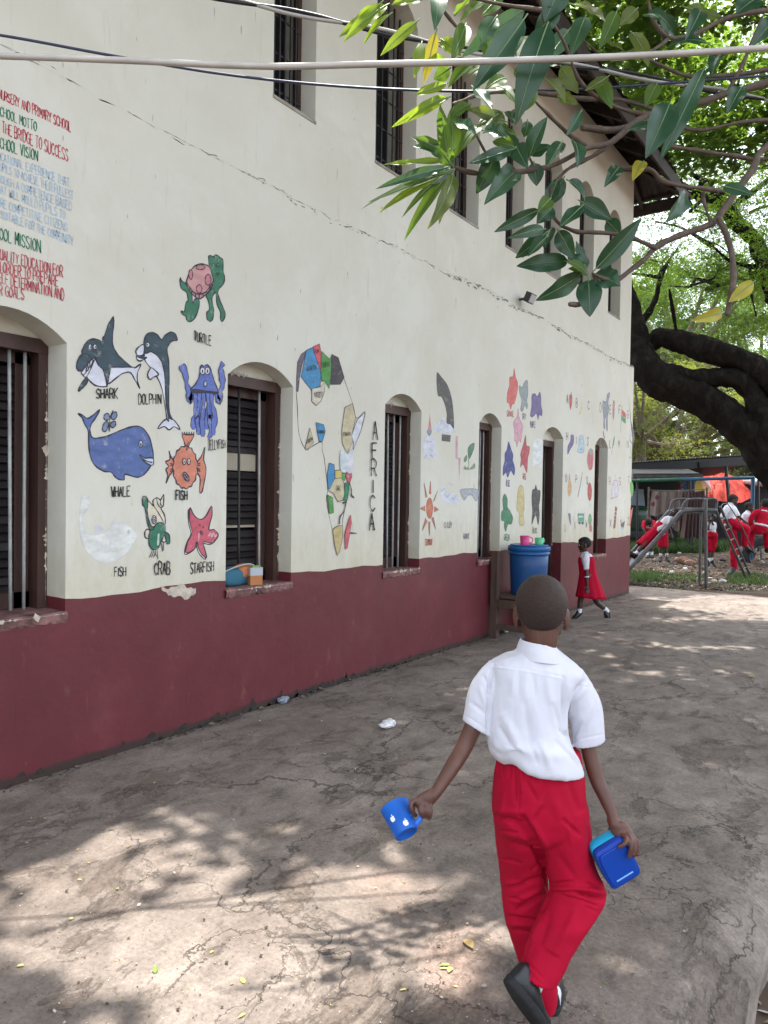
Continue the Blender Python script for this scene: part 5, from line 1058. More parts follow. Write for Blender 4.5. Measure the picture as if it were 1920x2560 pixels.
# background trees
def tree(c, r, nc, per, cr, leaf, L, seed, label, name='background_tree', trunk=None, spr=.5, n=30, tm='bark3'):
    base = c*(1, 1, 0) if trunk is None else trunk*(1, 1, 0); o = thing(name, label, 'tree', base); C, K = clumps(c, r, nc, per, cr, seed)
    C = C[C[:, 2] > .4]; quadcloud('crown', sprays(C, spr, int(n*2.6), L*.56, L*.25, .45, seed+1), LV[leaf], o); mb = MB()
    top = c-np.array([0, 0, r[2]*.45]); tr = max(.12, .045*r[0]+.1); mb.add(tube([base+(0, 0, -.2), base*(.6)+top*.4, top], [tr*1.35, tr, tr*.8], 12, 4))
    for k in K[::2]: mb.add(tube([top+(0, 0, -.2), (top+k)/2+np.array([0, 0, -.1*r[2]]), k], [tr*.55, tr*.3, .03], 7, 3))
    mb.build('trunk', M[tm], o)
tree(I_(700, 1560, 30), (4.4, 3.0, 2.8), 60, 14, .60, 'olive', .17, 31, 'yellow green feathery tree under the long dark limb of the rain tree', trunk=I_(500, 1900, 30))
tree(I_(1330, 1030, 36), (4.6, 3, 3.8), 60, 14, .75, 'far', .2, 41, 'soft green tree above the long dark limb at the right edge', trunk=I_(1600, 1900, 36))
tree(I_(760, 850, 33), (5.6, 3, 3.6), 64, 14, .7, 'lime', .18, 51, 'bright lime green tree seen between the upper limbs of the rain tree', trunk=I_(300, 1900, 33))
tree(I_(1050, 1640, 44), (13, 4, 6.0), 150, 14, .95, 'far', .26, 61, 'wide green tree far behind the sheds', trunk=I_(1245, 1990, 44), spr=.7)
tree(I_(200, 1200, 40), (10, 4, 7.5), 110, 13, .95, 'far', .26, 71, 'tall green tree behind the school corner', trunk=S(345, 700, 40), spr=.7)
tree(S(350, -120, 26), (2.6, 2, 2.2), 22, 9, .5, 'olive', .15, 81, 'thin olive tree with a pale grey trunk left of the shed', trunk=S(348, 700, 26))
# low weeds in front of the cloths
wb = thing('weed_bush', 'leafy green weed bush growing at the foot of the cloths', 'bush', onground(*ZG(690, 1300), -.03)); C, K = clumps(onground(*ZG(690, 1300), -.03)+(0, 0, .45), (.35, .3, .3), 8, 7, .14, 91)
quadcloud('crown', sprays(C, .13, 16, .09, .05, .5, 92), LV['far'], wb); mesh('stem', *tube([ORG[wb.name], ORG[wb.name]+(0, 0, .5)], .012, 6, 2), M['bark2'], wb)

# ---------------------------------------------------------------- big-leaved tree reaching in from the right, close by
ft = thing('broad_leaved_tree', 'tree with big glossy leaves and bent grey branches reaching in at upper right', 'tree', (6.2, 4.3, -.2))
def H_(x, y, d): return at(*ZH(x, y), d)
BR = [([(2300, 250), (1980, 380), (1659, 560), (1600, 650), (1490, 800), (1440, 860), (1300, 912), (1225, 952), (1180, 1000), (1085, 1072)], [30, 26, 17, 16, 15, 14, 13, 12, 11, 10], 3.6, 3.3), ([(1225, 952), (1130, 912), (1040, 895), (930, 890), (870, 868)], [9, 9, 9, 8, 7], 3.3, 3.25),
      ([(1470, 840), (1500, 900), (1520, 980), (1525, 1080), (1503, 1205)], [10, 12, 13, 13, 10], 3.4, 3.3), ([(2300, 150), (1980, 220), (1659, 318), (1500, 360), (1400, 392), (1300, 412), (1200, 440), (1130, 485), (1050, 550), (960, 570), (850, 628), (740, 655), (640, 665), (530, 665), (462, 645)], [28, 24, 18, 15, 15, 14, 14, 14, 13, 11, 11, 10, 9, 8, 7], 3.7, 3.0),
      ([(1980, 560), (1659, 610), (1540, 600), (1400, 580), (1270, 560)], [16, 10, 9, 8, 7], 3.7, 3.5), ([(1490, 735), (1400, 722), (1330, 715), (1250, 692), (1200, 650), (1080, 650)], [8, 9, 10, 10, 10, 9], 3.45, 3.3), ([(1150, 480), (1050, 500), (950, 490)], [12, 13, 12], 3.4, 3.3),
      ([(1240, 430), (1100, 385), (960, 380), (800, 360), (700, 350), (600, 355), (520, 372), (450, 400)], [9, 9, 8, 8, 7, 7, 6, 5], 3.5, 3.0), ([(1050, 555), (1000, 590), (955, 615), (890, 650), (850, 690)], [9, 9, 8, 8, 7], 3.4, 3.25), ([(960, 560), (900, 520), (830, 455), (765, 390)], [8, 8, 7, 6], 3.35, 3.1),
      ([(2300, 60), (1900, 30), (1659, 40), (1500, 70), (1380, 130), (1280, 145), (1220, 80), (1195, -20)], [20, 16, 12, 10, 9, 9, 8, 7], 3.8, 3.5), ([(1800, 240), (1550, 285), (1450, 292), (1330, 288), (1200, 230), (1100, 210)], [14, 10, 9, 8, 7, 5], 3.7, 3.5), ([(1500, 360), (1560, 250), (1600, 150), (1640, 60)], [8, 8, 7, 6], 3.6, 3.6),
      ([(1200, 440), (1100, 420), (1000, 370), (930, 300), (870, 150), (800, 40), (760, -60)], [9, 8, 8, 7, 6, 6, 6], 3.4, 2.9), ([(640, 665), (600, 620), (560, 560), (520, 480)], [6, 6, 5, 5], 3.15, 3.1), ([(760, 650), (740, 600), (700, 560)], [6, 5, 5], 3.2, 3.15), ([(870, 868), (840, 840), (820, 780), (830, 720)], [7, 6, 5, 5], 3.25, 3.2), ([(1085, 1072), (1040, 1075), (985, 1050)], [9, 8, 6], 3.3, 3.25), ([(985, 1140), (940, 1168), (900, 1168)], [8, 9, 9], 3.3, 3.25), ([(985, 1050), (1000, 1100), (985, 1145)], [7, 8, 8], 3.27, 3.3),
      ([(800, 40), (600, 10), (420, -40)], [6, 6, 5], 2.95, 2.8), ([(460, 100), (400, 20), (380, -60)], [5, 5, 5], 2.85, 2.8), ([(1280, 145), (1200, 200), (1060, 230), (930, 140)], [7, 6, 5, 4], 3.6, 3.3), ([(1440, 860), (1420, 800), (1410, 740), (1450, 720)], [6, 6, 6, 6], 3.42, 3.5), ([(1659, 460), (1550, 470), (1400, 500), (1290, 480)], [9, 8, 7, 6], 3.6, 3.5)]
mb = MB()
for pts, r, a, b_ in BR:
    Q = catmull(np.column_stack([pts, r]), 5); k = len(Q)
    mb.add(tube([H_(x, y, a+(b_-a)*i/(k-1)) for i, (x, y, q) in enumerate(Q)], [q*.94*3.3/F_PX/1.5361 for x, y, q in Q], 9, 1))
for y0, z1 in ((H_(2300, 250, 3.6), 1), (H_(2300, 150, 3.7), 1), (H_(2300, 60, 3.8), 1)): mb.add(tube([y0, (y0+np.array([6.2, 4.3, 2.0]))/2+(0.2, .1, -.15), (6.2, 4.3, 2.0)], [.055, .075, .10], 9, 4))
mb.add(tube([(6.2, 4.3, -.4), (6.25, 4.3, .9), (6.15, 4.3, 2.2)], [.18, .14, .12], 12, 4))
V, Fc = mb.vf(); nr = normals(V, Fc); V = V+nr*(.0035*vnoise(V, 18, 3)+.002*vnoise(V, 60, 4))[:, None]; mesh('trunk', V, Fc, M['bark2'], ft)
LEAF = """180,5 10,145 50 l|205,15 25,165 48 l|215,50 105,175 36 l|320,75 170,215 44 l|395,-40 378,120 62 g|330,160 300,300 42 l|388,110 335,325 46 y|400,150 480,215 55 l|330,0 210,20 45 l|455,60 520,-20 50 m|590,0 475,85 60 m|740,25 480,222 68 g|735,55 525,348 92 d|870,-70 800,85 100 d|815,85 690,480 112 d|900,108 815,222 62 g|770,140 700,240 80 m|660,150 560,215 60 m|640,-30 560,60 60 m
440,260 375,305 60 m|540,240 430,340 62 m|600,255 500,300 50 m|655,300 570,345 50 m|430,600 400,400 50 m|440,600 360,578 40 g|445,590 442,415 62 m|440,640 150,727 36 g|455,650 120,778 36 m|455,655 95,805 26 m|450,650 160,820 36 l|450,655 252,838 36 m|450,662 350,882 62 o|440,662 262,925 42 m|445,668 396,862 42 o|440,620 180,632 34 l|430,600 288,528 46 m|440,600 295,560 44 g|430,380 212,490 40 l|440,372 268,472 40 l|400,330 300,370 40 l|430,320 310,360 34 l|445,650 300,700 60 s|450,640 380,560 60 m
690,570 510,628 50 d|690,568 600,545 50 m|620,590 538,745 72 d|700,650 568,788 78 g|690,560 738,650 64 d|760,620 770,715 62 d|742,595 825,558 46 d|740,615 812,448 58 d|700,545 600,490 52 m|560,480 450,612 62 m|640,430 540,490 60 o|520,400 435,462 52 m|680,520 560,440 60 m|650,520 700,620 66 d|660,470 500,420 55 o|945,420 882,522 44 d|905,535 925,645 64 d|735,460 722,528 46 d|690,475 645,430 40 d
878,678 808,795 62 d|850,690 810,800 50 d|825,760 770,820 52 m|835,790 770,860 60 d|790,800 606,892 46 d|805,880 655,916 42 d|810,890 688,992 56 d|815,905 738,985 50 d|850,880 915,995 64 d|950,785 858,872 52 d|885,690 955,775 66 d|930,768 1058,845 74 d|1035,845 1090,900 60 d|830,870 800,960 46 d
962,1042 922,925 54 d|985,1045 1172,838 66 d|905,1000 692,1022 70 d|950,1045 765,1155 68 d|965,1060 880,1005 50 m|978,1060 1092,1100 104 d|968,1068 975,1218 88 d|968,1052 890,1032 36 o|1010,1080 935,1140 50 d|950,1030 880,960 60 d
1285,388 1188,610 98 d|1425,238 1240,625 64 d|1275,480 1112,505 58 d|1340,738 1262,855 62 d|1478,714 1602,748 48 d|1182,618 1138,697 48 y|1620,-10 1535,55 90 d|1690,70 1595,180 60 d|1440,175 1270,180 52 d|1330,25 1490,68 62 o|900,15 1035,85 62 o|1050,290 955,350 40 o|1235,315 1188,410 54 m|1610,1078 1508,1160 52 y|1485,1198 1362,1232 46 y|1160,30 1090,100 60 o|1000,150 1110,200 60 o|1180,200 1050,240 50 o|860,250 930,360 60 o|800,300 880,400 60 o|760,320 720,430 60 m|850,370 930,400 40 o|1240,60 1300,140 50 d|500,90 440,240 60 m|620,60 540,200 66 g|560,120 610,300 60 m|680,260 760,330 60 o|860,20 760,150 70 d|960,60 900,220 66 g|1080,40 1010,190 60 m|430,230 330,250 44 l|520,330 600,420 56 g|610,330 700,410 60 m|560,500 660,530 60 d|870,540 810,640 56 d|1000,300 1060,420 56 m|1130,120 1200,260 60 o|1180,60 1280,100 54 d|1400,40 1340,160 60 d|1500,180 1440,300 60 d|1560,330 1500,440 60 d|1090,640 1030,720 50 d|760,260 850,250 50 m|450,470 540,520 50 g"""
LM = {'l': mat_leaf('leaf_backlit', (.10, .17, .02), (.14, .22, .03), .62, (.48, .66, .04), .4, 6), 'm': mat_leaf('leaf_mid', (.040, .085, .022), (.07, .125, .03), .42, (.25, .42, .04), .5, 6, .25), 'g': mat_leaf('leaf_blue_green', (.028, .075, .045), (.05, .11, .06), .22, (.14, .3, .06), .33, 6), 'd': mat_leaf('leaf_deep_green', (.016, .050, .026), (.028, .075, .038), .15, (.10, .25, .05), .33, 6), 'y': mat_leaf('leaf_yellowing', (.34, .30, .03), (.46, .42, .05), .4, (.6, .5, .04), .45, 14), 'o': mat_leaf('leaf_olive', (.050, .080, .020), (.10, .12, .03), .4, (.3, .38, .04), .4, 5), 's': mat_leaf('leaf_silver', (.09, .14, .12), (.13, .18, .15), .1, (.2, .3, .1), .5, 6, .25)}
keys = list(LM); mb = MB(); mv_ = MB(); R = random.Random(9)
def big_leaf(a, b_, w, face, bend, fold, wave):
    ax = b_-a; L = np.linalg.norm(ax); ax = ax/L; s_ = norm(np.cross(ax, face)); nn = np.cross(s_, ax); n = 16; V = []; ph = R.uniform(0, 6)
    for i in range(n+1):
        t = i/n; pro = 0.0 if i == 0 else (min(1, t*9)*.07 if t < .07 else sin(pi*((t-.04)/.96)**.80)**.85*(1-.10*t)); pro = max(pro, .02 if t < .12 else .004)
        c = a+ax*L*t+nn*(bend*L*(t-t*t)*1.6); wv = wave*sin(t*14+ph)*pro
        for k, f in enumerate((-1, -.5, 0, .5, 1)): V.append(c+s_*w/2*pro*f+nn*(abs(f)*w*fold*pro+(wv*w if k in (0, 4) else 0)*(1 if k == 0 else -1)))
    return V, [(5*i+k, 5*i+5+k, 5*i+6+k, 5*i+1+k) for i in range(n) for k in range(4)], [V[5*i+2] for i in range(n+1)]
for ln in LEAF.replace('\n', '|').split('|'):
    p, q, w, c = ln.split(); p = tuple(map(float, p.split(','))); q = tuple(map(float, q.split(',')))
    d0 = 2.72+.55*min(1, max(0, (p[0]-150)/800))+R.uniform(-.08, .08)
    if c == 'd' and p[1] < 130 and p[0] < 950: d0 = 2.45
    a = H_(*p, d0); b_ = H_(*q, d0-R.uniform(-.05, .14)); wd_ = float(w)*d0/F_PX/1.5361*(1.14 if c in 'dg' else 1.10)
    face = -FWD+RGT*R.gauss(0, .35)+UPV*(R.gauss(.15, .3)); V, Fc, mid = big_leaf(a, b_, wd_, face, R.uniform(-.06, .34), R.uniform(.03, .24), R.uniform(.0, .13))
    mb.add((V, Fc), keys.index(c)); mid = np.array(mid); mv_.add(tube(mid[:-1]-norm(FWD)*.0012, np.linspace(.0030, .0008, len(mid)-1), 5, 1), 0)
for i in range(160):                                          # more leaves where the branches run off to the right, out of the picture
    a = at(random.uniform(1990, 3000), random.uniform(-500, 900), random.uniform(3.2, 4.6)); b_ = a+np.array([random.gauss(0, .14), random.gauss(0, .14), random.gauss(-.12, .12)])
    V, Fc, mid = big_leaf(a, b_, random.uniform(.05, .09), -FWD+RGT*random.gauss(0, .5)+UPV*.5, .15, .1, .03); mb.add((V, Fc), keys.index(random.choice('dmdg')))
mb.add(mv_.vf(), len(keys)); mb.build('foliage', [LM[k] for k in keys]+[mat_leaf('midrib', (.17, .27, .12), (.22, .32, .15), .2)], ft, True)
# ---------------------------------------------------------------- people
def mat_skin(name, c):
    m, t, b = nodes(name); v = mapping(t); f = noise(t, 14, 5, .6, v)
    t.links.new(ramp(t, f, [(.3, tuple(q*.8 for q in c)), (.7, tuple(q*1.2 for q in c))]), b.inputs['Base Color']); b.inputs['Roughness'].default_value = .48; b.inputs['Specular IOR Level'].default_value = .45
    b.inputs['Subsurface Weight'].default_value = .06; b.inputs['Subsurface Radius'].default_value = (.01, .004, .002); bump(t, b, noise(t, 160, 3, .5, v), .12, .002); return m
def mat_cloth(name, c, var=.07, rough=.85, weave=260, sheen=.15):
    m, t, b = nodes(name); v = mapping(t); t.links.new(ramp(t, noise(t, 6, 5, .6, v), [(.3, tuple(q*(1-var) for q in c)), (.7, tuple(min(1, q*(1+var)) for q in c))]), b.inputs['Base Color'])
    b.inputs['Roughness'].default_value = rough; b.inputs['Specular IOR Level'].default_value = .2; b.inputs['Sheen Weight'].default_value = sheen
    h = mix(t, .35, noise(t, 30, 5, .6, v), noise(t, weave, 2, .5, v)); bump(t, b, h, .22, .004); return m
SKIN = mat_skin('brown_skin', (.098, .041, .028)); SKIN2 = mat_skin('dark_brown_skin', (.050, .026, .018))
HAIR = simple('close_cropped_hair', (.020, .015, .014), .75, .5, 160, .9, .25, bscale=420); WHITE = mat_cloth('white_cotton', (.60, .60, .66)); REDC = mat_cloth('red_school_cloth', (.36, .001, .022), .12, .85, 260, 0.0); REDK = mat_cloth('red_knit', (.38, .005, .026), .12, .9, 120, 0.0)
SHOE = simple('black_shoe_leather', (.010, .011, .013), .42, .35, 30, .25, .5); SOLE = simple('black_rubber_sole', (.016, .016, .017), .8, .4, 40, .5); SOCK = mat_cloth('white_sock', (.66, .66, .68)); EYEW = simple('eye_white', (.7, .66, .6), .2, .03, 4, 0); EYEB = simple('eye_dark', (.01, .007, .005), .1, .03, 4, 0); LIP = simple('lip', (.10, .035, .03), .5, .1, 9, 0)
UPZ = np.array([0, 0, 1.0])
def smooth_rings(spec, dense=5, n=40, ex=2.3):            # spec rows: left point, right point, half thickness (3D points)
    A = np.array([np.concatenate([l, r, [h]]) for l, r, h in spec]); Q = catmull(A, dense); out = []
    ang = np.arange(n)*2*pi/n; ca = np.sign(np.cos(ang))*np.abs(np.cos(ang))**(2/ex); sa = np.sign(np.sin(ang))*np.abs(np.sin(ang))**(2/ex)
    for q in Q:
        c = (q[:3]+q[3:6])/2; a = (q[3:6]-q[:3])/2; b = DEP-a*(DEP@a)/(a@a); b = norm(b)*q[6]; out.append(c+ca[:, None]*a+sa[:, None]*b)
    return out
def hollow(Rg, wall=.006, depth=.06):                     # turn the end inward so the opening reads as cloth
    e = Rg[-1]; c = e.mean(0); back = norm(Rg[-3].mean(0)-c); r = np.linalg.norm(e-c, axis=1).mean(); k = 1-wall/r
    return Rg+[c+(e-c)*k, c+(e-c)*k+back*depth*.5, c+(e-c)*k*.97+back*depth]
def crease(V, Fc, Z, folds, k=1.0, facing=True):          # push folds into the cloth along lines
    nr = normals(V, Fc); u, v, d = project(V); o = Z(0, 0); s = Z(1, 0)[0]-o[0]; x = (u-o[0])/s; y = (v-o[1])/s; D = np.zeros(len(V)); vis = np.clip(((CAM-V)*nr).sum(1)/d*3, 0, 1) if facing else 1
    for x0, y0, x1, y1, w, a in folds:
        L2 = (x1-x0)**2+(y1-y0)**2+1e-6; t = np.clip(((x-x0)*(x1-x0)+(y-y0)*(y1-y0))/L2, 0, 1); q = ((x-x0-t*(x1-x0))**2+(y-y0-t*(y1-y0))**2)/w**2
        D += a*.001*np.exp(-q)*(.35+.65*np.sin(pi*np.clip(t, .02, .98))**.6)
    return V+nr*(np.clip(D*k, -.015, .02)*vis)[:, None]
def finger(pts, r, k=4): return tube(pts, [r, r*1.02, r*.95, r*.82][:len(pts)] if len(pts) <= 4 else r, 10, k)
def shoe(parent, heel, ax, up, L, wdt=.36, name='shoe'):
    ax = norm(ax); up = norm(up-ax*(up@ax)); sd = np.cross(up, ax); Rg = []; W_ = L*wdt/2; n = 22
    hw = lambda t: W_*(1.0 if t > .55 else .80+.2*sin(pi*max(0, t-.1)/.9))*min(1, (sin(pi*min(1, max(0.0, t))**.95)**.38 if 0 < t < 1 else .05))
    hh = lambda t: L*(.30 if t < .28 else .30-.16*min(1, (t-.28)/.32)**.8-.03*max(0, t-.6)/.4)*min(1, (max(t, .001)/.06)**.35)*min(1, ((1-t)/.10+.02)**.45)
    for t in np.concatenate([[.004, .015], np.linspace(.04, .96, 18), [.985, .997]]):
        c = heel+ax*L*t; w, h = hw(t), hh(t); r_ = []
        for a in np.arange(n)*2*pi/n:
            ca, sa = cos(a), sin(a); r_.append(c+sd*w*np.sign(ca)*abs(ca)**.8+up*(L*.05+(h*max(0, sa)**.75 if sa > 0 else L*.01*sa)))
        Rg.append(np.array(r_))
    s = mesh(name, *rings(Rg), SHOE, parent); So = []
    for z, g in ((-.006, .93), (0, 1.03), (.05*L, 1.06), (.075*L, 1.03), (.076*L, .9)):
        So.append(np.array([heel+ax*L*(.5-.515*cos(b_))+sd*hw(min(.996, max(.004, .5-.5*cos(b_))))*g*sgn+up*z for sgn, rng in ((1, np.linspace(.05, pi-.05, 16)), (-1, np.linspace(pi-.05, .05, 16))) for b_ in rng]))
    mesh('sole', *rings(So), SOLE, s); return s
def face_parts(o, c, fd, sd, up, s, lip=True):
    for g in (-1, 1):
        e = c+fd*.079*s+sd*g*.030*s-up*.005*s; ev = mesh('eye', *ellipsoid(e, [sd*.0125*s, fd*.008*s, up*.0085*s], 12, 8), EYEW, o); mesh('iris', *ellipsoid(e+fd*.0055*s, [sd*.0055*s, fd*.004*s, up*.0055*s], 10, 6), EYEB, ev)
    if lip: mesh('mouth', *ellipsoid(c+fd*.083*s-up*.062*s, [sd*.022*s, fd*.008*s, up*.0085*s], 12, 6), LIP, o)
def head_solids(c, fd, sd, up, s):
    P = [ellipsoid(c+up*.022*s-fd*.004*s, [sd*.072*s, fd*.090*s, up*.080*s], 28, 18), ellipsoid(c-up*.045*s+fd*.022*s, [sd*.054*s, fd*.058*s, up*.062*s], 22, 14), ellipsoid(c-up*.02*s+fd*.03*s, [sd*.062*s, fd*.052*s, up*.055*s], 22, 14)]
    P += [ellipsoid(c+fd*.088*s-up*.028*s, [sd*.015*s, fd*.014*s, up*.011*s], 12, 8), tube([c+fd*.08*s+up*.002*s, c+fd*.092*s-up*.025*s], [.007*s, .011*s], 8, 3), ellipsoid(c+fd*.078*s-up*.062*s, [sd*.022*s, fd*.012*s, up*.012*s], 12, 8), ellipsoid(c+fd*.066*s-up*.098*s, [sd*.026*s, fd*.02*s, up*.016*s], 12, 8)]
    for g in (-1, 1):
        e = c+sd*g*.0685*s-fd*.004*s-up*.018*s; n_ = norm(sd*g-fd*.5); P.append(ellipsoid(e+sd*g*.003*s, [n_*.006*s, norm(np.cross(up, n_))*.017*s, up*.029*s], 14, 10)); P.append(ellipsoid(e-up*.026*s-sd*g*.002*s, [n_*.006*s, fd*.008*s, up*.009*s], 10, 8))
    return P
def cap_hair(c, fd, sd, up, s, off=.0025, rough=.0015, lo=-.052):
    V, Fc = ellipsoid(c+up*.022*s-fd*.004*s, [sd*(.072*s+off), fd*(.090*s+off), up*(.080*s+off)], 56, 40)
    nr = norm_rows(V-(c+up*.02*s)); V = V+nr*(rough*vnoise(V, 260, 2)+rough*.7*vnoise(V, 90, 6))[:, None]
    q = V-c; f = q@fd; z = q@up; keep = z > np.where(f > .02*s, .030*s+.35*(f-.02*s), np.where(f > -.03*s, .010*s, lo*s))
    return V, [t for t in Fc if all(keep[i] for i in t)]

# ---- the boy walking away, in front
B = lambda x, y, d: at(*ZS(x, y), d); T_ = lambda x, y, d: at(*ZT(x, y), d)
bo_y = thing('person', 'boy in white shirt and red trousers walking away with blue cup and lunch box', 'person', onground(1389, 2533))
fd = norm(DEP+.22*np.array([RGT[0], RGT[1], 0])-UPZ*.05); sd = norm(np.cross(fd, UPZ)); hu = np.cross(sd, fd); hc = B(764, 385, 2.055)
parts = head_solids(hc, fd, sd, hu, 1.0)+[tube([B(764, 480, 2.05), B(762, 600, 2.05), B(760, 720, 2.06)], [.047, .046, .040], 18, 4)]
parts += [tube([B(750, 760, 2.07), B(740, 1000, 2.07), B(720, 1350, 2.07), T_(610, 300, 2.08)], [.055, .070, .072, .075], 18, 4, 1.0), tube([B(430, 870, 2.07), B(740, 820, 2.07), B(1030, 920, 2.07)], [.024, .036, .024], 12, 4)]
shL, elL, wrL = B(410, 880, 2.07), at(1160, 1868, 2.035), at(1094, 1974, 1.955)
parts.append(tube([shL, at(1190, 1800, 2.05), elL, at(1130, 1918, 1.99), wrL, at(*ZU(1330, 330), 1.945)], [.022, .0255, .0238, .0215, .0165, .0160], 14, 5))
shR, elR, wrR = B(1050, 930, 2.08), at(1490, 1940, 2.06), at(1530, 2036, 2.015)
parts.append(tube([shR, at(1466, 1850, 2.075), elR, at(1512, 1992, 2.035), wrR, at(*ZL(800, 500), 2.005)], [.019, .0205, .022, .019, .0155, .017], 14, 5))
U_ = lambda x, y, d: at(*ZU(x, y), d); Lq = lambda x, y, d: at(*ZL(x, y), d)
# left hand, closed round the cup handle: palm, four fingers, thumb
parts += [tube([U_(1430, 250, 1.95), U_(1250, 380, 1.94), U_(1120, 470, 1.935)], [.016, .022, .021], 14, 4, .55, side=norm(UPV-RGT*.8)), ellipsoid(U_(1170, 430, 1.937), [norm(RGT+UPV*.6)*.030, FWD*.012, norm(UPV-RGT*.6)*.022], 14, 10)]
parts += [finger([U_(1010, 420, 1.932), U_(900, 470, 1.925), U_(905, 620, 1.92), U_(985, 735, 1.932)], .0068), finger([U_(1110, 480, 1.93), U_(1085, 600, 1.918), U_(1120, 720, 1.918), U_(1155, 765, 1.935)], .0072),
          finger([U_(1200, 500, 1.93), U_(1190, 620, 1.918), U_(1205, 720, 1.920), U_(1225, 770, 1.937)], .0069), finger([U_(1290, 500, 1.935), U_(1300, 640, 1.922), U_(1285, 740, 1.922), U_(1268, 800, 1.935)], .0062), finger([U_(1200, 380, 1.955), U_(1060, 420, 1.968), U_(950, 520, 1.972), U_(930, 640, 1.966)], .0078)]
# right hand over the top corner of the lunch box
parts += [tube([Lq(760, 420, 2.01), Lq(880, 590, 2.0), Lq(1010, 700, 1.99)], [.017, .024, .022], 14, 4, .55, side=norm(RGT+UPV*.5)), ellipsoid(Lq(960, 640, 1.995), [norm(RGT*.7+UPV*.4)*.025, FWD*.012, norm(UPV-RGT*.6)*.028], 14, 10)]
parts += [finger([Lq(960, 700, 1.985), Lq(1035, 800, 1.966), Lq(1010, 905, 1.955), Lq(895, 970, 1.957)], .0070), finger([Lq(1030, 710, 1.985), Lq(1135, 815, 1.966), Lq(1150, 990, 1.957), Lq(1100, 1175, 1.958)], .0073),
          finger([Lq(1080, 690, 1.988), Lq(1205, 840, 1.973), Lq(1232, 1010, 1.965), Lq(1205, 1150, 1.962)], .0068), finger([Lq(1110, 680, 1.995), Lq(1265, 860, 1.985), Lq(1292, 1020, 1.978), Lq(1278, 1140, 1.972)], .0060), finger([Lq(800, 500, 2.02), Lq(720, 620, 2.035), Lq(740, 720, 2.045), Lq(830, 800, 2.045)], .0080)]
for a, k_, b_ in ((T_(480, 500, 2.085), T_(510, 1200, 2.140), T_(662, 2010, 2.10)), (T_(800, 500, 2.07), T_(890, 1180, 2.04), T_(590, 1840, 1.95))): parts.append(tube([a, (a+k_)/2, k_, (k_+b_)/2, b_], [.055, .045, .034, .029, .022], 12, 3))
V, Fc, E_ = union(parts, .0032, 3); mesh('body', V, Fc, SKIN, bo_y)
V, Fc = cap_hair(hc, fd, sd, hu, 1.0, .0030, .0006); 
HB = simple('buzzed_hair', (.042, .023, .017), .55, .5, 220, .9, .35, bscale=700, detail=3); mesh('hair', V, Fc, HB, bo_y); face_parts(bo_y, hc, fd, sd, hu, 1.0)
# shirt
TD = 2.07
spec = [(B(600, 650, TD), B(895, 675, TD), .058), (B(555, 695, TD), B(950, 728, TD), .068), (B(440, 738, TD), B(1035, 795, TD), .076), (B(380, 785, TD), B(1075, 860, TD), .086), (B(374, 920, TD), B(1005, 960, TD), .094), (B(366, 1040, TD), B(960, 1060, TD), .099), (B(356, 1200, TD), B(950, 1220, TD), .104), (B(352, 1330, TD), B(985, 1380, TD), .114), (B(372, 1430, TD), B(1035, 1480, TD), .120), (B(405, 1480, TD), B(1062, 1545, TD), .119), (B(428, 1506, TD), B(1072, 1582, TD), .112)]
Rg = hollow(smooth_rings(spec, 6, 48, 2.4), .012, .025); torso = rings(Rg)
def sleeve(a, mid, b0, b1, d0, d1, r0, ex=.84):
    c1 = (B(*b0, d1)+B(*b1, d1))/2; half = np.linalg.norm(B(*b0, d1)-B(*b1, d1))/2; P = [B(*a, d0), B(*mid, (d0+d1)/2), c1]; Q = catmull(P, 10); Rg = []; e1 = norm(B(*b1, d1)-B(*b0, d1)); t0 = norm(Q[1]-Q[0]); s0 = norm(np.cross(t0, FWD)); s0 = s0 if s0@e1 > 0 else -s0
    for i, c in enumerate(Q):
        f = i/(len(Q)-1); e = norm(s0*(1-f)+e1*f); r = r0*(1-f)+half*f; t = norm(Q[min(i+1, len(Q)-1)]-Q[max(i-1, 0)]); w = norm(np.cross(e, t)); Rg.append(np.array([c+e*r*cos(q)+w*r*ex*sin(q) for q in np.arange(28)*2*pi/28]))
    return rings(Rg)
sl_l = sleeve((470, 850), (335, 1000), (172, 1203), (378, 1328), 2.07, 2.055, .050); sl_r = sleeve((950, 900), (1088, 1110), (1008, 1408), (1241, 1352), 2.075, 2.075, .056)
V, Fc, E_ = union([torso, sl_l, sl_r, ellipsoid(B(392, 1325, 2.062), [RGT*.016, FWD*.03, UPV*.018], 14, 10)], .0032, 8)
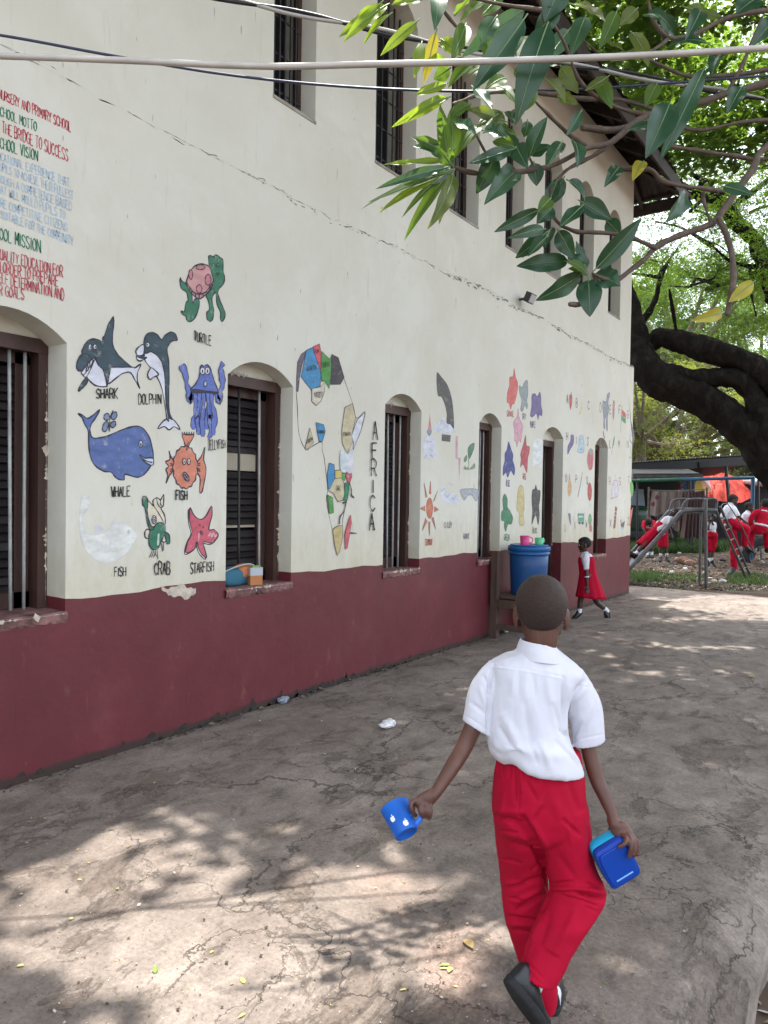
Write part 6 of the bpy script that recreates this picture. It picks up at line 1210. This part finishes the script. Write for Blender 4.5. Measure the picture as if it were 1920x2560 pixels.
fo = [(405, 792, 600, 815, 6, -2.2), (600, 815, 925, 880, 6, -2.2), (405, 808, 600, 831, 7, 1.5), (600, 831, 925, 896, 7, 1.5), (935, 890, 922, 1290, 15, -7), (975, 960, 965, 1270, 24, 4), (388, 830, 362, 1010, 13, -6), (362, 1010, 358, 1310, 10, -5), (405, 960, 400, 1280, 26, 3), (560, 850, 540, 1010, 22, 2.5), (600, 860, 590, 1020, 14, -2), (660, 860, 640, 1060, 24, 2.5), (705, 870, 720, 1040, 15, -2), (800, 890, 880, 1230, 30, 4.5), (850, 1100, 935, 1330, 22, -5), (700, 1050, 760, 1400, 42, 4), (640, 1080, 670, 1380, 26, -3), (480, 1180, 620, 1450, 34, 5), (450, 1270, 560, 1440, 18, -4), (922, 1290, 1005, 1365, 16, -7), (880, 1370, 1050, 1560, 18, -5), (930, 1400, 1070, 1560, 18, 4), (760, 1380, 820, 1560, 26, 4), (700, 1430, 730, 1530, 16, -3), (390, 1400, 450, 1470, 20, -3), (400, 1420, 1030, 1490, 55, 5), (330, 880, 372, 965, 12, -4), (300, 960, 345, 1100, 18, 3), (240, 1080, 340, 1160, 16, -2.5), (190, 1168, 360, 1282, 5, -1.6), (1110, 900, 1010, 990, 14, -3.5), (1100, 960, 990, 1090, 20, 3), (1060, 1230, 985, 1340, 18, -6), (1150, 1080, 1080, 1260, 28, 3), (1000, 1365, 1238, 1312, 5, -1.6), (1025, 950, 1130, 960, 6, -1.5), (405, 740, 405, 800, 5, -1.5)]
V = crease(V, Fc, ZS, fo, 1.45); u, v, d = project(V); x = (u-1100)*3.0164; y = (v-1400)*3.0164
V = V+UPZ[None]*(.021*np.exp(-((x-555)/85)**2)*np.clip((y-1400)/100, 0, 1))[:, None]; nr = normals(V, Fc); V = V+nr*(.0020*vnoise(V*np.array([1.6, 1.6, .55]), 24, 4)+.0009*vnoise(V*np.array([1.5, 1.5, .8]), 52, 5))[:, None]
shirt = mesh('shirt', relax(V, E_, 1), Fc, WHITE, bo_y)
cr = smooth_rings([(B(572, 712, 2.07), B(930, 752, 2.07), .078), (B(588, 650, 2.065), B(892, 680, 2.065), .066), (B(607, 600, 2.06), B(858, 626, 2.06), .055), (B(611, 597, 2.06), B(853, 623, 2.06), .052), (B(614, 604, 2.06), B(850, 630, 2.06), .051), (B(604, 690, 2.06), B(880, 720, 2.06), .055)], 4, 44, 2.2)
V, Fc = rings(cr, False, False); V = crease(V, Fc, ZS, [(590, 680, 700, 690, 10, 1.5), (700, 640, 900, 700, 12, -1.5), (790, 640, 880, 720, 10, 2)]); mesh('collar', V, Fc, WHITE, shirt)
# trousers
pel = smooth_rings([(T_(318, 40, TD), T_(925, 70, TD), .088), (T_(300, 150, TD), T_(950, 215, TD), .096), (T_(272, 270, TD), T_(962, 310, TD), .103), (T_(258, 420, TD), T_(972, 440, TD), .108), (T_(256, 560, TD), T_(996, 570, TD), .108), (T_(290, 690, TD), T_(960, 690, TD), .095), (T_(420, 770, TD), T_(840, 770, TD), .06)], 5, 48, 2.4)
def leg(spec, hol=True):
    q = smooth_rings([(T_(*l, d), T_(*r, d), h) for l, r, d, h in spec], 5, 36, 2.2); return rings(hollow(q, .008, .05) if hol else q)
leg_l = leg([((262, 500), (640, 500), 2.08, .085), ((264, 650), (645, 650), 2.085, .085), ((288, 850), (660, 850), 2.105, .070), ((308, 1000), (676, 1000), 2.125, .062), ((326, 1200), (685, 1200), 2.14, .056), ((347, 1370), (660, 1375), 2.14, .054), ((392, 1520), (660, 1525), 2.14, .052), ((445, 1680), (700, 1680), 2.125, .052), ((500, 1830), (742, 1830), 2.11, .050), ((555, 1960), (752, 1960), 2.10, .050), ((590, 2075), (738, 2068), 2.10, .048)], False)
leg_r = leg([((610, 480), (975, 480), 2.06, .088), ((602, 650), (1005, 650), 2.06, .088), ((620, 850), (1030, 850), 2.06, .082), ((655, 1000), (1062, 1000), 2.06, .078), ((690, 1110), (1108, 1100), 2.045, .074), ((692, 1200), (1124, 1190), 2.035, .072), ((655, 1290), (1092, 1280), 2.022, .070), ((612, 1400), (1030, 1390), 1.998, .064), ((560, 1520), (950, 1520), 1.985, .060), ((512, 1650), (868, 1650), 1.968, .057), ((478, 1745), (810, 1765), 1.955, .055), ((468, 1775), (745, 1890), 1.945, .052)], False)
V, Fc, E_ = union([rings(pel), leg_l, leg_r], .0035, 6)
ft_ = [(270, 590, 480, 655, 18, -8), (265, 545, 470, 560, 24, 4), (400, 630, 600, 800, 22, -8), (490, 610, 645, 920, 26, -15), (420, 650, 590, 800, 30, -9), (560, 800, 645, 960, 26, -12), (560, 640, 700, 880, 30, 4), (640, 930, 560, 690, 12, -6), (430, 190, 432, 480, 11, -5), (470, 190, 480, 400, 12, 4), (455, 560, 470, 300, 8, -3), (600, 220, 600, 330, 10, -3), (680, 330, 640, 470, 26, -3), (720, 420, 790, 640, 40, 3), (850, 330, 930, 560, 26, -4), (720, 1165, 900, 1152, 15, 6), (900, 1152, 1122, 1195, 13, 7), (905, 1190, 1105, 1240, 17, -10), (700, 1128, 880, 1108, 15, -5), (1000, 1120, 1110, 1150, 14, -6), (400, 1150, 650, 1070, 22, -7), (360, 1110, 560, 1120, 18, 4), (450, 1325, 655, 1205, 18, -8), (430, 1260, 620, 1170, 18, 5), (360, 1372, 580, 1405, 15, -7), (370, 1430, 560, 1440, 20, 4), (400, 800, 560, 840, 24, -4), (690, 1210, 640, 1330, 14, -6), (620, 1420, 520, 1650, 22, 4), (700, 1350, 620, 1600, 30, -3), (900, 1330, 760, 1650, 34, 4), (980, 1300, 1060, 1335, 10, -3), (1000, 700, 1040, 980, 20, -4), (640, 930, 700, 1180, 16, -8), (470, 1700, 640, 1880, 8, 2), (480, 1680, 650, 1860, 7, -2), (560, 1560, 470, 1740, 12, -4), (760, 900, 900, 1080, 30, -3), (300, 700, 470, 740, 10, -4), (320, 930, 470, 960, 12, -4), (690, 1170, 800, 1185, 9, -5), (880, 1225, 1060, 1290, 10, -5), (760, 1205, 930, 1250, 10, -4), (560, 1010, 660, 940, 10, -4), (380, 1230, 520, 1250, 10, -4), (420, 1480, 560, 1500, 10, -4), (640, 1620, 760, 1700, 12, -3), (800, 620, 930, 740, 16, -4), (650, 520, 560, 640, 12, -4), (520, 330, 600, 470, 16, -3), (830, 560, 860, 800, 22, 3), (340, 420, 330, 640, 18, 3)]
R = random.Random(3); xw = 300
while xw < 950: ft_.append((xw, 150+(xw-300)*.11, xw+R.uniform(-12, 12), 250+R.uniform(0, 70), 8, R.choice([-1, 1])*R.uniform(1.5, 3.2))); xw += R.uniform(16, 30)
V = crease(V, Fc, ZT, ft_, 1.75); nr = normals(V, Fc); V = V+nr*(.0025*vnoise(V*np.array([1.3, 1.3, .8]), 17, 4)+.0012*vnoise(V, 40, 5))[:, None]; mesh('trousers', relax(V, E_, 1), Fc, REDC, bo_y)
# shoes and socks
h_ = T_(380, 1868, 1.90); axs = norm(T_(700, 2345, 1.955)-h_); pl = norm(-RGT*.888-UPV*.46); upv = -(pl*.86-FWD*.5)
shoe(bo_y, h_+pl*.004, axs, upv, .208, .43)
mesh('sock', *tube([T_(590, 1830, 1.955), T_(545, 1930, 1.935)], [.030, .030], 12, 3), SOCK, bo_y)
hp_ = onground(1385, 2540); shoe(bo_y, hp_+UPZ*.006, DEP*.95+RGT*.15, UPZ, .195, .38)
mesh('sock', *tube([T_(668, 2010, 2.11), T_(712, 2100, 2.12), hp_+DEP*.03+UPZ*.05], [.028, .027, .027], 12, 3), SOCK, bo_y)
# the cup: open end up and away to the left
c0, c1 = U_(545, 540, 1.972), U_(815, 1130, 1.915); ax = norm(c0-c1); Hh = np.linalg.norm(c0-c1); A = frame_of(ax, -FWD)
cu = thing('blue_cup', 'bright blue plastic cup with white bitten apple marks in the boy\'s left hand', 'cup', c1); cb = P_('cup_blue', (.006, .10, .46), rough=.5, var=.12); r1, r0 = .0410, .0325
mesh('body', *lathe(c1, [(0, .006), (r0*.8, .006), (r0*.84, 0), (r0, .002), (r0*1.02, .006), (r1, Hh), (r1*.955, Hh), (r0*.93, .01), (0, .010)], 48, A), cb, cu)
def apple(a0, hz, s):                        # a small bitten apple wrapped onto the cup wall
    P1 = [(.0, .72), (.25, .85), (.62, .78), (.82, .45), (.70, .38), (.62, .2), (.68, .0), (.84, -.12), (.62, -.62), (.32, -.86), (.0, -.76), (-.32, -.86), (-.66, -.55), (-.85, 0), (-.8, .5), (-.5, .84), (-.2, .82)]; P2 = [(.02, .92), (.10, 1.25), (.42, 1.45), (.36, 1.1)]; mb = MB()
    for P in (P1, P2):
        q = catmull(P, 3, True); V = []
        for x, y in q:
            h = hz+y*s; r = r0*1.02+(r1-r0*1.02)*h/Hh+.0005; a = a0+x*s/r; V.append(c1+A[0]*r*cos(a)+A[1]*r*sin(a)+A[2]*h)
        mb.add((V, [tuple(range(len(V)))]))
    return mb
vr = (-FWD); ang = lambda p: atan2((p-c1)@A[1], (p-c1)@A[0])
for k, (x, y) in enumerate(((518, 812), (785, 895), (885, 628))):
    q = ray(*ZU(x, y)); f_ = lambda D: np.linalg.norm((CAM+D*q-c1)-A[2]*((CAM+D*q-c1)@A[2]))-(r0+(r1-r0)*((CAM+D*q-c1)@A[2])/Hh)
    Ds = np.linspace(1.80, 2.02, 400); ok = [D for D in Ds if f_(D) < 0]; best = ok[0] if ok else min(Ds, key=lambda D: abs(f_(D)))
    p = CAM+best*q; apple(ang(p), (p-c1)@A[2], .0085).build('apple_mark', [P_('mark_white', (.75, .76, .78))], cu)
hd_ = norm(U_(1040, 800, 1.93)-U_(800, 830, 1.94)); hd_ = norm(hd_-ax*(hd_@ax)); mesh('handle', *tube([c1+ax*Hh*.80+hd_*r1*.93, c1+ax*Hh*.78+hd_*(r1+.016), c1+ax*Hh*.5+hd_*(r1+.022), c1+ax*Hh*.22+hd_*(r1+.012), c1+ax*Hh*.12+hd_*r0*.98], .0045, 8, 5, 1.6), P_('handle_blue', (.02, .15, .62)), cu)
# the lunch box
bx_ = (Lq(355, 1110, 1.985)+Lq(1360, 1540, 1.965))/2; e1 = norm(Lq(1000, 760, 1.98)-Lq(355, 1110, 1.98)); e2 = norm(Lq(760, 1905, 1.975)-Lq(355, 1110, 1.98)); e2 = norm(e2-e1*(e1@e2)); nf = np.cross(e1, e2); nf = nf if nf@FWD < 0 else -nf
bx_ = bx_+e2*.003+e1*.002; nf = norm(nf+e2*.21+e1*.07); e2 = norm(e2-nf*(e2@nf)); e1 = norm(e1-nf*(e1@nf)); hw_, hh_ = .0490, .0630
lb_ = thing('lunch_box', 'deep blue plastic lunch box with turquoise base held in the boy\'s right hand', 'lunch box', bx_); lbm = P_('box_blue', (.002, .048, .33), rough=.5); lbt = P_('box_turquoise', (.01, .40, .66), rough=.4)
def slab(c, a, b_, t, m, name, ex=6, parent=None, round_=.02):
    Rg = []; n = 64
    for z, s in ((-t, .90), (-t*.97, .965), (-t*.8, .995), (t*.8, .995), (t*.97, .965), (t, .90)):
        Rg.append(np.array([c+nf*z+e1*(a*s)*np.sign(cos(q))*abs(cos(q))**(2/ex)+e2*(b_*s)*np.sign(sin(q))*abs(sin(q))**(2/ex) for q in np.arange(n)*2*pi/n]))
    return mesh(name, *rings(Rg), m, parent)
fc = (Lq(355, 1110, 1.975)+Lq(1360, 1540, 1.965))/2
slab(bx_-nf*.012, hw_*1.0, hh_*1.0, .013, lbm, 'lid', 7, lb_); slab(bx_-nf*.042, hw_*.985, hh_*.985, .0185, lbt, 'base', 7, lb_)
slab(bx_+nf*.0025, hw_*.86, hh_*.86, .004, lbm, 'raised_panel', 6, lb_); mesh('latch_line', *tube([bx_+nf*.0072+e2*hh_*.58-e1*hw_*.5, bx_+nf*.0072+e2*hh_*.58+e1*hw_*.5], .0022, 8, 2), P_('box_pale_blue', (.18, .38, .75)), lb_)
mesh('seal', *tube([bx_+nf*.002-e2*hh_*.90-e1*hw_*.80, bx_+nf*.002-e2*hh_*.90+e1*hw_*.72], .0016, 8, 2), P_('box_ridge', (.03, .06, .50)), lb_)

# ---- everyone else: joints placed where the photograph shows them
def figure(label, Z, d, s, J, fdir, top, bottom, group=None, skin=SKIN2, sleeve=.62, hem=None, bulk=1.0, extra=None, hairoff=.006, sock=.06):
    P = {}
    for tok in J.split():
        k, v = tok.split(':'); v = list(map(float, v.split(','))); P[k] = at(*Z(v[0], v[1]), d+(v[2] if len(v) > 2 else 0))
    base = min((P['tl'], P['tr']), key=lambda q: q[2])*(1, 1, 0) if 'tl' in P else P['hp']*(1, 1, 0)
    o = thing('person', label, 'person', base, group); fd = norm(fdir); up = norm(P['hd']-P['nk']); fd = norm(fd-up*(fd@up)); sd = np.cross(fd, up)
    pa = head_solids(P['hd'], fd, sd, up, s)+[tube([P['hd']-up*.05*s, P['nk'], P['nk']*.7+P['hp']*.3], [.042*s, .04*s, .055*s], 12, 3), tube([P['nk']*.8+P['hp']*.2, P['nk']*.4+P['hp']*.6, P['hp']], [.075*s, .075*s, .085*s], 12, 3)]
    for q in 'lr':
        S_, E1, W1 = P['s'+q], P['e'+q], P['w'+q]; pa.append(tube([P['nk']*.85+P['hp']*.15, S_, (S_+E1)/2, E1, (E1+W1)/2, W1], np.array([.05, .036, .031, .027, .024, .018])*s, 10, 3))
        fdn = norm(W1-E1); sx = norm(np.cross(fdn, FWD)); pa.append(ellipsoid(W1+fdn*.035*s, [fdn*.042*s, sx*.026*s, np.cross(fdn, sx)*.014*s], 12, 8))
        for i, (g, L) in enumerate(((-.020, .050), (-.007, .058), (.006, .055), (.019, .044))): b_ = W1+fdn*.068*s+sx*g*s; pa.append(tube([b_, b_+fdn*L*.5*s-FWD*.004*s, b_+fdn*L*.85*s+np.cross(fdn, sx)*.015*s], np.array([.0085, .008, .007])*s, 8, 2))
        b_ = W1+fdn*.025*s-sx*.022*s; pa.append(tube([b_, b_+(fdn*.6-sx)*.022*s, b_+(fdn*1.4-sx*1.1)*.028*s], np.array([.010, .009, .008])*s, 8, 2))
        if 'k'+q in P: H1 = P['hp']+sd*(.05 if q == 'r' else -.05)*s*(1 if (sd@RGT) != 0 else 1); pa.append(tube([H1, (H1+P['k'+q])/2, P['k'+q], (P['k'+q]+P['a'+q])/2, P['a'+q]], np.array([.068, .058, .043, .040, .028])*s, 10, 3))
    V, Fc, _ = union(pa, .0065*s, 2); mesh('body', V, Fc, skin, o); V, Fc = cap_hair(P['hd'], fd, sd, up, s, hairoff, .004, -.06); mesh('hair', V, Fc, HAIR, o); face_parts(o, P['hd'], fd, sd, up, s)
    sh_ = [tube([P['nk']+(P['nk']-P['hp'])*.02, P['nk']*.75+P['hp']*.25, P['nk']*.4+P['hp']*.6, P['hp']], np.array([.06, .105, .105, .112])*s*bulk, 16, 4, .85, side=sd)]
    for q in 'lr':
        S_, E1, W1 = P['s'+q], P['e'+q], P['w'+q]; e = S_+(E1-S_)*sleeve if sleeve <= 1 else E1+(W1-E1)*(sleeve-1); L = [P['nk']*.88+P['hp']*.12, S_]+([E1] if sleeve > 1 else [])+[e]; sh_.append(tube(L, np.array([.05, .055]+([.047] if sleeve > 1 else [])+[.045])*s, 12, 4))
    V, Fc, _ = union(sh_, .008*s, 2); nr = normals(V, Fc); V = V+nr*(.006*vnoise(V, 14, 2)+.003*vnoise(V, 35, 3))[:, None]*s; shirt = mesh('shirt', V, Fc, top, o)
    kind, bm_ = bottom
    if kind in ('trousers', 'shorts'):
        pp = [tube([P['nk']*.15+P['hp']*.85, P['hp'], P['hp']-(P['nk']-P['hp'])*.12], np.array([.112, .122, .10])*s, 14, 3)]
        for q in 'lr':
            H1 = P['hp']+sd*(.055 if q == 'r' else -.055)*s; K1, A1 = P['k'+q], P['a'+q]
            pp.append(tube([H1, (H1+K1)/2, K1]+([(K1+A1)/2, A1] if kind == 'trousers' else []), np.array([.095, .085, .072]+([.064, .056] if kind == 'trousers' else []))*s, 12, 4))
        V, Fc, _ = union(pp, .008*s, 2); nr = normals(V, Fc); V = V+nr*(.008*vnoise(V, 12, 5)+.004*vnoise(V, 30, 6))[:, None]*s; mesh(kind, V, Fc, bm_, o)
    else:
        hm = [at(*Z(x, y), d+dz) for x, y, dz in hem]; c1 = (hm[0]+hm[1])/2; a1 = (hm[1]-hm[0])/2; c0 = P['nk']*.38+P['hp']*.62 if kind == 'skirt' else P['nk']*1.0
        Rg = []; t = norm(c1-c0); sx = norm(a1-t*(a1@t)); w = np.cross(t, sx); n = 36
        lo, hi = (.112*s, np.linalg.norm(a1))
        for i in range(15):
            f = i/14; c = c0+(c1-c0)*f; prof = lo*(1-f)+hi*f if kind == 'skirt' else (.075*s if f < .02 else .112*s if f < .09 else .124*s+(hi-.122*s)*max(0, (f-.42)/.58)**1.1); e = norm(sx*(1-f)+norm(a1)*f); Rg.append(np.array([c+e*prof*(1+.07*f*sin(9*q)+.03*f*sin(5*q+1))*cos(q)+w*prof*.82*(1+.07*f*sin(9*q))*sin(q) for q in np.arange(n)*2*pi/n]))
        mesh(kind, *rings(hollow(Rg, .012, .05)), bm_, o)
    for q in 'lr':
        if 'a'+q not in P: continue
        A1 = P['a'+q]; tdir = P['t'+q]-A1; an = A1+(P['k'+q]-A1)*.02; fx = norm(tdir); up_ = norm(norm(P['k'+q]-A1)*.5+UPZ*.6)
        mesh('sock', *tube([A1+norm(P['k'+q]-A1)*sock*s, A1, A1+fx*.03*s], np.array([.036, .033, .033])*s, 10, 3), SOCK, o); L = .215*s; hl = A1-norm(fx)*.058*s-up_*.048*s; shoe(o, hl, fx, up_, L, .46)
    if extra: extra(o, P, fd, sd, up, shirt)
    return o
def collar_white(o, P, fd, sd, up, shirt):
    mesh('collar', *lathe(P['nk']-up*.012, [(.088, -.02), (.075, .0), (.052, .022), (.05, .02), (.07, -.005)], 20, np.array([sd, fd, up])), WHITE, shirt)
RG = norm(RGT*(1, 1, 0))
def girl_extra(o, P, fd, sd, up, shirt):
    collar_white(o, P, fd, sd, up, shirt); f = norm(P['wr']-P['er']); c = P['er']+(P['wr']-P['er'])*.30; mesh('wristband', *lathe(c, [(.026, -.008), (.029, -.008), (.029, .008), (.026, .008)], 14, frame_of(f)), WHITE, o)
figure('small girl in red pinafore dress and white blouse striding left past the wall', ZF, 9.15, .86, 'hd:378,1500 nk:388,1585 hp:405,1765 sr:388,1622,-.07 sl:395,1620,.08 er:397,1745,-.11 wr:402,1850,-.12 el:430,1740,.12 wl:445,1840,.14 kl:345,1975,-.02 al:335,2078,-.02 tl:262,2128,-.02 kr:480,1985,.04 ar:572,2068,.06 tr:572,2150,.05', -RG+DEP*.12, WHITE, ('dress', REDC), None, SKIN2, .62, [(308, 1945, 0), (552, 1965, 0)], .88, girl_extra)
figure('child in white shirt and red skirt lying back on the slide chute', ZG, 13.3, .95, 'hd:690,968 nk:652,1010 hp:520,1135 sr:612,1022,-.13 sl:640,1060,.13 er:628,1095,-.2 wr:652,1165,-.22 el:700,1060,.25 wl:745,1010,.3 kl:372,1288,.06 al:268,1405,.06 tl:246,1392,.06 kr:385,1280,-.06 ar:285,1392,-.06 tr:262,1372,-.06', UPZ*.7-RG*.5-DEP*.3, WHITE, ('skirt', REDC), 'children playing round the slide', SKIN2, .6, [(300, 1265, 0), (385, 1365, 0)])
figure('child in red dress bending forward behind the foot of the slide', ZG, 16.2, 1.0, 'hd:425,1060,-.30 nk:425,1080,-.20 hp:430,1175,.12 sr:380,1065,-.18 sl:470,1062,-.18 er:372,1130,-.3 wr:392,1200,-.34 el:480,1130,-.3 wl:462,1200,-.34 kl:415,1290,.08 al:412,1395,.08 tl:408,1412,-.06 kr:452,1290,.08 ar:455,1395,.08 tr:458,1412,-.06', -DEP-UPZ*.8, REDK, ('skirt', REDC), 'children playing round the slide', SKIN2, .7, [(378, 1245, .08), (500, 1245, .08)], 1.05, collar_white)
figure('child in white shirt and red skirt standing behind the child on the slide', ZG, 16.6, 1.0, 'hd:560,1010 nk:562,1048 hp:568,1175 sr:528,1065 sl:598,1065 er:520,1120 wr:522,1175 el:612,1120 wl:618,1172 kl:548,1320 al:545,1410 tl:542,1432,-.06 kr:598,1320 ar:612,1408 tr:622,1430,-.06', -DEP*.8+RG*.6, WHITE, ('skirt', REDC), 'children playing round the slide', SKIN2, .6, [(515, 1312, 0), (622, 1312, 0)])
figure('small child in red shorts raising both hands to the face beside slide pole', ZG, 17.0, 1.02, 'hd:1048,1022 nk:1062,1065 hp:1072,1205 sr:1034,1080,-.04 sl:1098,1082,.04 er:1040,1138,-.14 wr:1048,1080,-.16 el:1108,1130,.02 wl:1082,1062,-.12 kl:1082,1345 al:1072,1455 tl:1102,1492,-.03 kr:1050,1345,-.02 ar:1045,1462,-.04 tr:1030,1498,-.07', -DEP*.5-RG*.3, WHITE, ('shorts', REDC), 'children playing round the slide', SKIN2, .75)
figure('taller pupil in white shirt and red trousers with one knee raised at the slide ladder', ZG, 15.3, 1.22, 'hd:1292,832 nk:1272,888 hp:1262,1062 sr:1232,915,-.1 sl:1300,918,.1 er:1190,1005,-.12 wr:1232,1062,-.16 el:1340,985,.1 wl:1400,1040,.1 kl:1312,1310 al:1306,1525 tl:1252,1580,-.05 kr:1425,1130,-.05 ar:1418,1290,-.02 tr:1470,1322,-.05', RG-DEP*.1, WHITE, ('trousers', REDC), 'children playing round the slide', SKIN2, 1.05, None, 1.1)
figure('seated pupil in white shirt bowing over red trousers between the ladder and the bench', ZG, 15.9, 1.08, 'hd:1462,905 nk:1448,962 hp:1395,1092 sr:1425,985,-.08 sl:1470,990,.08 er:1400,1050,-.12 wr:1440,1100,-.14 el:1490,1060,.08 wl:1500,1110,.06 kl:1490,1150 al:1478,1310 tl:1505,1345,-.05 kr:1460,1160,-.06 ar:1425,1300,-.06 tr:1385,1360,-.08', RG-DEP*.3, WHITE, ('trousers', REDC), 'children playing round the slide', SKIN2, .9)
def waist_white(o, P, fd, sd, up, shirt): mesh('waist_stripe', *lathe(P['hp']+up*.055, [(.142, -.022), (.152, -.02), (.152, .02), (.142, .022)], 24, np.array([sd, fd, up])), WHITE, shirt); collar_white(o, P, fd, sd, up, shirt)
figure('pupil in thick red jumper with white waist stripe seated with back turned on the bench', ZG, 15.4, 1.12, 'hd:1628,872 nk:1615,930 hp:1575,1115 sr:1680,965 sl:1530,960 er:1720,1050,.05 wr:1700,1120,.1 el:1480,1040,.05 wl:1500,1110,.15 kl:1478,1150,.35 al:1470,1320,.35 tl:1462,1345,.45 kr:1640,1150,.38 ar:1650,1320,.38 tr:1650,1345,.5', DEP+RG*.1, REDK, ('trousers', REDC), 'children playing round the slide', SKIN2, 1.9, None, 1.05, waist_white)
